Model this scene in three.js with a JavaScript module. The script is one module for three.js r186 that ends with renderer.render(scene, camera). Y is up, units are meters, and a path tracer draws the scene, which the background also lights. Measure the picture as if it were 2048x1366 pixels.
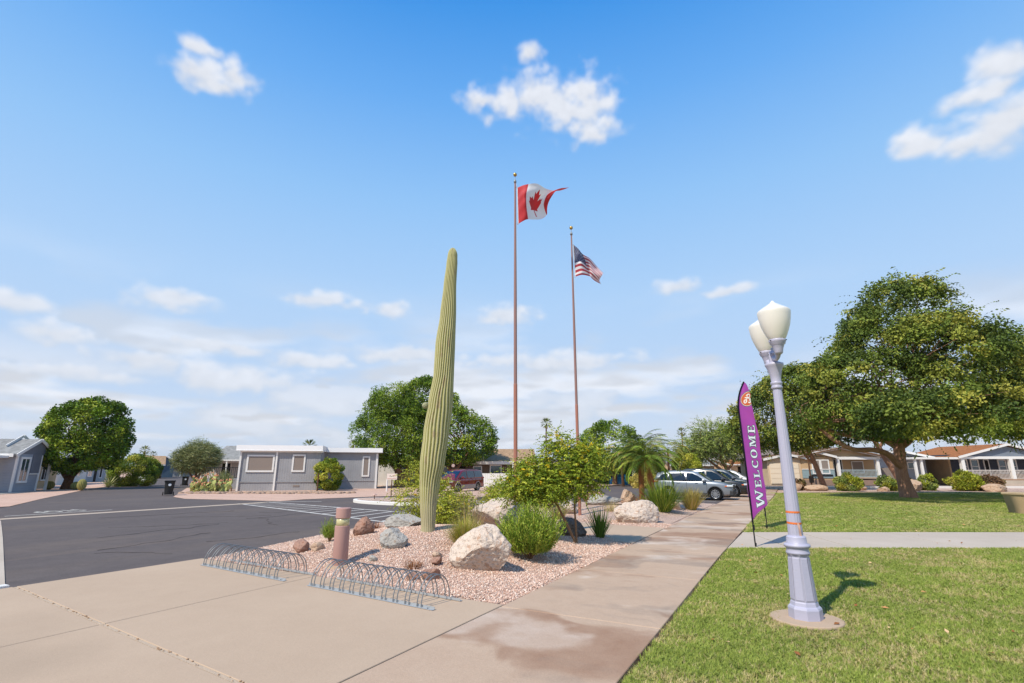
import * as THREE from 'three';
import { mergeGeometries } from 'three/addons/utils/BufferGeometryUtils.js';
import { RoundedBoxGeometry } from 'three/addons/geometries/RoundedBoxGeometry.js';
import { FontLoader } from 'three/addons/loaders/FontLoader.js';
import { Brush, Evaluator, SUBTRACTION } from 'three-bvh-csg';

// ---------------------------------------------------------------- camera, sky, sun, exposure
// World frame: the sidewalk runs along -z, x is across it, y is up, metres.
const FONT = await new FontLoader().loadAsync('fonts/droid/droid_sans_bold.typeface.json');
const YAW = THREE.MathUtils.degToRad(27.87);
const scene = new THREE.Scene();
const camera = new THREE.PerspectiveCamera(67.62, 1024 / 683, 0.1, 12000);
camera.position.set(0, 1.75, 0);
camera.rotation.order = 'YXZ';
camera.rotation.set(THREE.MathUtils.degToRad(14.04), YAW, 0);

const renderer = new THREE.WebGLRenderer({ antialias: true });
renderer.toneMapping = THREE.LinearToneMapping;
renderer.toneMappingExposure = 1.0;
renderer.shadowMap.enabled = true;

const sun = new THREE.DirectionalLight(new THREE.Color(1.0, 0.92, 0.79), 4.9);
sun.position.set(-15.5, 76, 62.5);
sun.target.position.set(0, 0, -20);
sun.position.add(sun.target.position);
sun.castShadow = true;
sun.shadow.mapSize.set(4096, 4096);
Object.assign(sun.shadow.camera, { left: -90, right: 90, top: 70, bottom: -70, near: 1, far: 260 });
scene.add(sun, sun.target);

// ---------------------------------------------------------------- random numbers and noise
function rng(seed) {
  let a = (seed * 2654435761) >>> 0;
  return () => {
    a = (a + 0x6D2B79F5) >>> 0;
    let t = Math.imul(a ^ (a >>> 15), 1 | a);
    t = (t + Math.imul(t ^ (t >>> 7), 61 | t)) ^ t;
    return ((t ^ (t >>> 14)) >>> 0) / 4294967296;
  };
}
const clamp = (x, a = 0, b = 1) => Math.min(b, Math.max(a, x));
const lerp = (a, b, t) => a + (b - a) * t;
const sstep = (a, b, x) => { const t = clamp((x - a) / (b - a)); return t * t * (3 - 2 * t); };
function hash3(x, y, z) {
  let h = Math.imul(x | 0, 374761393) ^ Math.imul(y | 0, 668265263) ^ Math.imul(z | 0, 2147483647 ^ 0x5bd1e995);
  h = Math.imul(h ^ (h >>> 13), 1274126177);
  h = Math.imul(h ^ (h >>> 16), 0x85ebca6b);
  return ((h ^ (h >>> 15)) >>> 0) / 4294967296;
}
function vnoise(x, y, z = 0, per = 0) {
  const xi = Math.floor(x), yi = Math.floor(y), zi = Math.floor(z);
  let fx = x - xi, fy = y - yi, fz = z - zi;
  fx = fx * fx * (3 - 2 * fx); fy = fy * fy * (3 - 2 * fy); fz = fz * fz * (3 - 2 * fz);
  const w = per ? (v) => ((v % per) + per) % per : (v) => v;
  const x0 = w(xi), x1 = w(xi + 1), y0 = w(yi), y1 = w(yi + 1);
  const a = lerp(lerp(hash3(x0, y0, zi), hash3(x1, y0, zi), fx), lerp(hash3(x0, y1, zi), hash3(x1, y1, zi), fx), fy);
  if (fz === 0) return a;
  const b = lerp(lerp(hash3(x0, y0, zi + 1), hash3(x1, y0, zi + 1), fx), lerp(hash3(x0, y1, zi + 1), hash3(x1, y1, zi + 1), fx), fy);
  return lerp(a, b, fz);
}
function fbm(x, y, z = 0, oct = 4, per = 0) {
  let s = 0, a = 0.5, f = 1;
  for (let i = 0; i < oct; i++) { s += a * vnoise(x * f, y * f, z * f + (z ? 0 : i * 17), per * f); a *= 0.5; f *= 2; }
  return s / (1 - Math.pow(0.5, oct));
}

// ---------------------------------------------------------------- sky: clear air and small fair-weather clouds
{
  const W = 2048, H = 1024, data = new Float32Array(W * H * 4);
  const lin = (v) => Math.pow(v / 255, 2.2);
  const stops = [[0, 214, 227, 243], [4, 209, 225, 245], [8, 193, 217, 247], [18, 176, 211, 250], [29, 146, 196, 248], [39, 106, 172, 243], [48, 66, 148, 232], [90, 38, 112, 205]]
    .map(([e, ...c]) => [e, ...c.map(lin)]);
  // bank clouds: azimuth (degrees right of the street), elevation, half width, half height
  const puffs = [[-32.1, 39.3, 2.3, 1.0], [-28.1, 39.1, 3.3, 1.5], [-23.5, 39.8, 3.9, 2.0], [-19.7, 38.4, 4.5, 2.5], [-17.3, 36.1, 3.2, 1.3], [-25.4, 43.5, 1.6, 0.7],
    [-64.5, 37.8, 1.9, 0.6], [-63.8, 35.8, 2.4, 1.1], [-60.6, 36.6, 1.9, 1.3], [-61.9, 35.5, 2.7, 0.7], [21.2, 31.2, 2.0, 1.2], [19.9, 29.8, 2.8, 0.9], [19.8, 26.9, 3.9, 1.6],
    [17.2, 26.6, 2.0, 1.1], [14.5, 27.7, 1.8, 1.1], [21.5, 27.4, 2.6, 1.5], [-8.9, 19.2, 2.1, 0.7], [-70.1, 11.1, 3.1, 1.0], [-49, 17.5, 3.9, 0.7], [-41.9, 17.1, 1.8, 1.0],
    [-63.1, 15.4, 2.9, 1.0], [-73.3, 13.2, 2.5, 0.8], [-59.2, 11.7, 4, 0.8], [-49.9, 11, 4, 0.9], [-64.2, 9.7, 3.9, 0.8], [-28.7, 17, 3, 1.2], [-39.4, 12.3, 6.2, 0.9],
    [-23, 11.6, 9, 1.1], [-4, 18.2, 2.7, 0.5], [-69.5, 7.9, 5.5, 0.7], [-56.7, 8.5, 6, 1.2], [48, 36, 4, 1.6], [51, 37, 3, 1.8], [95, 31, 5, 1.9], [99, 32, 3, 1.6], [140, 38, 4, 1.8],
    [-110, 34, 5, 2], [-106, 35, 3, 1.6], [-150, 29, 4, 1.5], [175, 33, 5, 2]];
  for (let j = 0; j < H; j++) {
    const el = ((j + 0.5) / H - 0.5) * 180;
    let base = stops[0].slice(1);
    if (el > 0) for (let k = 1; k < stops.length; k++) if (el <= stops[k][0]) {
      const t = (el - stops[k - 1][0]) / (stops[k][0] - stops[k - 1][0]);
      base = [1, 2, 3].map((c) => lerp(stops[k - 1][c], stops[k][c], t)); break;
    }
    const ce = Math.cos(el * Math.PI / 180), se = Math.sin(el * Math.PI / 180);
    for (let i = 0; i < W; i++) {
      const phi = ((i + 0.5) / W - 0.5) * Math.PI * 2;            // atan2(z, x)
      const dx = Math.cos(phi) * ce, dz = Math.sin(phi) * ce;
      const az = Math.atan2(dx, -dz) * 180 / Math.PI;
      let d = 0, lit = 0.9, gray = 0;
      if (el > 0.3) {
        const wx = (fbm(az * 0.45 + 200, el * 0.7, 0, 5) - 0.5), wy = (fbm(az * 0.45 + 50, el * 0.7 + 90, 0, 5) - 0.5);
        const fine = fbm(az * 0.9 + 30, el * 1.3 + 7, 0, 4) - 0.5;
        for (const [pa, pe, wa, we] of puffs) {
          let da = az - pa; if (da > 180) da -= 360; if (da < -180) da += 360;
          if (Math.abs(da) > wa * 2.6 || Math.abs(el - pe) > we * 3.6) continue;
          const u = (da + wx * wa * 1.3) / wa, v = (el - pe + wy * we * 1.6) / we, low = pe < 25 ? 0.85 : 1;
          const q = low * sstep(1.55, 0.35, Math.sqrt(u * u + v * v) - fine * 0.9);
          if (q > d) { d = q; lit = clamp(0.86 + v * 0.06 + fine * 0.16, 0.74, 0.94); }
        }
        // low flat cloud layer seen edge-on towards the horizon
        const k = 1 / (se + 0.06), px = dx * k, pz = dz * k;
        const n = fbm(px * 1.25 + 40, pz * 1.25 + 11, 0, 5), n2 = fbm(px * 0.45 + 9, pz * 0.45 + 70, 0, 3);
        const cover = sstep(21, 7, el) * sstep(0.2, 2.5, el);
        const q2 = cover * sstep(0.47 - 0.08 * sstep(15, 6, el), 0.63, n * 0.72 + n2 * 0.34 - 0.03) * 0.95;
        const soft = fbm(az * 0.16 + 300, el * 0.42 + 60, 0, 5);
        const q3 = sstep(13, 6.5, el) * sstep(0.3, 3, el) * sstep(0.34, 0.62, soft) * 0.75;
        if (q2 > d) { d = q2; lit = clamp(0.86 + (fbm(px * 1.25 + 40, pz * 1.25 + 11.35, 0, 4) - n) * 1.2 + (n2 - 0.5) * 0.3, 0.74, 0.97); }
        if (q3 > d) { d = q3; lit = clamp(0.68 + (soft - 0.3) * 0.6, 0.7, 0.9); }
      }
      const o = (j * W + i) * 4;
      const cl = [lit * 0.965, lit * 0.985, lit * 1.04];
      for (let c = 0; c < 3; c++) data[o + c] = el < -0.5 ? [0.30, 0.27, 0.23][c] : lerp(base[c], cl[c], d * 0.92);
      data[o + 3] = 1;
    }
  }
  const sky = new THREE.DataTexture(data, W, H, THREE.RGBAFormat, THREE.FloatType);
  sky.mapping = THREE.EquirectangularReflectionMapping;
  sky.magFilter = sky.minFilter = THREE.LinearFilter;
  sky.needsUpdate = true;
  scene.background = sky;
  scene.environment = sky;
}

// ---------------------------------------------------------------- names, groups, meshes
const taken = {};
function numbered(n) {
  if (!(n in taken)) { taken[n] = 0; return n; }
  return n + '_' + String(++taken[n]).padStart(3, '0');
}
function mesh(name, geo, mat, parent) {
  const m = new THREE.Mesh(geo, mat); m.name = name; m.castShadow = m.receiveShadow = true;
  parent.add(m); return m;
}
function thing(name, label, category, [x, y, z] = [0, 0, 0], turn = 0, group) {
  const o = new THREE.Group(); o.name = numbered(name); scene.add(o);
  o.position.set(x, y, z); o.rotation.y = turn; o.userData = { label, category };
  if (group) o.userData.group = group;
  return o;
}
function struct(name, geo, mat, label) {
  const m = mesh(numbered(name), geo, mat, scene); m.userData = { kind: 'structure', label: label || name.replace(/_/g, ' ') };
  return m;
}
function structGroup(name, label) {
  const o = new THREE.Group(); o.name = numbered(name); o.userData = { kind: 'structure', label }; scene.add(o); return o;
}
// planar texture coordinates in metres, chosen by the way each face points
function metric(geo) {
  const g = geo.index ? geo.toNonIndexed() : geo;
  if (!g.attributes.normal) g.computeVertexNormals();
  const p = g.attributes.position, uv = new Float32Array(p.count * 2);
  const a = new THREE.Vector3(), b = new THREE.Vector3(), c = new THREE.Vector3();
  for (let i = 0; i < p.count; i += 3) {
    a.fromBufferAttribute(p, i); b.fromBufferAttribute(p, i + 1).sub(a); c.fromBufferAttribute(p, i + 2).sub(a); b.cross(c);
    const nx = Math.abs(b.x), ny = Math.abs(b.y), nz = Math.abs(b.z);
    for (let k = i; k < i + 3; k++) {
      const x = p.getX(k), y = p.getY(k), z = p.getZ(k);
      if (ny >= nx && ny >= nz) { uv[2 * k] = x; uv[2 * k + 1] = -z; }
      else if (nx >= nz) { uv[2 * k] = z; uv[2 * k + 1] = y; }
      else { uv[2 * k] = x; uv[2 * k + 1] = y; }
    }
  }
  const out = new THREE.BufferGeometry();
  out.setAttribute('position', p); out.setAttribute('normal', g.attributes.normal);
  out.setAttribute('uv', new THREE.BufferAttribute(uv, 2));
  return out;
}
function place(g, x = 0, y = 0, z = 0, ry = 0, rx = 0, rz = 0) {
  if (rx) g.rotateX(rx); if (rz) g.rotateZ(rz); if (ry) g.rotateY(ry);
  return g.translate(x, y, z);
}
const bx = (w, h, d, x = 0, y = 0, z = 0, ry = 0, rx = 0, rz = 0) => place(metric(new THREE.BoxGeometry(w, h, d)), x, y, z, ry, rx, rz);
const rbx = (w, h, d, r, x = 0, y = 0, z = 0, ry = 0, rx = 0, rz = 0) => place(metric(new RoundedBoxGeometry(w, h, d, 2, r)), x, y, z, ry, rx, rz);
const cyl = (r0, r1, h, x = 0, y = 0, z = 0, seg = 20, ry = 0, rx = 0, rz = 0) => place(metric(new THREE.CylinderGeometry(r0, r1, h, seg)), x, y, z, ry, rx, rz);
const lathe = (pts, seg = 24, x = 0, y = 0, z = 0) => place(metric(new THREE.LatheGeometry(pts.map(([r, h]) => new THREE.Vector2(r, h)), seg)), x, y, z);
const join = (list) => mergeGeometries(list.map((g) => (g.attributes.uv && !g.index ? g : metric(g))));
// flat polygon sheet with thickness: pts are [x, z]
function slabGeo(pts, top, thick, bevel = 0) {
  const s = new THREE.Shape(pts.map(([x, z]) => new THREE.Vector2(x, -z)));
  const g = new THREE.ExtrudeGeometry(s, bevel ? { depth: thick - 2 * bevel, bevelEnabled: true, bevelSize: bevel, bevelThickness: bevel, bevelOffset: -bevel, bevelSegments: 1 } : { depth: thick, bevelEnabled: false });
  g.rotateX(-Math.PI / 2); g.translate(0, top - thick + (bevel ? bevel : 0), 0);
  return metric(g);
}
function sheetGeo(pts, y) {
  const g = new THREE.ShapeGeometry(new THREE.Shape(pts.map(([x, z]) => new THREE.Vector2(x, -z))));
  g.rotateX(-Math.PI / 2); g.translate(0, y, 0); return metric(g);
}
// tube through points with its own radius at each, optionally capped
function limb(points, radii, seg = 8, steps = 4) {
  const curve = new THREE.CatmullRomCurve3(points.map((p) => new THREE.Vector3(...p)));
  const n = (points.length - 1) * steps, pos = [], nor = [], uv = [], idx = [];
  const fr = curve.computeFrenetFrames(n, false); let len = 0; const total = curve.getLength();
  for (let i = 0; i <= n; i++) {
    const t = i / n, p = curve.getPointAt(t), k = t * (radii.length - 1), k0 = Math.min(Math.floor(k), radii.length - 2);
    const r = lerp(radii[k0], radii[k0 + 1], k - k0); len = t * total;
    for (let j = 0; j <= seg; j++) {
      const a = j / seg * Math.PI * 2, d = fr.normals[i].clone().multiplyScalar(Math.cos(a)).addScaledVector(fr.binormals[i], Math.sin(a));
      pos.push(p.x + d.x * r, p.y + d.y * r, p.z + d.z * r); nor.push(d.x, d.y, d.z); uv.push(j / seg * r * 6.3, len);
    }
  }
  for (let i = 0; i < n; i++) for (let j = 0; j < seg; j++) {
    const a = i * (seg + 1) + j, b = a + seg + 1;
    idx.push(a, a + 1, b, b, a + 1, b + 1);
  }
  const g = new THREE.BufferGeometry();
  g.setAttribute('position', new THREE.Float32BufferAttribute(pos, 3)); g.setAttribute('normal', new THREE.Float32BufferAttribute(nor, 3));
  g.setAttribute('uv', new THREE.Float32BufferAttribute(uv, 2)); g.setIndex(idx);
  return g.toNonIndexed();
}

// ---------------------------------------------------------------- procedural textures and materials
function tex(n, fn, size = 1, color = true, m = n) {
  const d = new Uint8Array(n * m * 4);
  for (let j = 0; j < m; j++) for (let i = 0; i < n; i++) {
    const c = fn(i / n, j / m), o = (j * n + i) * 4;
    if (typeof c === 'number') d[o] = d[o + 1] = d[o + 2] = clamp(c) * 255;
    else for (let k = 0; k < 3; k++) d[o + k] = clamp(c[k] / 255) * 255;
    d[o + 3] = 255;
  }
  const t = new THREE.DataTexture(d, n, m);
  t.wrapS = t.wrapT = THREE.RepeatWrapping; t.magFilter = THREE.LinearFilter; t.minFilter = THREE.LinearMipmapLinearFilter; t.generateMipmaps = true;
  if (color) t.colorSpace = THREE.SRGBColorSpace;
  const [sx, sy] = Array.isArray(size) ? size : [size, size];
  t.repeat.set(1 / sx, 1 / sy); t.needsUpdate = true; return t;
}
const mix3 = (a, b, t) => [lerp(a[0], b[0], t), lerp(a[1], b[1], t), lerp(a[2], b[2], t)];
const mat = (color, roughness = 0.8, more = {}) => new THREE.MeshPhysicalMaterial({ color, roughness, specularIntensity: roughness >= 0.75 ? 0.3 : 1, ...more });
const phys = (color, roughness = 0.5, more = {}) => new THREE.MeshPhysicalMaterial({ color, roughness, ...more });
const canvasTex = (w, h, draw) => {
  const c = document.createElement('canvas'); c.width = w; c.height = h; draw(c.getContext('2d'), w, h);
  const t = new THREE.CanvasTexture(c); t.colorSpace = THREE.SRGBColorSpace; t.anisotropy = 8; return t;
};

const FANPALMS = [
  ['tall fan palm above the tan-roofed homes on the left skyline', -207.1, -105.4, 8.3, 1.00],
  ['shorter fan palm right of the tall left skyline palm', -225.8, -118.2, 7.4, 0.80],
  ['stubby fan palm low on the left skyline', -200.8, -103.1, 5.5, 0.70],
  ['fan palm on the skyline just left of the round shrub tree', -207.9, -116.3, 6.8, 0.75],
  ['fan palm crown showing above the mobile home roof middle', -89.3, -77.2, 6.4, 0.85],
  ['fan palm crown above the right end of the mobile home roof', -110.6, -111.2, 8.6, 0.80],
  ['fan palm right behind the dark ficus crown edge', -60.3, -103.9, 8.3, 0.90],
  ['tall thin fan palm above the yellow-flowered tree', -77.6, -173.9, 18.0, 1.20],
  ['lone tall thin fan palm above the parked cars', -37.2, -217.9, 16.3, 1.10],
];

// ---------------------------------------------------------------- ground
const T = {};
T.concrete = tex(1024, (u, v) => {
  const a = fbm(u * 6, v * 6, 0, 5, 6), b = fbm(u * 40, v * 40, 0, 3, 40), s = fbm(u * 3 + 5, v * 3 + 9, 0, 3, 3), g = hash3(u * 1024, v * 1024, 3);
  const base = mix3([176, 153, 130], [188, 165, 141], a * 0.7 + b * 0.3);
  const k = 1 + (g - 0.5) * 0.05 - 0.05 * sstep(0.55, 0.75, s);
  return base.map((c) => c * k);
}, 7);
T.walk = tex(768, (u, v) => {
  // weathered walk: tan cement with rusty, grey and whitish water stains
  const x = u * 6, y = v * 18, a = fbm(x * 0.9, y * 0.9, 0, 5), b = fbm(x * 9, y * 9, 0, 3), g = hash3(u * 768, v * 2048, 5);
  const warp = fbm(x * 0.7 + 8, y * 0.7, 0, 4) * 2.2;
  const st = fbm(x * 0.45 + warp, y * 0.8 + warp * 0.6, 0, 6), st2 = fbm(x * 0.6 + 20 + warp, y * 1.1 + 3, 0, 6), fl = fbm(x * 4 + warp, y * 4, 0, 4);
  let c = mix3([176, 150, 127], [190, 166, 143], a * 0.6 + b * 0.4);
  c = mix3(c, [146, 114, 92], 0.75 * sstep(0.47, 0.64, st) * (0.6 + 0.7 * fl));
  c = mix3(c, [136, 122, 110], 0.5 * sstep(0.52, 0.68, st2) * (0.5 + 0.8 * fl));
  c = mix3(c, [206, 190, 174], 0.6 * sstep(0.56, 0.7, a) * (0.4 + fl));
  return c.map((x) => x * (1 + (g - 0.5) * 0.07));
}, [6, 18], true, 2048);
T.path = tex(512, (u, v) => {
  const a = fbm(u * 6, v * 6, 0, 5, 6), g = hash3(u * 512, v * 512, 9);
  return mix3([176, 162, 146], [194, 180, 164], a).map((x) => x * (1 + (g - 0.5) * 0.06));
}, 5);
T.fine = tex(512, (u, v) => 0.5 * fbm(u * 60, v * 60, 0, 3, 60) + 0.5 * hash3(u * 512, v * 512, 1), 1.5, false);
T.asphalt = tex(1024, (u, v) => {
  const a = fbm(u * 4, v * 4, 0, 5, 4), st = fbm(u * 30, v * 3, 0, 4), g = hash3(u * 1024, v * 1024, 2), b = fbm(u * 64, v * 64, 0, 2, 64);
  const base = mix3([88, 80, 78], [106, 97, 92], a * 0.55 + st * 0.45);
  const tan = sstep(0.55, 0.75, fbm(u * 9 + 3, v * 2 + 1, 0, 4)) * 0.25;
  return mix3(base, [122, 106, 92], tan).map((x) => x * (0.94 + 0.12 * g) * (0.96 + 0.08 * b));
}, 14);
T.gravel = (() => {
  // crushed pink granite: each texel takes the tone of its nearest chip
  const N = 1024, cells = 96, dat = new Float32Array(N * N), tone = new Float32Array(N * N);
  for (let j = 0; j < N; j++) for (let i = 0; i < N; i++) {
    const x = i / N * cells, y = j / N * cells, xi = Math.floor(x), yi = Math.floor(y); let best = 9, id = 0, second = 9;
    for (let b = -1; b <= 1; b++) for (let a = -1; a <= 1; a++) {
      const cx = (xi + a + cells) % cells, cy = (yi + b + cells) % cells;
      const d = (xi + a + hash3(cx, cy, 1) - x) ** 2 + (yi + b + hash3(cx, cy, 2) - y) ** 2;
      if (d < best) { second = best; best = d; id = hash3(cx, cy, 3); } else if (d < second) second = d;
    }
    dat[j * N + i] = Math.sqrt(second) - Math.sqrt(best); tone[j * N + i] = id;
  }
  const at = (arr, u, v) => arr[Math.min(N - 1, Math.floor(v * N)) * N + Math.min(N - 1, Math.floor(u * N))];
  const pal = [[206, 174, 154], [216, 188, 168], [192, 158, 138], [226, 204, 186], [200, 166, 148], [210, 178, 156], [180, 148, 130], [220, 194, 174]];
  T.gravelBump = tex(N, (u, v) => clamp(at(dat, u, v) * 1.8), 2.2, false);
  return tex(N, (u, v) => {
    const t = at(tone, u, v), big = fbm(u * 4, v * 4, 0, 3, 4);
    return pal[Math.floor(t * 8)].map((c) => c * (0.92 + 0.16 * big));
  }, 2.2);
})();
T.dirt = tex(1024, (u, v) => {
  const a = fbm(u * 8, v * 8, 0, 5, 8), b = fbm(u * 90, v * 90, 0, 2, 90), g = hash3(u * 1024, v * 1024, 4);
  return mix3([186, 152, 132], [212, 180, 160], a * 0.6 + b * 0.4).map((x) => x * (0.9 + 0.2 * g));
}, 5);
T.lawn = tex(1024, (u, v) => {
  const a = fbm(u * 7, v * 7, 0, 4, 7), b = fbm(u * 70, v * 70, 0, 3, 70), g = hash3(u * 1024, v * 1024, 6);
  let c = mix3([112, 124, 52], [146, 152, 70], a * 0.6 + b * 0.4);
  c = mix3(c, [168, 156, 92], 0.55 * sstep(0.55, 0.75, b * 0.6 + a * 0.4));
  return c.map((x) => x * (0.8 + 0.4 * g));
}, 6);

const M = {};
M.concrete = mat('#ffffff', 0.9, { map: T.concrete, bumpMap: T.fine, bumpScale: 0.002 });
M.walk = mat('#ffffff', 0.9, { map: T.walk, bumpMap: T.fine, bumpScale: 0.003 });
M.path = mat('#ffffff', 0.9, { map: T.path, bumpMap: T.fine, bumpScale: 0.002 });
M.asphalt = mat('#ffffff', 0.85, { map: T.asphalt, bumpMap: T.fine, bumpScale: 0.004 });
M.gravel = mat('#ffffff', 0.95, { map: T.gravel, bumpMap: T.gravelBump, bumpScale: 0.012 });
M.dirt = mat('#ffffff', 0.95, { map: T.dirt, bumpMap: T.fine, bumpScale: 0.01 });
M.lawn = mat('#ffffff', 1.0, { map: T.lawn, bumpMap: T.fine, bumpScale: 0.02 });
M.gutter = mat('#b9a794', 0.9, { bumpMap: T.fine, bumpScale: 0.002 });
M.apron = mat('#ffffff', 0.9, { map: T.path, bumpMap: T.fine, bumpScale: 0.002 });
M.paint = mat('#ccc7be', 0.8, { bumpMap: T.fine, bumpScale: 0.002 });
M.kerbWhite = mat('#dcd8d2', 0.8, { bumpMap: T.fine, bumpScale: 0.003 });
M.kerbTan = mat('#b49a88', 0.9, { bumpMap: T.fine, bumpScale: 0.003 });

struct('ground', sheetGeo([[-5200, 400], [3000, 400], [3000, -5200], [-5200, -5200]], -0.07), M.dirt, 'sandy desert ground reaching to the horizon');

// main road with the parking lot beyond the planting bed
struct('main_road', sheetGeo([[-25.7, 40], [-10.75, 40], [-10.75, -6.0], [-10.55, -6.9], [-11.4, -10], [-12.5, -14], [-12.6, -18], [-11.6, -22], [-10, -26.5], [-8, -29.3], [-5.5, -30], [-3.5, -29.6],
  [-3.35, -64], [6, -69], [60, -98], [60, -104], [-60, -104], [-60, -70], [-17, -70], [-17, -27.5], [-22.5, -30.5], [-24.5, -27], [-26, -22.5], [-25.7, -20.4]], -0.03), M.asphalt, 'wide grey asphalt road in front of the planting bed');
struct('side_street', sheetGeo([[-25.75, 2], [-25.75, -20.5], [-28, -20.4], [-33, -19.6], [-36, -20.6], [-52.1, -31], [-130, -80.5], [-260, -163], [-260, -147], [-130, -69.5], [-85.6, -44.6], [-57.5, -25.1], [-40.7, -15.3], [-33.8, -11.6], [-31, -6], [-31, 2]], -0.034), M.asphalt, 'darker asphalt side street running off between the homes');
struct('valley_gutter', slabGeo([[-25.9, 30], [-25.35, 30], [-25.35, -19.0], [-25.9, -20.2]], -0.022, 0.05), M.gutter, 'narrow tan concrete gutter strip across the side street mouth');
struct('concrete_apron', slabGeo([[-10.9, -3.9], [-18.5, -6.35], [-24.8, -8.35], [-25.2, -7.0], [-25.2, 6], [-10.9, 6]], -0.012, 0.06), M.apron, 'pale grey concrete driveway apron at the left edge');

struct('plaza_kerb', slabGeo([[-10.9, -3.9], [-10.9, 4], [-10.76, 4], [-10.76, -3.9]], 0.03, 0.1, 0.01), M.kerbWhite, 'short white painted kerb at the plaza corner');

// plaza of large cement slabs, each slab its own piece
const gap = 0.013;
{
  const plaza = structGroup('plaza', 'tan concrete plaza of large slabs in the foreground');
  const zj = (x) => -3.16 + (x + 3.55) * 0.112;
  const cols = [[-10.72, -7.28], [-7.26, -3.58]];
  for (const [x0, x1] of cols) {
    const far = (x) => -6.5 - (-3.55 - x) * 0.05;
    mesh('slab', slabGeo([[x0, zj(x0) - gap], [x1, zj(x1) - gap], [x1, far(x1)], [x0, far(x0)]], 0, 0.12, 0.006), M.concrete, plaza);
    mesh('slab', slabGeo([[x0, 0.6], [x1, 0.6], [x1, zj(x1) + gap * 3], [x0, zj(x0) + gap * 3]], 0, 0.12, 0.006), M.concrete, plaza);
    mesh('slab', slabGeo([[x0, 6], [x1, 6], [x1, 0.62], [x0, 0.62]], 0, 0.12, 0.006), M.concrete, plaza);
  }
  // crumbly filler in the wide joint
  const r = rng(77), bits = [];
  const jp = (x, o) => [x, zj(x) + o];
  mesh('joint_filler', slabGeo([jp(-10.7, gap * 2.6), jp(-3.6, gap * 2.6), jp(-3.6, -gap * 0.6), jp(-10.7, -gap * 0.6)], -0.004, 0.05), mat('#bba68f', 1, { bumpMap: T.fine, bumpScale: 0.01 }), plaza);
  for (let i = 0; i < 60; i++) {
    const x = -10.6 + r() * 7, g = new THREE.DodecahedronGeometry(0.005 + r() * 0.009, 0); g.scale(1, 0.4, 1);
    bits.push(place(metric(g), x, 0.002, zj(x) + (r() - 0.3) * 0.035, r() * 6));
  }
  const b = mesh('joint_crumbs', join(bits), mat('#a8876a', 1), plaza); b.userData.kind = 'stuff';
  // sidewalk: slabs along the walk
  const sw = structGroup('sidewalk', 'stained tan concrete sidewalk running away between gravel bed and lawn');
  let z0 = 6; const cuts = [2.6, -0.4, -3.3, -6.42, -9.35, -12.3, -15.2, -18.1, -21, -24, -27, -30, -33, -36, -39, -42, -45, -48, -51, -54, -57, -60, -63.6];
  for (const z1 of cuts) {
    const xr = (z) => -1.5 + clamp((-z - 12) / 28) * 0.33;
    mesh('slab', slabGeo([[-3.56, z0 - gap / 2], [xr(z0), z0 - gap / 2], [xr(z1), z1 + gap / 2], [-3.56, z1 + gap / 2]], 0.0, 0.12, 0.006), M.walk, sw);
    z0 = z1;
  }
  // path across the lawn: runs at an angle, level with the view
  const px = structGroup('lawn_path', 'pale grey concrete path crossing the lawn');
  const c0 = Math.cos(YAW), s0 = Math.sin(YAW);
  const P = (a, d) => [a * c0 - d * s0, -a * s0 - d * c0];                // a: right of view, d: ahead
  const as = [5.1, 6.4, 7.85, 10.4, 12.9, 15.4, 17.9, 20.4, 22.9];
  for (let i = 0; i < as.length - 1; i++) {
    const a0 = as[i] + 0.016, a1 = as[i + 1] - 0.016;
    const near0 = i === 0 ? [-1.47, -13.45] : P(a0, 12.5), far0 = i === 0 ? [-1.4, -16.75] : P(a0, 15.5);
    mesh('slab', slabGeo([near0, P(a1, 12.5), P(a1 + 0.35, 15.5), i === 0 ? far0 : P(a0 + 0.35, 15.5)], -0.004, 0.1, 0.005), M.path, px);
  }
  // little walk through the planting bed to the flagpoles
  const fw = structGroup('flagpole_walk', 'short tan concrete walk leading to the flagpoles');
  mesh('slab', slabGeo([[-3.57, -13.0], [-3.57, -16.7], [-6.4, -17.0], [-6.4, -14.0]], 0.012, 0.12, 0.006), M.concrete, fw);
  mesh('slab', slabGeo([[-6.41, -14.0], [-6.41, -17.0], [-9.8, -18.6], [-10.6, -17.4], [-9.6, -15.9]], 0.012, 0.12, 0.006), M.concrete, fw);
}

// planting bed: a low mound of crushed granite
const BED = [[-3.56, -6.5], [-10.58, -6.86], [-11.4, -10], [-12.5, -14], [-12.6, -18], [-11.6, -22], [-10, -26.5], [-8, -29.3], [-5.5, -30], [-3.56, -29.6]];
const sdist = (x, z, [ax, az], [ux, uz]) => {
  const dx = ux - ax, dz = uz - az, t = clamp(((x - ax) * dx + (z - az) * dz) / (dx * dx + dz * dz));
  return Math.hypot(x - ax - t * dx, z - az - t * dz);
};
function inPoly(x, z, P) {
  let c = false;
  for (let i = 0, j = P.length - 1; i < P.length; j = i++) if ((P[i][1] > z) !== (P[j][1] > z) && x < (P[j][0] - P[i][0]) * (z - P[i][1]) / (P[j][1] - P[i][1]) + P[i][0]) c = !c;
  return c;
}
const edgeOf = (x, z, P) => { let e = 1e9; for (let i = 0; i < P.length; i++) e = Math.min(e, sdist(x, z, P[i], P[(i + 1) % P.length])); return e; };
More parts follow.
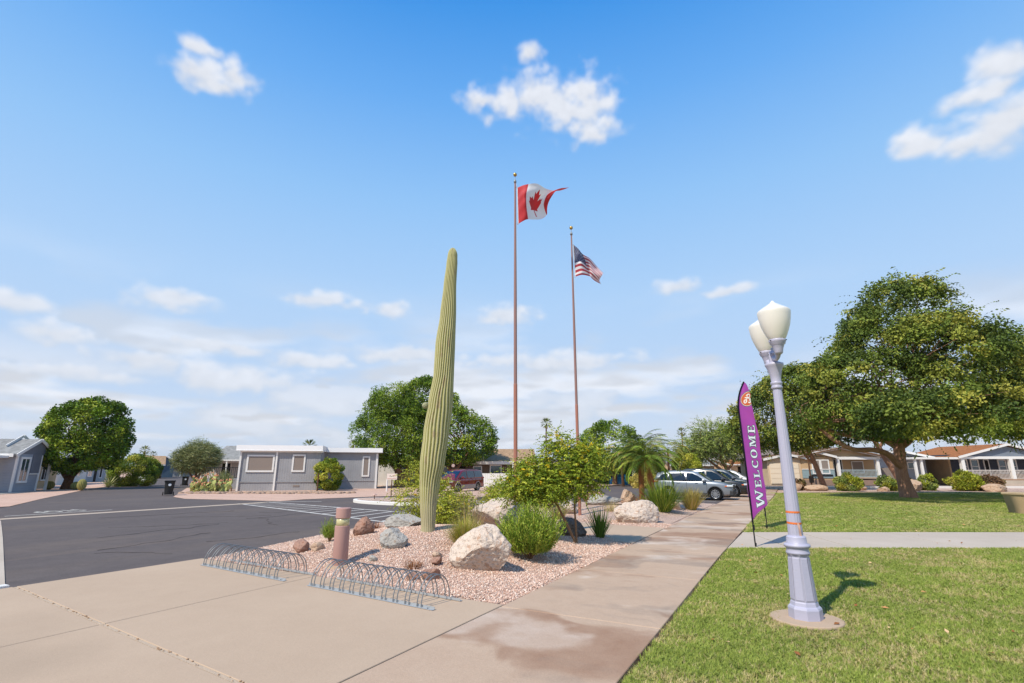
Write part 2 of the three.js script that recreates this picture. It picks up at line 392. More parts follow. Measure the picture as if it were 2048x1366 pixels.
function bedH(x, z) {
  if (!inPoly(x, z, BED)) return 0;
  const e = edgeOf(x, z, BED), w = sdist(x, z, [-3.5, -14.9], [-9.5, -17.5]);
  return sstep(0, 1.6, e) * sstep(0.9, 2.0, w) * (0.42 * Math.exp(-((x + 7.6) ** 2 + (z + 10.4) ** 2) / (2 * 1.9 ** 2)) + 0.3 * Math.exp(-((x + 8) ** 2 + (z + 22.5) ** 2) / (2 * 2.8 ** 2)));
}
{
  // regular grid clipped to the bed, edges snapped by a skirt polygon just below
  const pos = [], idx = [], st = 0.16, x0 = -12.8, z0 = -30.2, nx = 60, nz = 152, id = new Map();
  const vert = (i, j) => {
    const k = i * 1000 + j; if (id.has(k)) return id.get(k);
    const x = x0 + i * st, z = z0 + j * st, n = pos.length / 3;
    pos.push(x, -0.006 + bedH(x, z) + (fbm(x * 1.3, z * 1.3, 0, 3) - 0.5) * 0.05 * sstep(0, 0.6, edgeOf(x, z, BED)), z); id.set(k, n); return n;
  };
  for (let i = 0; i < nx; i++) for (let j = 0; j < nz; j++) {
    const cs = [[0, 0], [1, 0], [1, 1], [0, 1]];
    if (!cs.every(([a, b]) => inPoly(x0 + (i + a) * st, z0 + (j + b) * st, BED))) continue;
    const [a, b, c, d] = cs.map(([a, b]) => vert(i + a, j + b)); idx.push(a, d, b, b, d, c);
  }
  const g = new THREE.BufferGeometry();
  g.setAttribute('position', new THREE.Float32BufferAttribute(pos, 3)); g.setIndex(idx); g.computeVertexNormals();
  const uv = new Float32Array(pos.length / 3 * 2); for (let i = 0; i < uv.length / 2; i++) { uv[2 * i] = pos[3 * i]; uv[2 * i + 1] = -pos[3 * i + 2]; }
  g.setAttribute('uv', new THREE.BufferAttribute(uv, 2));
  const bed = structGroup('gravel_bed', 'pink crushed granite planting bed with a low mound');
  mesh('gravel_surface', g, M.gravel, bed);
  mesh('gravel_margin', sheetGeo(BED, -0.016), M.gravel, bed);
  // loose granite chips lying on the near part of the bed
  const chip = new THREE.DodecahedronGeometry(1, 0); chip.scale(1, 0.6, 0.8);
  const r = rng(5), spots = [];
  for (let k = 0; k < 150000 && spots.length < 95000; k++) {
    const x = -11.6 + r() * 8.1, z = -18 + r() * 11.6;
    if (!inPoly(x, z, BED) || sdist(x, z, [-3.5, -14.9], [-9.0, -17.1]) < 1.25 && x < -3.4) continue;
    if (z < -12.5 && r() < 0.55) continue;
    spots.push([x, z]);
  }
  const im = new THREE.InstancedMesh(chip, mat('#ffffff', 0.95), spots.length), o = new THREE.Object3D(), c = new THREE.Color();
  const pal = ['#d2b09c', '#e0c5b2', '#c4a08c', '#ead8c8', '#ccaa98', '#d8b8a4', '#b89886', '#e2c9b6'];
  spots.forEach(([x, z], i) => {
    const s = 0.006 + Math.pow(r(), 2.2) * 0.013;
    o.position.set(x, bedH(x, z) + (fbm(x * 1.3, z * 1.3, 0, 3) - 0.5) * 0.05 * sstep(0, 0.6, edgeOf(x, z, BED)) + s * 0.15, z);
    o.rotation.set(r() * 6, r() * 6, r() * 6); o.scale.setScalar(s); o.updateMatrix(); im.setMatrixAt(i, o.matrix);
    im.setColorAt(i, c.set(pal[Math.floor(r() * 8)]));
  });
  im.name = 'gravel_chips'; im.castShadow = im.receiveShadow = true; scene.add(im);
  im.userData = { kind: 'stuff', label: 'loose pink crushed granite chips on the planting bed', category: 'gravel' };
}

// lawn
const fwdPt = (a, d) => [a * Math.cos(YAW) - d * Math.sin(YAW), -a * Math.sin(YAW) - d * Math.cos(YAW)];
const LAWN = [[-1.44, 6], [30, 6], fwdPt(60, 42.5), fwdPt(18.5, 40.2), [-1.0, -43.6], [-1.15, -33], [-1.31, -20], [-1.44, -12]];
struct('lawn', sheetGeo(LAWN, -0.016), M.lawn, 'mown green lawn right of the sidewalk');
{
  const r = rng(21);
  // one tuft: a few curved blades
  const tuft = (n, h, spread, sd) => {
    const q = rng(sd), pos = [], idx = [];
    for (let b = 0; b < n; b++) {
      const a = q() * 6.283, lean = 0.2 + q() * 0.9, hh = h * (0.55 + q() * 0.6), w = 0.0022 + q() * 0.0016, ox = (q() - 0.5) * spread, oz = (q() - 0.5) * spread;
      const dx = Math.cos(a), dz = Math.sin(a), k = pos.length / 3;
      for (const [t, ww] of [[0, 1], [0.55, 0.8], [1, 0]]) {
        const f = lean * t * t * hh;
        for (const s of ww ? [-1, 1] : [0]) pos.push(ox + dx * f - dz * w * ww * s, hh * t * (1 - 0.25 * lean * t), oz + dz * f + dx * w * ww * s);
      }
      idx.push(k, k + 1, k + 2, k + 1, k + 3, k + 2, k + 2, k + 3, k + 4);
    }
    const g = new THREE.BufferGeometry(); g.setAttribute('position', new THREE.Float32BufferAttribute(pos, 3)); g.setIndex(idx); g.computeVertexNormals(); return g;
  };
  const blade = new THREE.MeshPhysicalMaterial({ color: '#ffffff', roughness: 0.75, side: THREE.DoubleSide, transmission: 0.3, thickness: 0, specularIntensity: 0.35 });
  const c0 = Math.cos(YAW), s0 = Math.sin(YAW);
  const onPath = (x, z) => { const a = x * c0 - z * s0, d = -x * s0 - z * c0; return d > 12.42 && d < 15.55 && a > 4.8; };
  const cols = ['#97a548', '#a4b052', '#88993f', '#b0b85e', '#bab06c', '#d2c08c', '#9caa4c', '#8f9d45'].map((s) => new THREE.Color(s));
  const field = (name, label, geo, count, pick) => {
    const im = new THREE.InstancedMesh(geo, blade, count), o = new THREE.Object3D(), c = new THREE.Color(); let n = 0;
    for (let k = 0; k < count * 6 && n < count; k++) {
      const [x, z] = pick(); if (!inPoly(x, z, LAWN) || onPath(x, z) || Math.hypot(x - 0.0, z + 7.5) < 0.34) continue;
      const patch = fbm(x * 0.9 + 40, z * 0.9 + 40, 0, 4), dry = fbm(x * 2.6 + 7, z * 2.6 + 3, 0, 4);
      if (dry > 0.66 && r() < 0.5) continue;
      o.position.set(x, -0.015, z); o.rotation.y = r() * 6.28; const s = 0.7 + r() * 0.6; o.scale.set(s, s * (0.75 + patch * 0.5), s); o.updateMatrix(); im.setMatrixAt(n, o.matrix);
      const wide = fbm(x * 0.35 + 90, z * 0.35 + 12, 0, 3), straw = r() < 0.07 + 0.5 * sstep(0.48, 0.68, dry) + 0.25 * sstep(0.5, 0.7, wide) + 0.5 * sstep(1.0, 0.4, Math.hypot(x, z + 7.6) + (dry - 0.5)); c.copy(cols[straw ? 4 + Math.floor(r() * 2) : [0, 1, 2, 3, 6, 7][Math.floor(r() * 6)]]);
      c.multiplyScalar(0.85 + 0.3 * patch); im.setColorAt(n, c); n++;
    }
    im.count = n; im.name = name; im.castShadow = im.receiveShadow = true; im.userData = { kind: 'stuff', label, category: 'grass' }; scene.add(im);
  };
  const view = (d0, d1, pow) => () => { const d = d0 + Math.pow(r(), pow) * (d1 - d0), a0 = Math.max(-d * 0.05, d * 0.1), a = a0 + Math.pow(r(), 1.25) * (d * 1.12 + 2.5 - a0) ; const [x, z] = [a * c0 - d * s0, -a * s0 - d * c0]; return [x, z]; };
  field('lawn_grass_near', 'short green turf blades on the near lawn', tuft(9, 0.05, 0.07, 3), 120000, view(2.2, 12.5, 0.9));
  field('lawn_grass_far', 'short green turf blades on the lawn beyond the path', tuft(12, 0.05, 0.18, 4), 85000, view(15.4, 42, 1.0));
  // fallen leaves
  const lf = new THREE.BufferGeometry(); lf.setAttribute('position', new THREE.Float32BufferAttribute([0, 0, -1, 0.55, 0.12, 0, 0, 0, 1, -0.55, 0.15, 0.1], 3)); lf.setIndex([0, 2, 1, 0, 3, 2]); lf.computeVertexNormals();
  const im = new THREE.InstancedMesh(lf, mat('#ffffff', 0.9, { side: THREE.DoubleSide }), 240), o = new THREE.Object3D(), lc = ['#a8693c', '#c08a58', '#8a5a36', '#d8b488'];
  for (let i = 0; i < 240; i++) {
    let x, z; do { [x, z] = view(4, 30, 0.8)(); } while (!inPoly(x, z, LAWN));
    o.position.set(x, 0.032, z); o.rotation.set((r() - 0.5), r() * 6, (r() - 0.5)); o.scale.setScalar(0.022 + r() * 0.026); o.updateMatrix(); im.setMatrixAt(i, o.matrix); im.setColorAt(i, new THREE.Color(lc[i % 4]));
  }
  im.name = 'fallen_leaves'; im.userData = { kind: 'stuff', label: 'scattered dry brown leaves on the lawn', category: 'leaves' }; scene.add(im);
}

// gravel strip beyond the lawn, yard gravel, far road edges
struct('gravel_strip', sheetGeo([[-1.0, -43.7], fwdPt(18.5, 40.25), fwdPt(60, 42.55), fwdPt(60, 50), fwdPt(21, 50), fwdPt(20, 52), [0.2, -56], [-1.1, -48]], -0.012), M.gravel, 'pink gravel strip with shrubs beyond the lawn');
struct('mobile_home_yard', sheetGeo([[-36, -20.5], [-33, -19.5], [-28, -20.3], [-25.8, -20.6], [-26.1, -22.6], [-24.6, -27.1], [-22.5, -30.6], [-22.5, -45], [-60, -45], [-52.2, -30.9]], -0.02), M.dirt, 'pinkish bare gravel yard around the grey mobile home');
struct('van_lot', slabGeo([[-17, -27.6], [-22.4, -30.7], [-22.4, -60], [-17, -60]], 0.06, 0.14), M.dirt, 'raised pink gravel lot beside the red van');
struct('lot_kerb', slabGeo([[-16.85, -27.3], [-17.02, -27.62], [-17.02, -60], [-16.85, -60]], 0.1, 0.16), M.kerbTan, 'brown concrete kerb of the lot beside the van');
struct('left_yard', sheetGeo([[-33.9, -11.6], [-40.7, -15.35], [-57.5, -25.15], [-85.6, -44.65], [-95, -30], [-60, 5], [-33, 2]], -0.02), M.dirt, 'bare gravel yards on the left of the side street');

// painted lines
{
  const hatch = structGroup('crosswalk_marking', 'white hatched crossing lines painted on the road');
  const line = (a, b, w) => {
    const dx = b[0] - a[0], dz = b[1] - a[1], l = Math.hypot(dx, dz), nx = -dz / l * w / 2, nz = dx / l * w / 2;
    return sheetGeo([[a[0] + nx, a[1] + nz], [b[0] + nx, b[1] + nz], [b[0] - nx, b[1] - nz], [a[0] - nx, a[1] - nz]], -0.024);
  };
  const A0 = [-26.0, -18.2], A1 = [-12.2, -14.3], B0 = [-23.6, -21.4], B1 = [-13.6, -17.7];
  mesh('stripe', line(A0, A1, 0.14), M.paint, hatch); mesh('stripe', line([-26.0, -20.3], [-23.4, -21.45], 0.14), M.paint, hatch); mesh('stripe', line([-26.0, -19.9], B1, 0.14), M.paint, hatch);
  for (let i = 0; i < 13; i++) {
    const t = (i + 0.4) / 13, a = [lerp(A0[0], A1[0], t), lerp(A0[1], A1[1], t)], t2 = clamp(t + 0.06), b = [lerp(-26, B1[0], t2), lerp(-19.9, B1[1], t2)];
    mesh('stripe', line(a, b, 0.12), M.paint, hatch);
  }
  const sb = structGroup('stop_line_marking', 'white stop line painted across the side street');
  mesh('stripe', line([-27.1, -9.2], [-27.1, -12.85], 0.14), M.paint, sb);
  const wg = new THREE.ShapeGeometry(FONT.generateShapes('STOP', 0.42)); wg.computeBoundingBox(); wg.translate(-wg.boundingBox.max.x / 2, -0.2, 0); wg.scale(1.3, 2.6, 1);
  wg.rotateX(-Math.PI / 2); wg.rotateY(-Math.PI / 2);
  const pm = mesh('road_word_marking', metric(wg), mat('#b5b0a6', 0.85), scene); pm.position.set(-28.35, -0.026, -11.4); pm.userData = { kind: 'structure', label: 'white STOP lettering painted on the side street' };
  // parking bay lines
  const pk = structGroup('parking_line_marking', 'faded parking bay lines beside the parked cars');
  for (let i = 0; i < 7; i++) { const z = -32.0 - i * 3.2; mesh('stripe', line([-3.9, z], [-9, z], 0.1), M.paint, pk); }
}
// tar-filled cracks in the road
{
  const r = rng(9), g = [];
  const crack = (x, z, dx, dz, n) => {
    const pts = [[x, -0.03, z]]; for (let i = 0; i < n; i++) { x += dx * (0.12 + r() * 0.22) + (r() - 0.5) * 0.34; z += dz * (0.12 + r() * 0.22) + (r() - 0.5) * 0.34; pts.push([x, -0.03, z]); }
    g.push(limb(pts, pts.map(() => 0.004 + r() * 0.008), 5, 1));
  };
  crack(-19, -9, 0.6, -1, 16); crack(-16.5, -7.6, -0.2, -1.2, 14); crack(-14, -6.5, -0.5, -1, 12); crack(-21, -12, 0.9, -0.6, 14); crack(-13.2, -8.5, 0.1, -1, 10); crack(-18, -13, 0.2, -1, 14); crack(-23, -10.5, 0.3, -1.2, 16); crack(-15, -12, -0.9, -0.7, 10); crack(-12, -7, -0.8, 0.3, 9); crack(-20, -15, 0.5, -1, 8);
  const ck = struct('road_cracks', join(g), mat('#4a4442', 0.9), 'thin dark cracks in the asphalt road');
}

// ---------------------------------------------------------------- street objects
const R = (d) => d * Math.PI / 180;
M.galv = mat('#85888a', 0.5, { metalness: 0.45, bumpMap: T.fine, bumpScale: 0.001 });
M.galvRail = mat('#a7abae', 0.55, { metalness: 0.3, bumpMap: T.fine, bumpScale: 0.001 });
M.black = mat('#131314', 0.6);
M.glassDark = phys('#10161a', 0.06, { clearcoat: 1 });
M.white = mat('#e4e2de', 0.6);

// bike racks
function bikeRack(label, x0, z0, x1, z1) {
  const L = Math.hypot(x1 - x0, z1 - z0), t = thing('bike_rack', label, 'bike rack', [(x0 + x1) / 2, 0.003, (z0 + z1) / 2], -Math.atan2(z1 - z0, x1 - x0), 'low hoop bike racks on the plaza edge');
  const D = 0.56;
  // two angle-iron rails bolted to the slab; the far one lies on the gravel
  for (const z of [0, -D]) {
    const rail = mesh('rail', join([bx(L, 0.006, 0.045, 0, 0.004, z), bx(L, 0.03, 0.006, 0, 0.019, z - 0.0225 * (z ? -1 : 1))]), M.galvRail, t);
    for (const s of [-0.46, 0, 0.46]) mesh('bolt', cyl(0.009, 0.009, 0.012, s * L, 0.013, z, 8), M.galv, rail);
  }
  const n = 11, pitch = (L - 0.14) / n;
  const hoop = (x, lean) => {
    const pts = []; for (let k = 0; k <= 12; k++) { const a = Math.PI * k / 12, c = Math.cos(a), s = Math.sin(a); pts.push([x + lean * s, 0.012 + 0.345 * Math.pow(Math.abs(s), 0.94), -D / 2 + D / 2 * c]); }
    return limb(pts, [0.0078, 0.0078], 7, 2);
  };
  for (let i = 0; i < n; i++) {
    const x = -L / 2 + 0.11 + i * pitch;
    for (const s of [-0.037, 0.037]) {
      const h = mesh('hoop', hoop(x + s, 0.012), M.galv, t);
      if (s > 0 && i % 2 === 0) mesh('tie_bar', cyl(0.005, 0.005, 0.074, x + 0.01, 0.2, -0.035, 6, 0, 0, Math.PI / 2), M.galv, h);
    }
  }
  return t;
}
bikeRack('low galvanised hoop bike rack nearest the sidewalk, at the plaza edge', -6.8, -6.1, -4.22, -5.84);
bikeRack('low galvanised hoop bike rack nearest the road, left of the pink bollard', -9.97, -6.38, -7.38, -6.14);

// bollard light
{
  const t = thing('bollard_light', 'short round pink bollard light with a glass band beside the bike racks', 'bollard', [-7.5, 0.02, -7.42]);
  const pink = mat('#ad877d', 0.7, { bumpMap: T.fine, bumpScale: 0.002 });
  mesh('footing', cyl(0.24, 0.26, 0.06, 0, 0.0, 0, 28), M.concrete, t);
  mesh('column', lathe([[0, 0.02], [0.135, 0.02], [0.135, 0.7], [0.128, 0.71], [0, 0.71]], 32), pink, t);
  const lens = mesh('lens_band', lathe([[0, 0.70], [0.118, 0.70], [0.118, 0.845], [0, 0.845]], 32), phys('#d8cf9a', 0.25, { clearcoat: 0.6, transmission: 0.25, thickness: 0 }), t);
  mesh('reflector', lathe([[0, 0.72], [0.08, 0.715], [0.03, 0.78], [0.08, 0.84], [0, 0.845]], 24), mat('#d9c678', 0.25, { metalness: 0.7 }), lens);
  mesh('cap', lathe([[0, 0.84], [0.128, 0.84], [0.135, 0.85], [0.135, 1.01], [0.128, 1.022], [0, 1.03]], 32), pink, t);
}

// lamp post with two acorn globes
{
  const t = thing('lamp_post', 'lavender cast-iron lamp post with two white acorn globes on the lawn', 'lamp post', [-0.03, 0, -7.6], YAW + R(22.5));
  const lav = phys('#acaabc', 0.45, { bumpMap: T.fine, bumpScale: 0.002, clearcoat: 0.3, clearcoatRoughness: 0.4 });
  mesh('concrete_footing', lathe([[0, -0.03], [0.40, -0.03], [0.40, 0.015], [0.38, 0.022], [0, 0.022]], 36), M.concrete, t);
  const oct = (pts) => { const g = new THREE.LatheGeometry(pts.map(([r, y]) => new THREE.Vector2(r, y)), 8); return metric(g.toNonIndexed()); };
  const flat = (g) => { g.deleteAttribute('normal'); g.computeVertexNormals(); return g; };
  const base = mesh('pedestal', flat(oct([[0, 0.02], [0.185, 0.02], [0.185, 0.13], [0.176, 0.15], [0.158, 0.165], [0.150, 0.20], [0.143, 0.21], [0.114, 0.72], [0.125, 0.725], [0.125, 0.735], [0, 0.735]])), lav, t);
  for (let k = 0; k < 8; k++) {       // raised panel on each face of the tapering pedestal
    const g = new THREE.BufferGeometry(), a = k * Math.PI / 4 + Math.PI / 8, y0 = 0.235, y1 = 0.69, ap = (y) => lerp(0.143, 0.114, (y - 0.21) / 0.51) * Math.cos(Math.PI / 8) + 0.004;
    const w = (y) => lerp(0.143, 0.114, (y - 0.21) / 0.51) * Math.sin(Math.PI / 8) * 0.78;
    const P = (y, s, o) => { const d = ap(y) + o, q = w(y) * s * (o ? 1 : 1.12); return [Math.sin(a) * d + Math.cos(a) * q, y + (o ? 0 : (y < 0.4 ? -0.012 : 0.012)), Math.cos(a) * d - Math.sin(a) * q]; };
    const v = [P(y0, -1, 0.004), P(y0, 1, 0.004), P(y1, 1, 0.004), P(y1, -1, 0.004), P(y0, -1, 0), P(y0, 1, 0), P(y1, 1, 0), P(y1, -1, 0)];
    const f = [[0, 1, 2], [0, 2, 3], [4, 5, 1], [4, 1, 0], [5, 6, 2], [5, 2, 1], [6, 7, 3], [6, 3, 2], [7, 4, 0], [7, 0, 3]];
    g.setAttribute('position', new THREE.Float32BufferAttribute(f.flat().flatMap((i) => v[i]), 3)); g.computeVertexNormals();
    mesh('panel', metric(g), lav, base);
  }
  mesh('collar', lathe([[0, 0.73], [0.125, 0.735], [0.132, 0.745], [0.134, 0.76], [0.126, 0.77], [0.123, 0.80], [0.132, 0.81], [0.147, 0.825], [0.149, 0.84], [0.14, 0.855], [0.115, 0.865], [0.112, 0.93], [0.105, 0.94], [0.085, 0.955], [0, 0.955]], 32), lav, t);
  // fluted shaft
  const shaft = new THREE.CylinderGeometry(0.054, 0.084, 1.86, 64, 6), p = shaft.attributes.position;
  for (let i = 0; i < p.count; i++) { const x = p.getX(i), z = p.getZ(i), rr = Math.hypot(x, z); if (rr < 0.01) continue; const a = Math.atan2(z, x), k = 1 - 0.06 * Math.pow(Math.abs(Math.sin(a * 8)), 2); p.setX(i, x * k); p.setZ(i, z * k); }
  shaft.computeVertexNormals(); mesh('shaft', metric(shaft.translate(0, 1.88, 0)), lav, t);
  mesh('capital', lathe([[0.055, 2.78], [0.070, 2.79], [0.070, 2.81], [0.062, 2.82], [0.062, 2.84], [0.072, 2.85], [0.072, 2.87], [0.06, 2.885], [0.066, 2.95], [0.085, 3.03], [0.105, 3.085], [0.115, 3.10], [0.115, 3.125], [0.08, 3.14], [0.045, 3.15], [0, 3.15]], 32), lav, t);
  mesh('hub', join([rbx(0.10, 0.13, 0.10, 0.012, 0, 3.2, 0, R(45)), lathe([[0.055, 3.26], [0.04, 3.29], [0.012, 3.31], [0.02, 3.33], [0, 3.35]], 16)]), lav, t);
  // arms carry the globes one behind the other along the view
  for (const s of [1, -1]) {
    const ax = Math.sin(-R(38.7)) * s, az = Math.cos(-R(38.7)) * s, off = (d, y) => [ax * d, y, az * d];
    mesh('arm', join([limb([off(0.03, 3.2), off(0.14, 3.16), off(0.26, 3.155), off(0.335, 3.22)], [0.035, 0.026, 0.024, 0.04], 10, 4), limb([off(0.05, 3.26), off(0.15, 3.24), off(0.2, 3.17)], [0.016, 0.014, 0.012], 8, 4)]), lav, t);
    const [gx, , gz] = off(0.36, 0);
    const cup = mesh('globe_cup', lathe([[0, 3.18], [0.035, 3.18], [0.05, 3.2], [0.055, 3.24], [0.075, 3.30], [0.092, 3.315], [0.092, 3.335], [0.1, 3.34], [0.102, 3.365], [0.09, 3.375], [0, 3.375]], 28, gx, 0, gz), lav, t);
    for (let k = 0; k < 3; k++) { const a = k * 2.1 + 0.4; mesh('screw', cyl(0.006, 0.006, 0.02, gx + Math.sin(a) * 0.106, 3.353, gz + Math.cos(a) * 0.106, 8, a, Math.PI / 2), M.black, cup); }
    mesh('globe', lathe([[0.086, 3.365], [0.10, 3.38], [0.125, 3.43], [0.152, 3.50], [0.174, 3.57], [0.188, 3.64], [0.196, 3.70], [0.199, 3.73], [0.196, 3.752], [0.186, 3.764], [0.16, 3.782], [0.115, 3.812], [0.07, 3.842], [0.035, 3.866], [0.02, 3.885], [0.01, 3.898], [0, 3.9]], 40, gx, 0, gz), phys('#ece7dc', 0.35, { transmission: 0.12, thickness: 0, clearcoat: 0.3, clearcoatRoughness: 0.3 }), t);
  }
  // orange survey ribbon tied round the shaft
  const rib = mat('#e2722c', 0.6, { side: THREE.DoubleSide });
  for (const [y, tilt] of [[1.23, 0.02], [1.10, 0.06]]) { const g = new THREE.CylinderGeometry(0.0835 - (y - 1.0) * 0.015, 0.084 - (y - 1.0) * 0.015, 0.022, 28, 1, true); mesh('ribbon', place(metric(g), 0, y, 0, 0, tilt), rib, t); }
  { const g = new THREE.PlaneGeometry(0.026, 0.2, 1, 8), q = g.attributes.position; for (let i = 0; i < q.count; i++) { const y = q.getY(i); q.setZ(i, 0.006 * Math.sin(y * 40)); q.setX(i, q.getX(i) + (0.1 - y) * 0.12); } g.computeVertexNormals(); mesh('ribbon_tail', place(metric(g), -0.035, 1.0, 0.084, -R(22.5)), mat('#c9a08c', 0.7, { side: THREE.DoubleSide }), t); }
}

// feather banners
{
  const art = canvasTex(320, 1600, (g, w, h) => {
    g.fillStyle = '#ad46a6'; g.fillRect(0, 0, w, h);
    g.save(); g.translate(w * 0.52, h * 0.13); g.fillStyle = '#2e5f50'; g.beginPath(); g.ellipse(0, 0, 112, 92, 0, 0, 7); g.fill();
    g.fillStyle = '#f2e6d8'; g.beginPath(); g.ellipse(0, 0, 106, 86, 0, 0, 7); g.fill();
    g.fillStyle = '#d96a3a'; g.beginPath(); g.ellipse(0, 0, 100, 80, 0, 0, 7); g.fill();
    g.strokeStyle = '#fbf4ea'; g.lineWidth = 13; g.lineCap = 'round';
    const s = (pts) => { g.beginPath(); g.moveTo(...pts[0]); for (const q of pts.slice(1)) g.quadraticCurveTo(...q); g.stroke(); };
    s([[-50, 40], [-62, 8, -24, 14], [2, 26, -22, 44], [-44, 58, -48, 30]]); s([[-22, 44], [-6, -20, -14, -52]]); s([[-30, -40], [10, -66, 34, -44], [52, -20, 4, -8]]);
    s([[4, -8], [62, -6, 52, 30], [44, 54, 16, 42]]); s([[30, 20], [74, -20, 100, -8]]); s([[40, 50], [84, 20, 108, 28]]); s([[-44, -14], [-10, -10, 20, -16]]);
    g.restore();
    g.save(); g.translate(w * 0.60, h * 0.90); g.rotate(-Math.PI / 2); g.textBaseline = 'middle'; g.lineJoin = 'round';
    const word = 'WELCOME'; let x = 0;
    for (let i = 0; i < 7; i++) {
      g.font = (i ? 'bold 148px serif' : 'bold 190px serif');
      g.strokeStyle = '#27564d'; g.lineWidth = 15; g.strokeText(word[i], x, i ? 0 : -10); g.fillStyle = '#eef4f6'; g.fillText(word[i], x, i ? 0 : -10); x += g.measureText(word[i]).width + 14;
    }
    g.restore();
  });
  art.flipY = true;
  const cloth = phys('#ffffff', 0.65, { map: art, side: THREE.DoubleSide, sheen: 0.3, transmission: 0.12, thickness: 0 });
  // height profile: leading edge follows the bent pole, trailing edge bows outwards
  function banner(label, x, z, turn, tilt, showArt) {
    const t = thing('feather_banner', label, 'banner', [x, 0, z], turn, 'purple feather banners beside the sidewalk');
    const H = 3.88, pole = (h) => { const k = h / H; return [-0.015 + 0.05 * k * 0 + (k > 0.82 ? Math.pow((k - 0.82) / 0.18, 2) * 0.24 : 0) - 0.10 * k + tilt * h, h, 0]; };
    const pts = []; for (let i = 0; i <= 16; i++) pts.push(pole(i / 16 * H));
    mesh('pole', join([limb(pts, [0.016, 0.014, 0.011, 0.008, 0.006], 8, 2)]), M.black, t);
    mesh('ground_spike', cyl(0.02, 0.012, 0.09, 0, 0.03, 0, 10), M.black, t); mesh('pole_joint', cyl(0.016, 0.02, 0.12, -0.003, 0.42, 0, 10), M.black, t);
    const NX = 14, NY = 70, pos = [], uv = [], idx = [], y0 = 0.5;
    const width = (k) => 0.46 * Math.pow(clamp(k / 0.12), 0.55) * (1 - 0.34 * sstep(0.5, 1, k)) * (k > 0.9 ? Math.pow(clamp((1.0 - k) / 0.1), 0.6) : 1);
    for (let j = 0; j <= NY; j++) for (let i = 0; i <= NX; i++) {
      const k = j / NY, h = y0 + k * (H - y0 - 0.005), s = i / NX, p = pole(h), w = width(k), sag = k < 0.12 ? (1 - k / 0.12) * 0.26 * s : 0;
      pos.push(p[0] + w * s, h + sag + 0.02 * s * Math.sin(k * 9), 0.035 * Math.sin(s * 2.6 + k * 7) * s + 0.012 * Math.sin(k * 34 + s * 6) * s); uv.push(0.04 + s * 0.92 * (w / 0.46), k);
      if (i < NX && j < NY) { const a = j * (NX + 1) + i; idx.push(a, a + 1, a + NX + 2, a, a + NX + 2, a + NX + 1); }
    }
    const g = new THREE.BufferGeometry(); g.setAttribute('position', new THREE.Float32BufferAttribute(pos, 3)); g.setAttribute('uv', new THREE.Float32BufferAttribute(uv, 2)); g.setIndex(idx); g.computeVertexNormals();
    mesh('flag_cloth', g, cloth, t);
    const sl = []; for (let i = 0; i <= 18; i++) { const k = i / 18, p = pole(y0 + k * (H - y0)); sl.push([p[0] + 0.006, p[1], 0.004]); }
    mesh('pole_sleeve', limb(sl, [0.017, 0.02, 0.02, 0.018], 8, 2), mat('#17161a', 0.8), t);
    return t;
  }
  banner('purple WELCOME feather banner with orange oval logo nearest the lamp post', -0.9, -13.87, YAW + R(8), 0.004);
  banner('purple feather banner mostly hidden behind the front WELCOME banner', -0.82, -17.95, YAW + Math.PI - R(4), 0.03);
}

// flagpoles and flags
function flagPole(label, x, z, H, r0) {
  const t = thing('flagpole', label, 'flagpole', [x, 0, z], 0, 'tall flagpoles behind the gravel mound');
  const rust = mat('#8d6a62', 0.5, { bumpMap: T.fine, bumpScale: 0.001 }), rust2 = mat('#a06a58', 0.55);
  mesh('base_collar', lathe([[0, 0], [r0 * 2.4, 0], [r0 * 2.3, 0.03], [r0 * 1.3, 0.1], [r0 * 1.1, 0.11], [0, 0.11]], 28), rust2, t);
  mesh('lower_section', lathe([[r0, 0.05], [r0, H * 0.36], [r0 * 0.96, H * 0.362], [0, H * 0.363]], 24), rust2, t);
  mesh('upper_section', lathe([[r0 * 0.9, H * 0.36], [r0 * 0.86, H * 0.6], [r0 * 0.5, H * 0.985], [0, H * 0.985]], 24), rust, t);
  const tr = mesh('truck', lathe([[0, H * 0.983], [0.05, H * 0.983], [0.055, H * 0.988], [0.03, H * 0.993], [0.012, H * 0.994], [0.012, H * 1.006], [0, H * 1.006]], 16), M.galv, t);
  const ball = new THREE.SphereGeometry(0.075, 20, 14); mesh('finial_ball', place(metric(ball), 0, H * 1.006 + 0.06, 0), mat('#b8964e', 0.3, { metalness: 0.8 }), tr);
  mesh('halyard', limb([[r0 + 0.03, 1.2, 0.02], [r0 + 0.05, H * 0.5, 0.02], [r0 * 0.6 + 0.02, H * 0.98, 0]], [0.004, 0.004], 5, 10), mat('#d8d4cc', 0.9), t);
  mesh('cleat', bx(0.03, 0.14, 0.03, r0 + 0.01, 1.2, 0), M.galv, t);
  return t;
}
flagPole('taller brown flagpole, the left one, flying the red and white maple leaf flag', -8.4, -16.15, 13.05, 0.068);
flagPole('right-hand brown flagpole flying the red, white and blue striped flag', -7.05, -18.7, 11.55, 0.058);
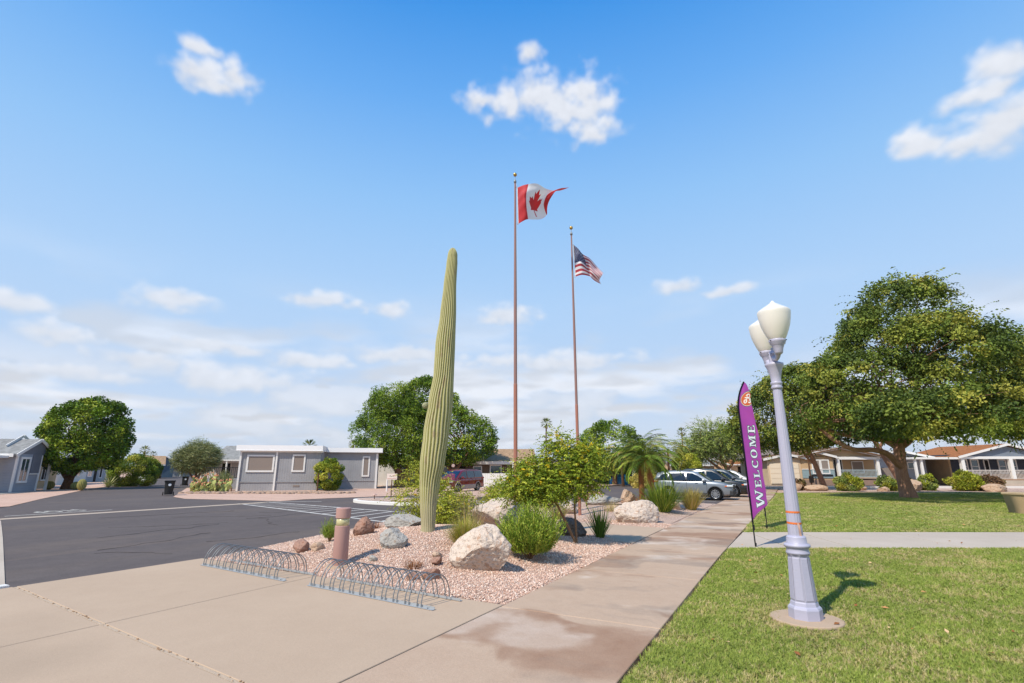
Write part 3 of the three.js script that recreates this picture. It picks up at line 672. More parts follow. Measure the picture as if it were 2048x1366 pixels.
function flagMesh(name, label, grid, art, x, y, z) {
  const t = thing(name, label, 'flag', [x, y, z], YAW, 'flags flying from the flagpoles');
  const ns = grid.length, nt = grid[0].length, NU = 60, NV = 40, cat = (p, u) => { const n = p.length - 1, k = Math.min(Math.floor(u * n), n - 1), f = u * n - k, P = (i) => p[clamp(i, 0, n)]; return 0.5 * ((2 * P(k)) + (P(k + 1) - P(k - 1)) * f + (2 * P(k - 1) - 5 * P(k) + 4 * P(k + 1) - P(k + 2)) * f * f + (3 * P(k) - P(k - 1) - 3 * P(k + 1) + P(k + 2)) * f * f * f); };
  const pos = [], uv = [], idx = [];
  for (let j = 0; j <= NV; j++) for (let i = 0; i <= NU; i++) {
    const u = i / NU, v = j / NV;
    for (let c = 0; c < 3; c++) { let q = cat(grid.map((col) => cat(col.map((pt) => pt[c]), v)), u); if (c === 2) q += 0.05 * u * Math.sin(u * 13 + v * 5) + 0.015 * Math.sin(v * 21 + u * 8); pos.push(q); }
    uv.push(u, 1 - v); if (i < NU && j < NV) { const a = j * (NU + 1) + i; idx.push(a, a + NU + 1, a + 1, a + 1, a + NU + 1, a + NU + 2); }
  }
  const g = new THREE.BufferGeometry(); g.setAttribute('position', new THREE.Float32BufferAttribute(pos, 3)); g.setAttribute('uv', new THREE.Float32BufferAttribute(uv, 2)); g.setIndex(idx); g.computeVertexNormals();
  mesh('cloth', g, phys('#ffffff', 0.75, { map: art, side: THREE.DoubleSide, transmission: 0.35, thickness: 0 }), t);
  const a = grid[0][0], b = grid[0][nt - 1];
  mesh('hoist_band', limb([[a[0] - 0.01, a[1], a[2]], [b[0] - 0.01, b[1], b[2]]], [0.012, 0.012], 6, 2), M.white, t);
  for (const p of [a, b]) mesh('snap_hook', place(metric(new THREE.TorusGeometry(0.03, 0.006, 6, 12)), p[0] - 0.035, p[1], p[2]), M.galv, t);
}
{
  const leaf = [[0, 1], [0.14, 0.74], [0.28, 0.82], [0.21, 0.40], [0.42, 0.60], [0.47, 0.49], [0.70, 0.54], [0.62, 0.32], [0.70, 0.26], [0.34, -0.03], [0.39, -0.17], [0.04, -0.11], [0.05, -0.5]];
  const ca = canvasTex(512, 256, (g, w, h) => {
    g.fillStyle = '#ece8e4'; g.fillRect(0, 0, w, h); g.fillStyle = '#c41f26'; g.fillRect(0, 0, w / 4, h); g.fillRect(w * 0.75, 0, w / 4, h);
    g.beginPath(); const pts = [...leaf, ...leaf.slice().reverse().map(([x, y]) => [-x, y])]; pts.forEach(([x, y], i) => g[i ? 'lineTo' : 'moveTo'](w / 2 + x * 118, h / 2 - (y - 0.25) * 128)); g.fill();
  });
  const us = canvasTex(512, 270, (g, w, h) => {
    for (let i = 0; i < 13; i++) { g.fillStyle = i % 2 ? '#ebe7e4' : '#b32a36'; g.fillRect(0, i * h / 13, w, h / 13 + 1); }
    g.fillStyle = '#333a5e'; g.fillRect(0, 0, w * 0.4, h * 7 / 13); g.fillStyle = '#f2f0ee';
    for (let r = 0; r < 9; r++) for (let c = 0; c < (r % 2 ? 5 : 6); c++) {
      const cx = (c * 2 + (r % 2 ? 2 : 1)) * w * 0.4 / 12, cy = (r + 1) * h * 7 / 13 / 10; g.beginPath();
      for (let k = 0; k < 10; k++) { const a = k * Math.PI / 5 - Math.PI / 2, q = k % 2 ? 2.6 : 6.4; g[k ? 'lineTo' : 'moveTo'](cx + Math.cos(a) * q, cy + Math.sin(a) * q); } g.fill();
    }
  });
  flagMesh('maple_leaf_flag', 'red and white maple leaf flag streaming from the left flagpole', [
    [[0, 0, 0], [0.01, -0.5, 0], [0.02, -1.0, 0], [0.03, -1.58, 0]],
    [[0.32, 0.0, 0.2], [0.26, -0.48, 0.34], [0.28, -0.95, 0.3], [0.33, -1.46, 0.12]],
    [[0.75, 0.05, 0.22], [0.58, -0.42, 0.05], [0.5, -0.85, -0.12], [0.62, -1.28, -0.2]],
    [[1.15, -0.07, 0.0], [0.92, -0.36, -0.22], [0.82, -0.75, -0.4], [1.0, -1.1, -0.5]],
    [[1.6, -0.04, -0.15], [1.28, -0.22, 0.0], [1.12, -0.5, -0.3], [1.2, -0.82, -0.65]],
    [[2.06, 0.08, -0.15], [1.66, -0.13, 0.08], [1.4, -0.3, 0.02], [1.15, -0.5, -0.6]]], ca, -8.31, 12.62, -16.2);
  flagMesh('striped_flag', 'drooping stars and stripes flag on the right flagpole', [
    [[0, 0, 0], [0.02, -0.5, 0], [0.03, -1.0, 0], [0.05, -1.42, 0]],
    [[0.16, -0.24, 0.14], [0.22, -0.6, 0.22], [0.26, -1.0, 0.22], [0.3, -1.4, 0.14]],
    [[0.36, -0.46, 0.1], [0.48, -0.74, -0.05], [0.56, -1.05, -0.12], [0.66, -1.36, -0.1]],
    [[0.62, -0.66, 0.12], [0.62, -0.92, 0.18], [0.64, -1.2, 0.22], [0.62, -1.44, 0.1]],
    [[0.9, -0.9, 0.0], [0.86, -1.14, 0.1], [0.84, -1.4, 0.16], [0.76, -1.56, 0.0]],
    [[1.18, -1.28, 0.02], [1.1, -1.44, 0.16], [1.02, -1.58, 0.06], [1.1, -1.68, -0.1]]], us, -6.98, 10.9, -18.74);
}

// saguaro: ribbed column leaning slightly, heights and half widths measured
{
  const t = thing('saguaro_cactus', 'towering ribbed saguaro cactus leaning on the gravel mound', 'cactus', [-7.42, 0.36, -9.95], YAW);
  const row = [[0.0, 0.0, 0.165], [0.12, 0, 0.158], [0.57, -0.012, 0.188], [1.05, 0.002, 0.232], [1.55, 0.05, 0.292], [2.22, 0.113, 0.304], [2.89, 0.185, 0.297], [3.64, 0.244, 0.249], [4.36, 0.256, 0.243], [5.16, 0.305, 0.201], [5.92, 0.325, 0.162], [6.55, 0.36, 0.140], [6.80, 0.37, 0.118], [6.92, 0.37, 0.075], [6.965, 0.37, 0.0]];
  const NR = 24, SEG = NR * 8, NY = 200, pos = [], uv = [], idx = [], col = [];
  const at = (y, c) => { let k = 0; while (k < row.length - 2 && row[k + 1][0] < y) k++; const f = clamp((y - row[k][0]) / (row[k + 1][0] - row[k][0])); const s = f * f * (3 - 2 * f); return lerp(row[k][c], row[k + 1][c], c === 2 && y > 6.5 ? f : lerp(f, s, 0.6)); };
  for (let j = 0; j <= NY; j++) {
    const y = j < NY * 0.9 ? 6.7 * j / (NY * 0.9) : 6.7 + 0.265 * Math.sin((j / NY - 0.9) / 0.1 * Math.PI / 2), cx = at(y, 1), r = y > 6.7 ? 0.128 * Math.sqrt(clamp(1 - ((y - 6.7) / 0.265) ** 2)) : at(y, 2);
    for (let i = 0; i <= SEG; i++) {
      const a = i / SEG * Math.PI * 2, tw = 0.10 * Math.sin(y * 1.1 + a) + 0.05 * Math.sin(y * 2.7 + 2 * a), ph = (a + tw) * NR / 2;
      const fewer = y < 1.0 ? 0.6 : 1, rib = Math.abs(Math.cos(ph)), k = 1 - 0.165 * fewer * Math.pow(1 - rib, 1.4) - 0.02 * (fbm(Math.cos(a) * 2 + 5, y * 1.6, Math.sin(a) * 2 + 5, 3) - 0.5) * 2 + 0.03 * (vnoise(Math.cos(a) * 1.5 + 9, y * 1.1, Math.sin(a) * 1.5 + 9) - 0.5);
      pos.push(cx + Math.cos(a) * r * k, y, Math.sin(a) * r * k); uv.push(i / SEG * 1.6, y);
      const low = sstep(1.1, 0.2, y + (fbm(a * 2, y * 3, 0, 3) - 0.5) * 0.9), scar = sstep(0.66, 0.76, fbm(Math.cos(a) * 4 + 3, y * 3.2, Math.sin(a) * 4 + 3, 4));
      const n = fbm(Math.cos(a) * 3 + 1, y * 2, Math.sin(a) * 3 + 1, 4), spine = Math.pow(rib, 7);
      let c = mix3([0.29, 0.29, 0.10], [0.41, 0.39, 0.155], n); c = mix3(c, [0.56, 0.51, 0.31], spine * 0.9); c = mix3(c, [0.42, 0.36, 0.25], low * 0.6); c = mix3(c, [0.30, 0.20, 0.13], scar * 0.6);
      col.push(...c);
      if (i < SEG && j < NY) { const b = j * (SEG + 1) + i; idx.push(b, b + SEG + 1, b + 1, b + 1, b + SEG + 1, b + SEG + 2); }
    }
  }
  const g = new THREE.BufferGeometry(); g.setAttribute('position', new THREE.Float32BufferAttribute(pos, 3)); g.setAttribute('uv', new THREE.Float32BufferAttribute(uv, 2)); g.setAttribute('color', new THREE.Float32BufferAttribute(col, 3)); g.setIndex(idx); g.computeVertexNormals();
  const skin = mat('#ffffff', 0.75, { vertexColors: true, bumpMap: T.fine, bumpScale: 0.004 });
  mesh('stem', g, skin, t);
  // budding arm on the left flank
  const b = new THREE.SphereGeometry(0.075, 48, 16), q = b.attributes.position, bc = [];
  for (let i = 0; i < q.count; i++) { const a = Math.atan2(q.getZ(i), q.getX(i)), rib = Math.abs(Math.cos(a * 6)); const k = 0.86 + 0.14 * rib; q.setX(i, q.getX(i) * k); q.setZ(i, q.getZ(i) * k); bc.push(...mix3([0.2, 0.22, 0.1], [0.5, 0.47, 0.32], rib ** 4)); }
  b.setAttribute('color', new THREE.Float32BufferAttribute(bc, 3)); b.computeVertexNormals(); b.rotateZ(1.2); b.translate(-0.16, 2.86, 0.1); mesh('arm_bud', b, skin, t);
}

// boulders
T.rock = tex(512, (u, v) => { const a = fbm(u * 5, v * 5, 0, 5, 5), b = fbm(u * 30, v * 30, 0, 3, 30), s = fbm(u * 9 + 3, v * 9, 0, 4, 9); let c = mix3([198, 188, 178], [230, 222, 214], a * 0.6 + b * 0.4); c = mix3(c, [168, 132, 108], 0.6 * sstep(0.60, 0.74, s)); c = mix3(c, [140, 132, 126], 0.45 * sstep(0.6, 0.72, b)); return c; }, 0.9);
T.rockB = tex(512, (u, v) => fbm(u * 8, v * 8, 0, 6, 8), 0.7, false);
const rockMat = (tint, rough = 0.9) => mat(tint, rough, { map: T.rock, bumpMap: T.rockB, bumpScale: 0.05 });
M.rockPale = rockMat('#f6ece2'); M.rockGrey = rockMat('#c9cdcd'); M.rockRed = rockMat('#c4a294'); M.rockTan = rockMat('#e6cfba'); M.rockDark = rockMat('#8f8680');
function rockGeo(seed, sx, sy, sz, detail = 14, cuts = 9) {
  const g = new THREE.IcosahedronGeometry(1, detail), p = g.attributes.position, r = rng(seed), v = new THREE.Vector3(), planes = [];
  for (let i = 0; i < cuts; i++) { const n = new THREE.Vector3(r() - 0.5, (r() - 0.35), r() - 0.5).normalize(); planes.push([n, 0.55 + r() * 0.32]); }
  for (let i = 0; i < p.count; i++) {
    v.fromBufferAttribute(p, i); const d = v.clone();
    for (const [n, h] of planes) { const k = v.dot(n) - h; if (k > 0) v.addScaledVector(n, -k * 0.93); }
    const n1 = fbm(d.x * 1.7 + seed, d.y * 1.7 + 5, d.z * 1.7 + 9, 4) - 0.5, n2 = Math.abs(fbm(d.x * 4 + seed, d.y * 4 + 1, d.z * 4 + 2, 4) - 0.5);
    v.multiplyScalar(1 + n1 * 0.28 - n2 * 0.22); v.y = Math.max(v.y, -0.62 + 0.1 * n1);
    p.setXYZ(i, v.x * sx, v.y * sy, v.z * sz);
  }
  g.computeVertexNormals(); const c = metric(g); c.computeBoundingBox(); c.translate(0, -c.boundingBox.min.y - 0.06 * sy, 0); return c;
}
function boulder(label, seed, x, z, s, m, turn = 0, group = 'boulders set in the gravel bed', detail = 14) {
  const t = thing('boulder', label, 'boulder', [x, bedH(x, z) - 0.02, z], turn, group); mesh('stone', rockGeo(seed, ...s, detail), m, t); return t;
}
boulder('large pale angular boulder with a rust side nearest the bike racks', 31, -5.0, -8.25, [0.60, 0.50, 0.40], M.rockPale, YAW - 0.3);
boulder('white and grey jagged boulder right of the bollard', 12, -7.2, -8.5, [0.30, 0.24, 0.22], M.rockGrey, 0.4);
boulder('brownish grey boulder partly behind the bollard', 17, -8.85, -9.4, [0.26, 0.27, 0.24], M.rockRed, 1.2);
boulder('long flat greenish grey rock left of the saguaro foot', 23, -8.6, -10.6, [0.55, 0.20, 0.3], M.rockGrey, YAW + 0.2);
boulder('big pale craggy boulder between saguaro and green bush', 29, -7.2, -13.0, [0.95, 0.62, 0.55], M.rockPale, YAW);
boulder('dark grey rock behind the slender stems of the yellow-flowered tree', 37, -5.2, -13.2, [0.42, 0.34, 0.3], M.rockDark, 0.8);
boulder('broad cream boulder with brown fissure beside the sidewalk', 41, -4.75, -18.0, [0.86, 0.48, 0.5], M.rockPale, YAW + 0.1);
boulder('flat green-grey slab rock left of the twin palms', 43, -7.3, -22.3, [1.0, 0.28, 0.55], M.rockGrey, YAW);
boulder('reddish rock at the far road edge of the bed', 47, -8.9, -25.5, [0.55, 0.42, 0.4], M.rockRed, 0.3);
boulder('small white rock left of the broad cream boulder', 53, -5.7, -20.7, [0.34, 0.24, 0.26], M.rockPale, 0.3);
boulder('pale rock beside the base of the right flagpole', 59, -7.6, -19.0, [0.34, 0.36, 0.3], M.rockPale, 1.0);
boulder('pale upright rock just left of the palm trunks', 61, -6.9, -24.6, [0.4, 0.46, 0.36], M.rockTan, 0.2);
boulder('low pale rock behind the saguaro on the road side', 63, -9.8, -14.6, [0.6, 0.36, 0.34], M.rockPale, YAW);
boulder('small pale rock under the golden grass clump', 67, -4.55, -23.6, [0.3, 0.22, 0.22], M.rockTan, 0.9);
{
  // palm-sized rocks scattered near the big boulder
  const r = rng(91), names = [['rust brown rock lying before the pale boulder', -5.35, -7.3, 0.13, M.rockRed], ['rust coloured rock cluster stone left of the prickly bush', -9.15, -7.95, 0.16, M.rockRed], ['flat pinkish stone right of the rust rock by the road', -8.75, -8.0, 0.12, M.rockTan],
    ['small rust rock between bike rack and pale boulder', -5.62, -7.15, 0.09, M.rockRed], ['reddish stone left of the pale boulder foot', -5.75, -8.0, 0.10, M.rockRed], ['small grey stone beside the bollard shadow', -7.0, -7.75, 0.07, M.rockGrey], ['fist-sized tan stone before the grass clump', -5.95, -8.3, 0.09, M.rockTan]];
  names.forEach(([label, x, z, s, m], i) => { const t = thing('small_rock', label, 'rock', [x, bedH(x, z) - 0.01, z], r() * 6, 'small rocks in the gravel bed'); mesh('stone', rockGeo(100 + i, s * 1.3, s, s, 5, 7), m, t); });
}

// ---------------------------------------------------------------- plants
T.bark = tex(512, (u, v) => { const a = fbm(u * 14, v * 4, 0, 5), b = fbm(u * 40, v * 16, 0, 3); return mix3([92, 68, 52], [162, 128, 102], a * 0.6 + b * 0.4); }, [0.5, 1.2]);
T.barkB = tex(512, (u, v) => fbm(u * 16, v * 5, 0, 5), [0.5, 1.2], false);
M.bark = mat('#ffffff', 0.95, { map: T.bark, bumpMap: T.barkB, bumpScale: 0.03 });
M.barkGrey = mat('#cfc6bc', 0.95, { map: T.bark, bumpMap: T.barkB, bumpScale: 0.03 });
T.barkR = tex(512, (u, v) => { const a = fbm(u * 14, v * 4, 0, 5), b = fbm(u * 40, v * 16, 0, 3); return mix3([128, 92, 74], [206, 162, 136], a * 0.6 + b * 0.4); }, [0.5, 1.2]);
M.barkRed = mat('#ffffff', 0.9, { map: T.barkR, bumpMap: T.barkB, bumpScale: 0.02 });
M.twig = mat('#8a6b50', 0.9);
const foliage = (rough = 0.6, trans = 0.24) => new THREE.MeshPhysicalMaterial({ color: '#ffffff', vertexColors: true, roughness: rough, side: THREE.DoubleSide, transmission: trans, thickness: 0, specularIntensity: 0.35 });
M.leaf = foliage(); M.leafGloss = foliage(0.42, 0.15); M.petal = foliage(0.8, 0.35); M.blade = foliage(0.7, 0.25);

class Leaves {
  constructor() { this.p = []; this.c = []; this.n = 0; }
  // one pointed leaf: two folded triangles from base b along d, lying in the plane whose normal is near n
  leaf(bx_, by_, bz_, dx, dy, dz, nx, ny, nz, L, W, col) {
    let sx = dy * nz - dz * ny, sy = dz * nx - dx * nz, sz = dx * ny - dy * nx; const l = Math.hypot(sx, sy, sz) || 1; sx *= W / l; sy *= W / l; sz *= W / l;
    const mx = bx_ + dx * L * 0.45, my = by_ + dy * L * 0.45, mz = bz_ + dz * L * 0.45, tx = bx_ + dx * L, ty = by_ + dy * L, tz = bz_ + dz * L, f = W * 0.35;
    this.p.push(bx_, by_, bz_, mx + sx + nx * f, my + sy + ny * f, mz + sz + nz * f, tx, ty, tz, bx_, by_, bz_, tx, ty, tz, mx - sx + nx * f, my - sy + ny * f, mz - sz + nz * f);
    for (let i = 0; i < 6; i++) this.c.push(col[0], col[1], col[2]); this.n++;
  }
  // tapering curved blade of grass
  blade(x, y, z, ang, L, W, lean, droop, col, seg = 4) {
    const cx = Math.cos(ang), cz = Math.sin(ang); let px = x, py = y, pz = z, prev = null;
    for (let i = 0; i <= seg; i++) {
      const t = i / seg, w = W * (i === seg ? 0.05 : (1 - t * t * 0.8)), a = [px - cz * w, py, pz + cx * w], b = [px + cz * w, py, pz - cx * w];
      if (prev) { this.p.push(...prev[0], ...prev[1], ...b, ...prev[0], ...b, ...a); for (let k = 0; k < 6; k++) this.c.push(col[0], col[1], col[2]); }
      prev = [a, b]; const th = lean + droop * t, s = L / seg; px += Math.sin(th) * cx * s; pz += Math.sin(th) * cz * s; py += Math.cos(th) * s;
    }
    this.n++;
  }
  build() {
    const g = new THREE.BufferGeometry(); g.setAttribute('position', new THREE.Float32BufferAttribute(this.p, 3)); g.setAttribute('color', new THREE.Float32BufferAttribute(this.c, 3)); g.computeVertexNormals(); return g;
  }
}
const hexLin = (h) => { const c = new THREE.Color(h); return [c.r, c.g, c.b]; };
const tone = (pal, r) => { const c = pal[Math.floor(r() * pal.length)], k = 0.8 + 0.4 * r(); return [c[0] * k, c[1] * k, c[2] * k]; };
const PAL = {
  ficus: ['#6f8a22', '#5f7a1e', '#86992c', '#4c681b', '#9aa636', '#587320'].map(hexLin),
  bright: ['#6a8420', '#7b9228', '#5a751c', '#8c9e32', '#4d681a'].map(hexLin),
  elm: ['#6f8030', '#7f8e38', '#5e7029', '#93993f', '#516326', '#a3a044'].map(hexLin),
  olive: ['#8a915a', '#9da068', '#788250', '#adac78', '#6c774a'].map(hexLin),
  mesq: ['#86964a', '#98a556', '#758840', '#a9b064'].map(hexLin),
  bells: ['#909e2c', '#a2ae36', '#7c8f28', '#b4b842', '#6b8224'].map(hexLin),
  bush: ['#77902c', '#8aa034', '#668024', '#9cac40', '#acb248'].map(hexLin),
  gold: ['#b5a54a', '#c8b45a', '#9c963f', '#d3c06c'].map(hexLin),
  straw: ['#c2ad74', '#d5c08a', '#ab9960'].map(hexLin),
  dark: ['#5a7226', '#678029', '#4b6122', '#768d34'].map(hexLin),
  lime: ['#9aa430', '#acb03c', '#868f28', '#bcb84a'].map(hexLin),
};
function rdir(r) { const z = r() * 2 - 1, a = r() * 6.2832, s = Math.sqrt(1 - z * z); return [s * Math.cos(a), z, s * Math.sin(a)]; }
// crown made of leaf clumps sitting on the skin (and partly inside) of several lobes
function crown(seed, lobes, { bumps = 150, leaves = 240, bumpR = 0.6, flat = 0.8, L, W, pal, droop = 0, up = 0.35, depth = 0.5, inner = 0.12 }) {
  const r = rng(seed), out = new Leaves(), vol = lobes.map(([, , , a, b, c]) => Math.pow(a * b * c, 0.67)), tot = vol.reduce((s, v) => s + v, 0);
  const inside = (x, y, z, skip) => lobes.some(([lx, ly, lz, a, b, c], i) => i !== skip && ((x - lx) / a) ** 2 + ((y - ly) / b) ** 2 + ((z - lz) / c) ** 2 < 0.6);
  for (let k = 0; k < bumps; k++) {
    let i, d, cx, cy, cz, tries = 0;
    do { let q = r() * tot; i = 0; while (q > vol[i] && i < lobes.length - 1) q -= vol[i++]; const [lx, ly, lz, a, b, c] = lobes[i]; d = rdir(r); const rad = 0.78 + 0.24 * r(); cx = lx + d[0] * a * rad; cy = ly + d[1] * b * rad; cz = lz + d[2] * c * rad; tries++; } while (inside(cx, cy, cz, i) && tries < 8);
    const shade = tone(pal, r), br = bumpR * (0.6 + r() * 0.8), n = Math.round(leaves * (br / bumpR) ** 2);
    for (let m = 0; m < n; m++) {
      const e = rdir(r), in_ = r() < inner; if (!in_ && e[0] * d[0] + e[1] * d[1] + e[2] * d[2] < -0.35) continue;
      const rr = br * (in_ ? -0.8 * r() : 1 - depth * r() * r() + 0.18 * (vnoise(e[0] * 4 + k, e[1] * 4, e[2] * 4) - 0.5)), px = cx + e[0] * rr, py = cy + e[1] * rr * flat - droop * br * r() * 0.5, pz = cz + e[2] * rr;
      const f = rdir(r); let vx = e[0] * 0.7 + f[0], vy = e[1] * 0.5 + f[1] * 0.8 - droop, vz = e[2] * 0.7 + f[2]; const vl = Math.hypot(vx, vy, vz) || 1;
      const g = rdir(r); let nx = e[0] * 0.9 + g[0] * 0.7, ny = e[1] * 0.9 + up + g[1] * 0.7, nz = e[2] * 0.9 + g[2] * 0.7; const nl = Math.hypot(nx, ny, nz) || 1;
      const s = 0.7 + r() * 0.6, k2 = 0.8 + r() * 0.4;
      out.leaf(px, py, pz, vx / vl, vy / vl, vz / vl, nx / nl, ny / nl, nz / nl, L * s, W * s, [shade[0] * k2, shade[1] * k2, shade[2] * k2]);
    }
  }
  return out;
}
// hanging leafy sprays: curved twigs set with small leaves
function sprays(out, seed, lobes, { count, len, leaves, L, W, pal, sag = 1.2, shell = 0.6 }) {
  const r = rng(seed), vol = lobes.map(([, , , a, b, c]) => Math.pow(a * b * c, 0.6)), tot = vol.reduce((s, v) => s + v, 0);
  for (let k = 0; k < count; k++) {
    let q = r() * tot, i = 0; while (q > vol[i] && i < lobes.length - 1) q -= vol[i++];
    const [lx, ly, lz, a, b, c] = lobes[i], d = rdir(r), n = 1 + (fbm(d[0] * 2 + i * 9, d[1] * 2 + seed, d[2] * 2, 3) - 0.5) * 0.8, rad = (shell + (1 - shell) * Math.sqrt(r())) * n;
    let x = lx + d[0] * a * rad, y = ly + d[1] * b * rad, z = lz + d[2] * c * rad;
    let vx = d[0] + (r() - 0.5) * 1.2, vy = d[1] * 0.6 + 0.25 + (r() - 0.5) * 0.6, vz = d[2] + (r() - 0.5) * 1.2; const l0 = Math.hypot(vx, vy, vz); vx /= l0; vy /= l0; vz /= l0;
    const ln = len * (0.5 + r()), st = ln / leaves, shade = tone(pal, r);
    for (let m = 0; m < leaves; m++) {
      x += vx * st; y += vy * st; z += vz * st; vy -= sag / leaves; const l = Math.hypot(vx, vy, vz); vx /= l; vy /= l; vz /= l;
      const side = m % 2 ? 1 : -1, f = rdir(r), hx = -vz * side + vx * 0.6 + f[0] * 0.5, hy = vy * 0.6 - 0.15 + f[1] * 0.5, hz = vx * side + vz * 0.6 + f[2] * 0.5, hl = Math.hypot(hx, hy, hz);
      const s = 0.7 + r() * 0.6, k2 = 0.85 + r() * 0.3, nn = rdir(r), ny = nn[1] * 0.7 + 0.6, nl = Math.hypot(nn[0] * 0.7, ny, nn[2] * 0.7);
      out.leaf(x, y, z, hx / hl, hy / hl, hz / hl, nn[0] * 0.7 / nl, ny / nl, nn[2] * 0.7 / nl, L * s, W * s, [shade[0] * k2, shade[1] * k2, shade[2] * k2]);
    }
  }
  return out;
}
function twigs(seed, from, lobes, count, r0, spread = 0.7) {
  const r = rng(seed), gs = [];
  for (let k = 0; k < count; k++) {
    const [lx, ly, lz, a, b, c] = lobes[k % lobes.length], f = from[Math.floor(r() * from.length)], e = [lx + (r() - 0.5) * a * 2 * spread, ly + (r() - 0.35) * b * 1.6 * spread, lz + (r() - 0.5) * c * 2 * spread];
    const m = [lerp(f[0], e[0], 0.45) + (r() - 0.5) * 0.25 * a, lerp(f[1], e[1], 0.55) + 0.1 * b, lerp(f[2], e[2], 0.45) + (r() - 0.5) * 0.25 * c];
    gs.push(limb([f, m, e], [r0, r0 * 0.55, r0 * 0.15], 6, 4));
  }
  return join(gs);
}
function tree(name, label, group, [x, z], turn, barkMat, trunks, lobes, leafGeo, leafMat, twigGeo) {
  const t = thing(name, label, 'tree', [x, -0.03, z], turn, group);
  trunks.forEach((g, i) => mesh(i ? 'branch' : 'trunk', g, barkMat, t));
  if (twigGeo) { const b = mesh('twigs', twigGeo, barkMat, t); b.userData.kind = 'stuff'; }
  mesh('crown', leafGeo, leafMat, t); return t;
}

// --- the big elm right of the lamp post (about 34 m off) and its two neighbours
{
  const trunks = [
    limb([[0.2, -0.1, 0], [0.12, 0.5, 0], [0, 1.4, 0], [0.05, 2.4, 0], [0.15, 3.4, 0], [0.3, 4.8, 0.1], [0.2, 6.5, 0.2]], [0.52, 0.37, 0.32, 0.32, 0.3, 0.22, 0.12], 14, 5),
    limb([[0.0, 1.9, 0.1], [-0.5, 2.15, 0.4], [-1.2, 2.7, 0.7], [-2.2, 2.95, 0.9], [-3.4, 3.0, 0.8], [-4.4, 3.6, 0.6], [-5.2, 4.5, 0.3], [-6.0, 5.2, 0]], [0.2, 0.19, 0.17, 0.15, 0.14, 0.12, 0.08, 0.04], 10, 5),
    limb([[0.1, 3.1, 0], [-0.5, 3.6, -0.3], [-1.6, 3.75, -0.5], [-3.0, 4.0, -0.6], [-4.4, 4.4, -0.4], [-5.6, 4.6, 0]], [0.22, 0.17, 0.14, 0.12, 0.09, 0.04], 10, 5),
    limb([[0.2, 3.2, 0], [0.7, 3.6, 0.2], [1.2, 4.4, 0.3], [1.45, 5.3, 0.3], [1.9, 6.6, 0.1], [2.6, 8, 0]], [0.26, 0.22, 0.19, 0.17, 0.12, 0.06], 10, 5),
    limb([[1.4, 5.1, 0.3], [2.4, 5.6, 0.8], [3.8, 6.0, 1.0], [5.2, 6.2, 0.8]], [0.13, 0.11, 0.08, 0.03], 8, 5),
    limb([[0.25, 5, 0.1], [-0.6, 6.4, 0.5], [-1.2, 8.2, 0.6]], [0.17, 0.11, 0.04], 8, 5),
  ];
  const lobes = [[0.6, 8.8, 1.5, 4.2, 3.4, 4], [-2.8, 6.9, 2.0, 3.2, 2.4, 3.2], [4.2, 7.8, 1.6, 3.2, 3.0, 3.2], [1.4, 12.2, 1.2, 2.4, 2.0, 2.4], [0.0, 6.2, 3.2, 3.0, 2.0, 2.4], [6.2, 5.4, 2.2, 2.0, 1.4, 2.2], [-0.6, 10.9, 1.4, 2.2, 1.8, 2.2], [2.9, 12.0, 0.8, 1.7, 2.0, 1.8], [-4.6, 5.6, 1.4, 1.6, 1.2, 1.8], [-0.9, 4.9, 1.0, 1.6, 1.1, 1.8], [3.1, 5.6, 2.4, 1.5, 1.1, 1.6], [6.4, 7.8, 1.0, 1.6, 1.5, 1.8],
    [0.2, 5.0, 6.0, 2.8, 1.3, 2.2], [4.0, 5.2, 5.6, 2.4, 1.3, 2.2], [-3.4, 4.7, 5.8, 2.2, 1.1, 2.2], [0.8, 8.8, 4.6, 2.8, 2.0, 2.0]];
  const lv = crown(11, lobes, { bumps: 500, leaves: 255, bumpR: 0.72, flat: 0.62, L: 0.18, W: 0.064, pal: PAL.elm, droop: 0.4, inner: 0.3 });
  sprays(lv, 12, lobes, { count: 1500, len: 1.1, leaves: 12, L: 0.17, W: 0.045, pal: PAL.elm, sag: 1.5, shell: 0.75 });
  const ends = [[-6, 5.2, 0], [-5.6, 4.6, 0], [2.6, 8, 0], [5.2, 6.2, 0.8], [0.2, 6.5, 0.2], [-1.2, 8.2, 0.6], [1.9, 6.6, 0.1], [-3, 4, -0.6], [1.45, 5.3, 0.3]];
  const geo = lv.build(), tw = twigs(13, ends, lobes, 90, 0.05, 0.8);
  const big = tree('elm_tree', 'big spreading elm with low bent limbs on the lawn, right of the lamp post', 'spreading lawn trees', [6.3, -41.5], YAW, M.barkRed, trunks, lobes, geo, M.leaf, tw);
  big.scale.setScalar(1.0);
  // second, thinner tree behind the banner
  const tr2 = [limb([[0.35, -0.1, 0], [0.1, 1.0, 0], [-0.35, 2.4, 0.1], [-0.75, 3.7, 0.1], [-0.6, 5.2, 0.1], [-0.9, 6.6, 0]], [0.28, 0.21, 0.19, 0.16, 0.12, 0.05], 12, 5), limb([[-0.3, 2.2, 0], [-1.0, 2.8, 0.2], [-1.6, 3.8, 0.4], [-2.6, 4.8, 0.4]], [0.12, 0.1, 0.08, 0.03], 8, 5), limb([[-0.7, 4.0, 0], [0.3, 4.8, 0.2], [1.3, 5.8, 0.2]], [0.12, 0.09, 0.03], 8, 5)];
  const lob2 = [[-3.6, 6.2, 0, 3.2, 2.4, 2.8], [0.2, 6.9, 0, 3.0, 2.7, 2.8], [-1.6, 8.4, 0, 2.8, 2.2, 2.4], [-5.4, 5.2, 0, 2.0, 1.6, 2], [1.9, 5.6, 0.4, 1.6, 1.4, 1.6], [-2.4, 5.0, 0.8, 2.2, 1.4, 1.8], [-0.6, 9.6, 0, 1.6, 1.4, 1.6]];
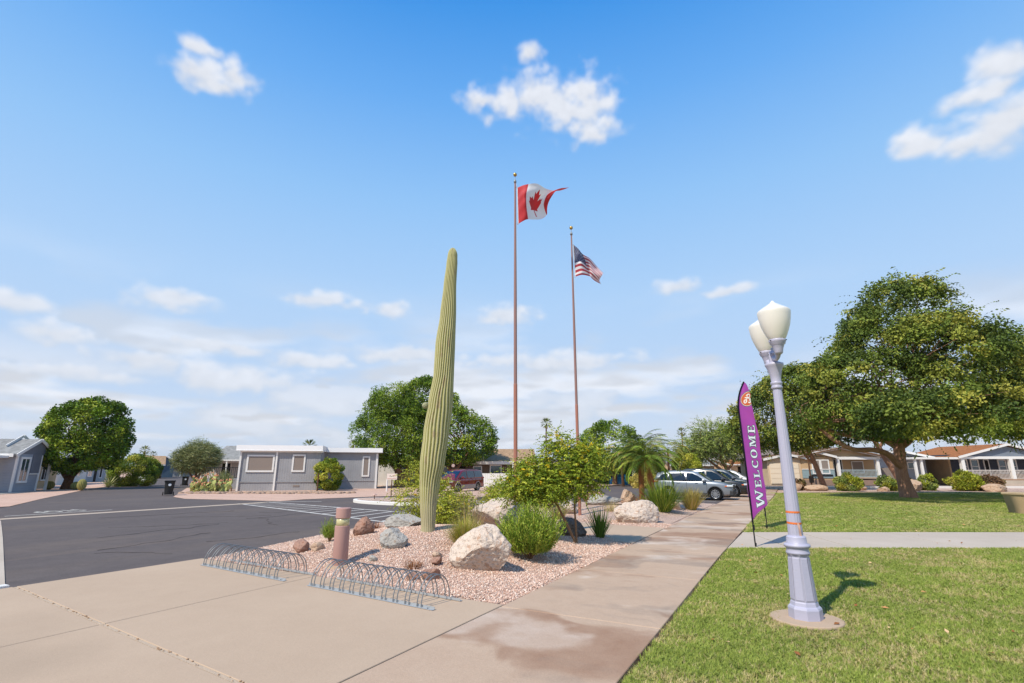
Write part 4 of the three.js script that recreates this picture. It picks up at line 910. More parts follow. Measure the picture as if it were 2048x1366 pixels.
  const l2 = crown(15, lob2, { bumps: 200, leaves: 270, bumpR: 0.8, flat: 0.62, inner: 0.25, L: 0.2, W: 0.07, pal: PAL.elm, droop: 0.4 });
  sprays(l2, 16, lob2, { count: 900, len: 1.2, leaves: 11, L: 0.18, W: 0.05, pal: PAL.elm, sag: 1.5, shell: 0.75 });
  tree('elm_tree', 'leaning elm behind the purple banner and lamp post', 'spreading lawn trees', [2.2, -53.2], YAW, M.barkRed, tr2, lob2, l2.build(), M.leaf, twigs(17, [[-2.6, 4.8, 0.4], [1.3, 5.8, 0.2], [-0.9, 6.6, 0]], lob2, 45, 0.045, 0.8));
  // third: bare leaning trunk between porch and big elm, crown merging above
  const tr3 = [limb([[0.8, -0.1, 0], [0.3, 1.2, 0], [-0.5, 2.8, 0], [-1.4, 4.6, 0.1], [-2.0, 6.4, 0]], [0.34, 0.27, 0.24, 0.19, 0.08], 12, 5), limb([[-0.9, 3.6, 0], [-0.4, 4.8, 0.3], [0.4, 6.0, 0.4]], [0.13, 0.1, 0.04], 8, 4)];
  const lob3 = [[-2.2, 7.2, 0, 2.6, 2.0, 2.4], [0.0, 6.8, 0, 2.2, 1.8, 2.2], [-1.2, 5.6, 0.6, 1.8, 1.2, 1.6]];
  const l3 = crown(18, lob3, { bumps: 80, leaves: 190, bumpR: 0.75, flat: 0.62, inner: 0.25, L: 0.18, W: 0.052, pal: PAL.elm, droop: 0.4 });
  tree('elm_tree', 'leaning bare-trunked elm in front of the tan house porch', 'spreading lawn trees', [8.4, -59.5], YAW, M.barkRed, tr3, lob3, l3.build(), M.leaf);
  // fourth: crown reaching in at the right edge
  const lob4 = [[-0.2, 6.2, 0, 2.6, 2.4, 2.4], [-1.4, 8.2, 0, 2.0, 1.8, 2.0], [1.2, 7.4, 0, 2.4, 2.4, 2.4], [-2.0, 5.0, 0.2, 1.5, 1.1, 1.5], [0.2, 9.4, 0, 1.7, 1.5, 1.7]];
  const l4 = crown(19, lob4, { bumps: 160, leaves: 270, bumpR: 0.75, flat: 0.62, inner: 0.25, L: 0.18, W: 0.062, pal: PAL.elm, droop: 0.4 });
  sprays(l4, 20, lob4, { count: 700, len: 1.1, leaves: 11, L: 0.17, W: 0.045, pal: PAL.elm, sag: 1.5, shell: 0.75 });
  tree('elm_tree', 'elm crown reaching in at the right edge of the view', 'spreading lawn trees', [15.8, -47], YAW, M.barkRed, [limb([[0.6, -0.1, 0], [0.5, 2, 0], [0.2, 4.4, 0], [0, 7, 0]], [0.36, 0.28, 0.22, 0.08], 12, 5), limb([[0.4, 3.4, 0], [-0.6, 4.4, 0.2], [-1.6, 5.4, 0.3]], [0.14, 0.1, 0.03], 8, 4)], lob4, l4.build(), M.leaf, twigs(21, [[-1.6, 5.4, 0.3], [0, 7, 0]], lob4, 30, 0.04, 0.8));
}
// --- clipped ficus at the left
{
  const trunks = [limb([[0, -0.1, 0], [0.05, 0.4, 0], [0.1, 0.9, 0], [0.25, 1.5, 0], [0.3, 2.3, 0], [0.3, 3.6, 0]], [0.5, 0.36, 0.32, 0.26, 0.2, 0.08], 12, 4), limb([[0.05, 0.7, 0], [0.6, 1.25, 0.2], [1.4, 1.95, 0.3], [2.4, 2.4, 0.2], [3.2, 2.9, 0]], [0.24, 0.2, 0.16, 0.12, 0.06], 10, 4), limb([[0.05, 0.8, 0], [-0.4, 1.5, 0.2], [-0.8, 2.3, 0.3], [-1.2, 3.2, 0.2]], [0.24, 0.2, 0.14, 0.06], 10, 4), limb([[0.2, 1.2, 0.1], [0.7, 1.9, 0.5], [1.0, 2.8, 0.8]], [0.16, 0.13, 0.06], 10, 4)];
  const lobes = [[0.5, 5.0, 0, 2.2, 2.9, 3.0], [-0.3, 5.4, 0.2, 1.7, 2.4, 2.2], [2.1, 4.9, 0, 2.0, 2.7, 2.6], [1.1, 3.1, 0.8, 2.6, 1.4, 2.4], [2.7, 4.0, 0, 1.5, 2.3, 2.0], [1.4, 6.3, 0, 1.8, 1.6, 1.9], [-0.5, 3.6, 0.5, 1.4, 1.6, 1.8]];
  const lv = crown(31, lobes, { bumps: 380, leaves: 150, bumpR: 0.5, L: 0.18, W: 0.068, pal: PAL.ficus });
  const tr = tree('ficus_tree', 'dense rounded ficus tree beside the left corner house', 'clipped ficus trees', [-58.2, -23.6], YAW, M.barkGrey, trunks, lobes, lv.build(), M.leafGloss, twigs(32, [[3.2, 2.9, 0], [-1.2, 3.2, 0.2], [1.0, 2.8, 0.8], [0.3, 3.6, 0]], lobes, 26, 0.06, 0.5));
  tr.scale.setScalar(1.02);
}
// --- rounded needle-leaved shrub tree by the side street
{
  const lobes = [[0, 2.9, 0, 1.5, 1.15, 1.8], [-0.75, 2.6, 0.2, 1.05, 0.95, 1.3], [0.75, 2.7, 0.1, 1.1, 1.0, 1.3]], out = new Leaves(), r = rng(41);
  sprays(out, 42, lobes, { count: 4200, len: 0.55, leaves: 7, L: 0.30, W: 0.018, pal: PAL.olive, sag: 0.15, shell: 0.55 });
  const tr = [limb([[0, -0.1, 0], [0.05, 0.6, 0], [0.0, 1.4, 0], [0.1, 2.6, 0]], [0.16, 0.13, 0.11, 0.05], 10, 4), limb([[0, 0.5, 0], [0.5, 1.2, 0.2], [1.0, 2.3, 0.2]], [0.1, 0.08, 0.03], 8, 4), limb([[0, 0.6, 0], [-0.5, 1.3, 0.1], [-1.0, 2.2, 0.2]], [0.1, 0.08, 0.03], 8, 4)];
  tree('shrub_tree', 'round grey-green needle-leaved tree beside the side street bins', undefined, [-51.9, -31.4], YAW, M.bark, tr, lobes, out.build(), M.leaf);
}
// --- pair of trees behind the saguaro
{
  const tA = [limb([[0, -0.1, 0], [0.1, 0.8, 0], [-0.2, 1.9, 0], [-0.5, 3.2, 0], [-0.4, 5.0, 0]], [0.55, 0.42, 0.32, 0.22, 0.1], 12, 4), limb([[0.1, 0.4, 0], [0.7, 1.4, 0], [1.1, 2.6, 0.2], [1.6, 4.2, 0.2]], [0.34, 0.26, 0.2, 0.08], 10, 4), limb([[-0.2, 1.6, 0.1], [-1.1, 2.7, 0.3], [-1.9, 4.0, 0.4]], [0.2, 0.15, 0.06], 10, 4)];
  const lA = [[-0.2, 5.6, 0, 3.0, 3.1, 3.0], [-2.0, 5.3, 0.3, 2.5, 2.4, 2.4], [1.4, 5.4, 0.2, 2.4, 2.8, 2.4], [-0.6, 8.6, 0, 2.4, 1.9, 2.2], [-2.6, 7.0, 0, 1.6, 1.6, 1.6], [-1.4, 3.7, 0.8, 2.2, 1.3, 1.8], [0.6, 3.4, 0.9, 2.0, 1.2, 1.6]];
  const a = crown(51, lA, { bumps: 260, leaves: 170, bumpR: 0.7, flat: 0.7, L: 0.18, W: 0.052, pal: PAL.bright, droop: 0.45 });
  sprays(a, 52, lA, { count: 1500, len: 0.7, leaves: 9, L: 0.16, W: 0.045, pal: PAL.bright, sag: 1.6, shell: 0.85 });
  tree('shade_tree', 'bright green feathery tree left of the saguaro, beside the mobile home', undefined, [-35.2, -42.0], YAW, M.bark, tA, lA, a.build(), M.leaf, twigs(53, [[-0.4, 5, 0], [1.6, 4.2, 0.2], [-1.9, 4, 0.4]], lA, 20, 0.06, 0.5));
  const tB = [limb([[0, -0.1, 0], [0.1, 1.0, 0], [0, 2.4, 0], [0.2, 4.4, 0]], [0.42, 0.32, 0.26, 0.1], 12, 4), limb([[0, 1.2, 0], [0.8, 2.4, 0.2], [1.8, 3.8, 0.2]], [0.2, 0.15, 0.05], 10, 4), limb([[0, 1.2, 0], [-0.8, 2.4, 0.2], [-1.6, 3.8, 0.2]], [0.2, 0.15, 0.05], 10, 4)];
  const lB = [[0.2, 5.4, 0, 3.3, 2.8, 3.0], [-1.6, 7.4, 0, 2.8, 2.4, 2.6], [2.0, 4.8, 0.2, 2.6, 2.2, 2.4], [-3.4, 9.5, 0, 2.6, 2.1, 2.4], [0.4, 3.6, 0.6, 3.0, 1.2, 2.2], [-5.4, 8.2, 0, 2.0, 1.7, 2.0], [-2.6, 5.6, 0.2, 2.8, 2.6, 2.6]];
  const b = crown(55, lB, { bumps: 360, leaves: 150, bumpR: 0.6, L: 0.19, W: 0.07, pal: PAL.ficus });
  tree('ficus_tree', 'large dark glossy ficus right behind the saguaro', 'clipped ficus trees', [-32.0, -47.0], YAW, M.bark, tB, lB, b.build(), M.leafGloss, twigs(56, [[0.2, 4.4, 0], [1.8, 3.8, 0.2], [-1.6, 3.8, 0.2]], lB, 20, 0.06, 0.5));
}
// --- small ficus behind the yellow-flowered tree
{
  const l = [[0, 4.6, 0, 2.6, 2.6, 2.5], [1.0, 4.0, 0.2, 2.2, 2.4, 2.0], [-1.6, 4.8, 0, 1.8, 1.8, 1.8], [0.4, 3.0, 0.4, 2.4, 1.4, 2.0]];
  const c = crown(61, l, { bumps: 150, leaves: 150, bumpR: 0.55, L: 0.2, W: 0.07, pal: PAL.bright });
  tree('ficus_tree', 'dark green ficus behind the yellow-flowered tree and right flagpole', 'clipped ficus trees', [-17.8, -58.5], YAW, M.bark, [limb([[0, -0.1, 0], [0.1, 1.2, 0], [0, 3, 0]], [0.3, 0.24, 0.1], 10, 4)], l, c.build(), M.leafGloss);
}
// --- mesquite beyond the parked cars
{
  const l = [[0, 4.6, 0, 3.4, 1.7, 2.6], [-2.6, 4.2, 0, 2.4, 1.2, 2], [2.6, 4.4, 0, 2.6, 1.4, 2], [-0.6, 5.8, 0, 2.4, 1.4, 2], [-3.8, 3.3, 0, 1.5, 0.8, 1.4]], out = new Leaves();
  sprays(out, 71, l, { count: 3600, len: 0.9, leaves: 11, L: 0.17, W: 0.045, pal: PAL.mesq, sag: 0.7, shell: 0.35 });
  const ends = [[-2.4, 3.8, 0], [0.2, 4.2, 0], [2.4, 4, 0]];
  tree('mesquite_tree', 'airy mesquite tree with red-brown trunk beyond the parked cars', undefined, fwdPt(25.0, 63), YAW, M.barkRed, [limb([[0.5, -0.1, 0], [0.5, 0.8, 0], [0.8, 1.6, 0], [0.2, 2.8, 0], [0.2, 4.2, 0]], [0.34, 0.28, 0.22, 0.16, 0.06], 10, 4), limb([[0.6, 1.3, 0], [-0.6, 2.2, 0], [-1.6, 3.0, 0.1], [-2.4, 3.8, 0]], [0.2, 0.16, 0.12, 0.05], 8, 4), limb([[0.8, 1.6, 0], [1.6, 2.6, 0.1], [2.4, 4.0, 0]], [0.18, 0.13, 0.05], 8, 4)], l, out.build(), M.leaf, twigs(72, ends, l, 50, 0.05, 0.9));
}
// --- yellow-flowered small tree in the bed
{
  const t = thing('yellow_bells_tree', 'slender multi-stem small tree with yellow blossoms beside the sidewalk', 'tree', [-4.67, bedH(-4.67, -12.01) - 0.02, -12.01], YAW);
  const st = [limb([[0.02, 0, 0], [-0.12, 0.3, 0.02], [-0.32, 0.7, 0.04], [-0.5, 1.0, 0.06], [-0.85, 1.16, 0.1], [-1.2, 1.35, 0.1]], [0.036, 0.032, 0.027, 0.022, 0.016, 0.008], 9, 4), limb([[0.04, 0, -0.02], [0.03, 0.45, -0.03], [0.02, 0.95, -0.02], [0.12, 1.3, 0], [0.25, 1.75, 0]], [0.028, 0.024, 0.02, 0.014, 0.007], 9, 4), limb([[-0.5, 1.0, 0.06], [-0.56, 1.3, 0.05], [-0.5, 1.7, 0]], [0.018, 0.014, 0.006], 8, 4), limb([[-0.45, 0.92, 0.06], [-0.8, 1.02, -0.1], [-1.0, 1.3, -0.2], [-1.3, 1.5, -0.2]], [0.016, 0.012, 0.01, 0.005], 8, 4), limb([[0.03, 0.9, -0.02], [0.35, 1.2, 0.1], [0.55, 1.5, 0.1]], [0.014, 0.01, 0.005], 8, 4)];
  st.forEach((g, i) => mesh(i < 2 ? 'trunk' : 'branch', g, M.twig, t));
  const lobes = [[-0.85, 1.55, 0, 0.62, 0.42, 0.55], [-0.25, 1.8, 0, 0.6, 0.42, 0.55], [0.25, 1.75, 0, 0.5, 0.5, 0.5], [-1.15, 1.35, 0.1, 0.45, 0.36, 0.45], [0.12, 1.38, 0.2, 0.45, 0.3, 0.4], [-0.5, 1.35, 0.3, 0.55, 0.3, 0.4], [-0.1, 2.2, 0, 0.28, 0.22, 0.28], [-1.4, 1.2, 0.15, 0.32, 0.28, 0.34], [-0.8, 1.15, 0.25, 0.45, 0.24, 0.4], [-0.42, 2.35, 0.05, 0.16, 0.22, 0.16], [0.4, 2.05, 0, 0.3, 0.26, 0.3]];
  const out = new Leaves(); sprays(out, 81, lobes, { count: 3200, len: 0.27, leaves: 10, L: 0.06, W: 0.015, pal: PAL.bells, sag: 0.9, shell: 0.3 });
  mesh('crown', out.build(), M.leaf, t);
  const tw = mesh('twigs', twigs(82, [[-1.2, 1.35, 0.1], [-0.5, 1.7, 0], [0.25, 1.75, 0], [-1.3, 1.5, -0.2], [0.55, 1.5, 0.1]], lobes, 60, 0.007, 0.85), M.twig, t); tw.userData.kind = 'stuff';
  const fl = new Leaves(), r = rng(83), yel = ['#f7d826', '#f0cb18', '#fae24a'].map(hexLin);
  for (let k = 0; k < 90; k++) {
    const [lx, ly, lz, a, b, c] = lobes[Math.floor(r() * lobes.length)], d = rdir(r), q = 0.85 + r() * 0.35, cx = lx + d[0] * a * q, cy = ly + Math.abs(d[1]) * b * q, cz = lz + Math.abs(d[2]) * c * q;
    for (let m = 0; m < 9; m++) { const e = rdir(r), f = rdir(r); fl.leaf(cx + e[0] * 0.035, cy + e[1] * 0.02, cz + e[2] * 0.035, f[0], f[1], f[2], e[0], e[1], e[2], 0.045, 0.018, tone(yel, r)); }
  }
  mesh('blossoms', fl.build(), M.petal, t);
}
// flowering bushes behind the saguaro
function bellsBush(label, x, z, s, seed, h = 1) {
  const t = thing('yellow_bells_bush', label, 'bush', [x, bedH(x, z) - 0.02, z], seed, 'yellow-flowered bushes around the saguaro');
  const lobes = [[0, 0.8 * h, 0, 0.6, 0.5 * h, 0.6], [-0.4, 0.6 * h, 0.1, 0.4, 0.45 * h, 0.4], [0.4, 0.65 * h, 0, 0.45, 0.45 * h, 0.4], [0, 1.15 * h, 0, 0.32, 0.3 * h, 0.32]].map((l) => l.map((v) => v * s));
  const out = new Leaves(); sprays(out, seed, lobes, { count: 750, len: 0.32 * s, leaves: 9, L: 0.075, W: 0.016, pal: PAL.lime, sag: 0.8, shell: 0.3 }); mesh('foliage', out.build(), M.leaf, t);
  const st = mesh('stems', twigs(seed + 1, [[0, 0, 0], [0.05, 0, 0.04], [-0.05, 0, 0]], lobes, 14, 0.014 * s, 0.8), M.twig, t); st.userData.kind = 'stuff';
  const fl = new Leaves(), r = rng(seed + 2), yel = ['#f7d826', '#f0cb18', '#fae24a'].map(hexLin);
  for (let k = 0; k < 14; k++) { const [lx, ly, lz, a, b, c] = lobes[Math.floor(r() * 4)], d = rdir(r), cx = lx + d[0] * a, cy = ly + Math.abs(d[1]) * b, cz = lz + d[2] * c; for (let m = 0; m < 9; m++) { const e = rdir(r), f = rdir(r); fl.leaf(cx + e[0] * 0.04, cy + e[1] * 0.03, cz + e[2] * 0.04, f[0], f[1], f[2], e[0], e[1], e[2], 0.055, 0.022, tone(yel, r)); } }
  mesh('blossoms', fl.build(), M.petal, t);
}
bellsBush('yellow-green flowering bush just left of the saguaro', -10.1, -13.3, 1.15, 91, 1.15);
bellsBush('yellow-flowered bush just right of the saguaro', -8.7, -13.0, 0.95, 94, 0.66);
bellsBush('sparse yellowish bush behind the slender flowering tree', -9.0, -20.5, 1.0, 97, 0.9);
bellsBush('yellow-green bush at the road edge left of the flowering tree', -9.9, -17.8, 1.0, 99, 0.95);

// upright fine-stemmed green bush
function stemBush(label, x, z, H, Rr, seed, pal, count = 520, name = 'green_bush', y = null) {
  const t = thing(name, label, 'bush', [x, y ?? bedH(x, z) - 0.02, z], 0), out = new Leaves(), r = rng(seed);
  for (let k = 0; k < count; k++) {
    const a = r() * 6.2832, lean = Math.pow(r(), 0.7) * 1.25, L = H * (0.55 + 0.5 * r()) * (1 - 0.18 * lean), b = r() * Rr * 0.25; let px = Math.cos(a) * b, py = 0.02, pz = Math.sin(a) * b, th = lean * 0.75; const ca = Math.cos(a), sa = Math.sin(a), n = 22, sh = tone(pal, r), kx = Rr / H * 1.15;
    for (let m = 0; m < n; m++) {
      px += ca * Math.sin(th) * L / n * kx; pz += sa * Math.sin(th) * L / n * kx; py += Math.cos(th) * L / n; th -= 0.012;
      if (m < 6) continue;
      const e = rdir(r), dx = ca * Math.sin(th) * 0.8 + e[0] * 0.7, dy = Math.cos(th) * 0.9 + e[1] * 0.5, dz = sa * Math.sin(th) * 0.8 + e[2] * 0.7, dl = Math.hypot(dx, dy, dz), nn = rdir(r), k2 = 0.85 + 0.3 * r();
      out.leaf(px, py, pz, dx / dl, dy / dl, dz / dl, nn[0], nn[1], nn[2], H * 0.062, H * 0.0085, [sh[0] * k2, sh[1] * k2, sh[2] * k2]);
    }
  }
  mesh('foliage', out.build(), M.leaf, t); const st = mesh('stems', twigs(seed + 1, [[0, 0, 0]], [[0, H * 0.45, 0, Rr * 0.6, H * 0.3, Rr * 0.6]], 16, 0.012, 1), M.twig, t); st.userData.kind = 'stuff'; return t;
}
stemBush('dense bright green fine-stemmed bush between pale boulder and sidewalk', -4.6, -9.45, 1.04, 0.9, 101, PAL.bush, 1200);
stemBush('low prickly green bush left of the bollard', -9.2, -8.75, 0.5, 0.34, 103, PAL.bush, 260);

// grass clumps
function grassClump(label, x, z, H, n, spread, seed, pal, { lean = 0.9, droop = 0.9, W = 0.006, y = null, name = 'grass_clump', straw = 0 } = {}) {
  const t = thing(name, label, 'plant', [x, y ?? bedH(x, z) - 0.01, z]), out = new Leaves(), r = rng(seed);
  for (let k = 0; k < n; k++) { const a = r() * 6.2832, q = Math.sqrt(r()) * spread; out.blade(Math.cos(a) * q, 0, Math.sin(a) * q, a + (r() - 0.5) * 1.2, H * (0.55 + r() * 0.55), W * (0.7 + 0.6 * r()), lean * Math.pow(r(), 0.8) * (0.3 + q / spread * 0.7), droop * r(), tone(r() < straw ? PAL.straw : pal, r)); }
  mesh('blades', out.build(), M.blade, t); return t;
}
grassClump('yellow-green fountain grass clump at the saguaro foot', -5.95, -9.2, 0.62, 1500, 0.12, 111, PAL.lime.concat(PAL.gold), { lean: 1.0, droop: 0.9, W: 0.0035, straw: 0.15 });
grassClump('tall straw-coloured thin grass right behind the saguaro', -6.9, -10.9, 1.1, 150, 0.3, 113, PAL.straw, { lean: 0.5, droop: 0.5, W: 0.003 });
grassClump('dark green strappy spiky plant beside the flagpole walk', -4.55, -13.5, 0.82, 130, 0.1, 115, PAL.dark, { lean: 0.75, droop: 0.35, W: 0.012 });
grassClump('dark green spiky clump below the twin palms', -4.7, -21.7, 1.3, 800, 0.32, 117, PAL.dark.concat(PAL.bush), { lean: 1.15, droop: 0.4, W: 0.011 });
grassClump('golden ornamental grass clump beside the silver car', -4.05, -24.6, 1.0, 900, 0.2, 119, PAL.gold, { lean: 0.85, droop: 0.5, W: 0.007, straw: 0.3 });
grassClump('green spiky clump left of the saguaro on the road edge', -10.6, -14.0, 0.75, 300, 0.18, 121, PAL.olive.concat(PAL.gold), { lean: 0.95, droop: 0.4, W: 0.008 });
grassClump('pale olive grass clump behind the slender flowering tree', -7.6, -17.9, 0.6, 300, 0.2, 123, PAL.gold.concat(PAL.olive), { lean: 0.9, droop: 0.5, W: 0.006 });
grassClump('dry brown twiggy tuft in front of the saguaro mound', -6.0, -7.65, 0.2, 150, 0.13, 125, ['#8a5a34', '#a06c40', '#73502f'].map(hexLin), { lean: 1.2, droop: 0.6, W: 0.003 });
grassClump('dry reddish twiggy tuft right of the bollard by the road', -9.6, -10.6, 0.24, 160, 0.14, 127, ['#a06a48', '#b57d58', '#7d5238'].map(hexLin), { lean: 1.1, droop: 0.5, W: 0.004 });
grassClump('pale dry tuft before the flat slab rock', -6.3, -20.1, 0.45, 130, 0.25, 129, PAL.straw, { lean: 1.1, droop: 0.4, W: 0.005 });
grassClump('low orange-flowered plant at the foot of the palms', -5.7, -22.6, 0.5, 200, 0.35, 131, ['#c8642c', '#6f7c34', '#5a6a2c', '#d0793a'].map(hexLin), { lean: 0.9, droop: 0.3, W: 0.012 });

// pinnate palm (pygmy date) and fan palms
function frond(out, r, ox, oy, oz, az, el, L, leafL, leafW, pal, n = 34, sag = 1.6) {
  let x = ox, y = oy, z = oz, th = el; const ca = Math.cos(az), sa = Math.sin(az), st = L / n, sh = tone(pal, r), pts = [[x, y, z]];
  for (let i = 0; i < n; i++) {
    const t = i / n; x += Math.cos(th) * ca * st; z += Math.cos(th) * sa * st; y += Math.sin(th) * st; th -= sag / n * (0.5 + t);
    pts.push([x, y, z]); if (t < 0.12) continue; const ll = leafL * Math.sin(Math.PI * clamp(0.15 + t * 0.8));
    for (const s of [-1, 1]) { const dx = -sa * s + Math.cos(th) * ca * 0.7, dz = ca * s + Math.cos(th) * sa * 0.7, dy = Math.sin(th) * 0.7 - 0.45 + (r() - 0.5) * 0.3, dl = Math.hypot(dx, dy, dz); out.leaf(x, y, z, dx / dl, dy / dl, dz / dl, 0, 1, 0.01, ll * (0.85 + 0.3 * r()), leafW, [sh[0] * (0.85 + 0.3 * r()), sh[1], sh[2]]); }
  }
  return pts;
}
function palmTrunk(r, H, r0, leanX, leanZ) {
  // shaggy trunk: stacked rings of old leaf bases
  const gs = [limb([[0, -0.05, 0], [leanX * 0.3, H * 0.4, leanZ * 0.3], [leanX, H, leanZ]], [r0 * 0.85, r0 * 0.8, r0 * 0.85], 12, 6)], n = Math.round(H / 0.075);
  for (let i = 0; i < n; i++) for (let k = 0; k < 7; k++) { const t = (i + 0.5) / n, a = k / 7 * 6.283 + i * 0.55, q = t * t * 0.7 + t * 0.3, px = leanX * q, pz = leanZ * q, g = new THREE.ConeGeometry(0.035, 0.11, 4); g.rotateZ(-0.55); g.translate(r0 * 0.95, 0, 0); g.rotateY(a); gs.push(place(metric(g), px, H * t, pz)); }
  return join(gs);
}
{
  M.palmTrunk = mat('#a06a44', 0.95, { bumpMap: T.barkB, bumpScale: 0.02 });
  const P = (label, x, z, H, lx, lz, seed, turn) => {
    const t = thing('date_palm', label, 'palm', [x, bedH(x, z) - 0.02, z], turn, 'twin date palms in the bed'), r = rng(seed), out = new Leaves(), ribs = [];
    mesh('trunk', palmTrunk(r, H, 0.12, lx, lz), M.palmTrunk, t);
    for (let k = 0; k < 46; k++) { const el = 1.45 - 1.7 * Math.pow(k / 46, 0.9) + (r() - 0.5) * 0.25; const pts = frond(out, r, lx, H - 0.02, lz, k * 2.4 + r() * 0.4, el, 1.45 + r() * 0.4, 0.30, 0.018, PAL.dark.concat(PAL.bush), 30, 1.75); ribs.push(limb([pts[0], pts[10], pts[20], pts[30]], [0.012, 0.009, 0.006, 0.002], 4, 3)); }
    const rb = mesh('frond_ribs', join(ribs), mat('#7c8a3a', 0.7), t); rb.userData.kind = 'stuff'; mesh('fronds', out.build(), M.leaf, t);
  };
  P('left trunk of the twin date palms, taller crown', -6.1, -24.2, 2.35, 0.05, 0, 141, YAW); P('right trunk of the twin date palms, leaning crown', -5.4, -23.4, 2.0, -0.2, 0, 143, YAW);
  // thin yellow-green palms further back
  const Q = (label, x, z, H, seed) => { const t = thing('queen_palm', label, 'palm', [x, -0.05, z], seed, 'pale feathery palms beyond the road'), r = rng(seed), out = new Leaves(); mesh('trunk', limb([[0, 0, 0], [0.05, H * 0.5, 0], [0, H, 0]], [0.16, 0.12, 0.1], 10, 4), M.barkGrey, t); for (let k = 0; k < 18; k++) frond(out, r, 0, H, 0, k * 2.4, 1.2 - k * 0.08, 2.6, 0.6, 0.03, PAL.lime.concat(PAL.gold), 24, 2.0); mesh('fronds', out.build(), M.leaf, t); };
  Q('pale yellow palm left of the twin date palms beyond the road', -13.6, -55.4, 3.6, 151); Q('yellow drooping palm directly behind the twin date palms', -11.2, -56.4, 3.8, 153); Q('small yellow palm beside the dark ficus beyond the road', -15.6, -54.4, 3.0, 155);
  // far fan palms
  const F = (label, x, z, H, s, seed) => {
    const t = thing('fan_palm', label, 'palm', [x, -0.05, z], seed, 'far fan palms on the skyline'), r = rng(seed), out = new Leaves();
    mesh('trunk', limb([[0, 0, 0], [0.2 * s, H * 0.6, 0], [0, H, 0]], [0.32 * s, 0.22 * s, 0.2 * s], 8, 4), M.barkGrey, t);
    for (let k = 0; k < 26; k++) { const az = k * 2.4, el = 1.3 - k * 0.075, px = Math.cos(az) * Math.cos(el) * 0.9 * s, pz = Math.sin(az) * Math.cos(el) * 0.9 * s, py = Math.sin(el) * 0.9 * s, c = tone(PAL.dark.concat(PAL.olive), r); for (let m = -5; m <= 5; m++) { const a2 = az + m * 0.16, e2 = el + (r() - 0.5) * 0.3 - Math.abs(m) * 0.05 - 0.15; out.leaf(px, H + py, pz, Math.cos(a2) * Math.cos(e2), Math.sin(e2), Math.sin(a2) * Math.cos(e2), 0, 1, 0.1, 1.25 * s, 0.075 * s, c); } out.leaf(0, H, 0, Math.cos(az) * Math.cos(el), Math.sin(el), Math.sin(az) * Math.cos(el), 0, 1, 0.1, 0.95 * s, 0.03 * s, c); }
    mesh('fan_leaves', out.build(), M.leaf, t);
    const sk = new Leaves(); for (let k = 0; k < 60; k++) { const a = r() * 6.28; sk.leaf(Math.cos(a) * 0.2 * s, H - r() * 1.0 * s, Math.sin(a) * 0.2 * s, Math.cos(a) * 0.35, -0.93, Math.sin(a) * 0.35, Math.cos(a), 0.3, Math.sin(a), 0.8 * s, 0.07 * s, tone(PAL.straw, r)); } mesh('dead_skirt', sk.build(), M.blade, t);
  };
  FANPALMS.forEach(([label, x, z, H, s], i) => F(label, x, z, H, s, 160 + i));
}

// prickly pear clump by the mobile home corner
{
  const t = thing('prickly_pear', 'orange-fruited prickly pear clump at the mobile home corner', 'cactus', [-41.0, -0.03, -26.0], YAW), r = rng(181), pads = [], fruit = [];
  const pad = (x, y, z, s, az, tilt) => { const g = new THREE.SphereGeometry(1, 12, 8); g.scale(s * 0.8, s, s * 0.16); g.translate(0, s * 0.95, 0); g.rotateX(tilt); g.rotateY(az); g.translate(x, y, z); pads.push(metric(g)); const top = new THREE.Vector3(0, s * 1.9, 0).applyAxisAngle(new THREE.Vector3(1, 0, 0), tilt).applyAxisAngle(new THREE.Vector3(0, 1, 0), az).add(new THREE.Vector3(x, y, z)); return top; };
  for (let k = 0; k < 70; k++) {
    const a = r() * 6.28, q = Math.sqrt(r()); let x = Math.cos(a) * q * 1.45, z = Math.sin(a) * q * 0.8, y = 0; const n = 2 + Math.floor(r() * 3 * (1.2 - q * 0.5));
    for (let i = 0; i < n; i++) { const e = pad(x, y, z, 0.17 + r() * 0.06, r() * 6.28, (r() - 0.5) * 2.0); x = e.x; y = e.y - 0.05; z = e.z; }
    for (let f = 0; f < 3; f++) { const g = new THREE.SphereGeometry(0.05, 7, 5); g.scale(0.8, 1.3, 0.8); fruit.push(place(metric(g), x + (r() - 0.5) * 0.2, y + 0.05 + r() * 0.05, z + (r() - 0.5) * 0.1)); }
  }
  const pm = mesh('pads', join(pads), mat('#a3a866', 0.75, { bumpMap: T.rockB, bumpScale: 0.02 }), t); pm.userData.kind = 'stuff'; const fm = mesh('fruit', join(fruit), mat('#cf8f6a', 0.7), t); fm.userData.kind = 'stuff';
}
stemBush('grey-green brush behind the prickly pear', -42.0, -27.8, 1.7, 1.1, 185, PAL.olive, 420, 'brush', -0.03);
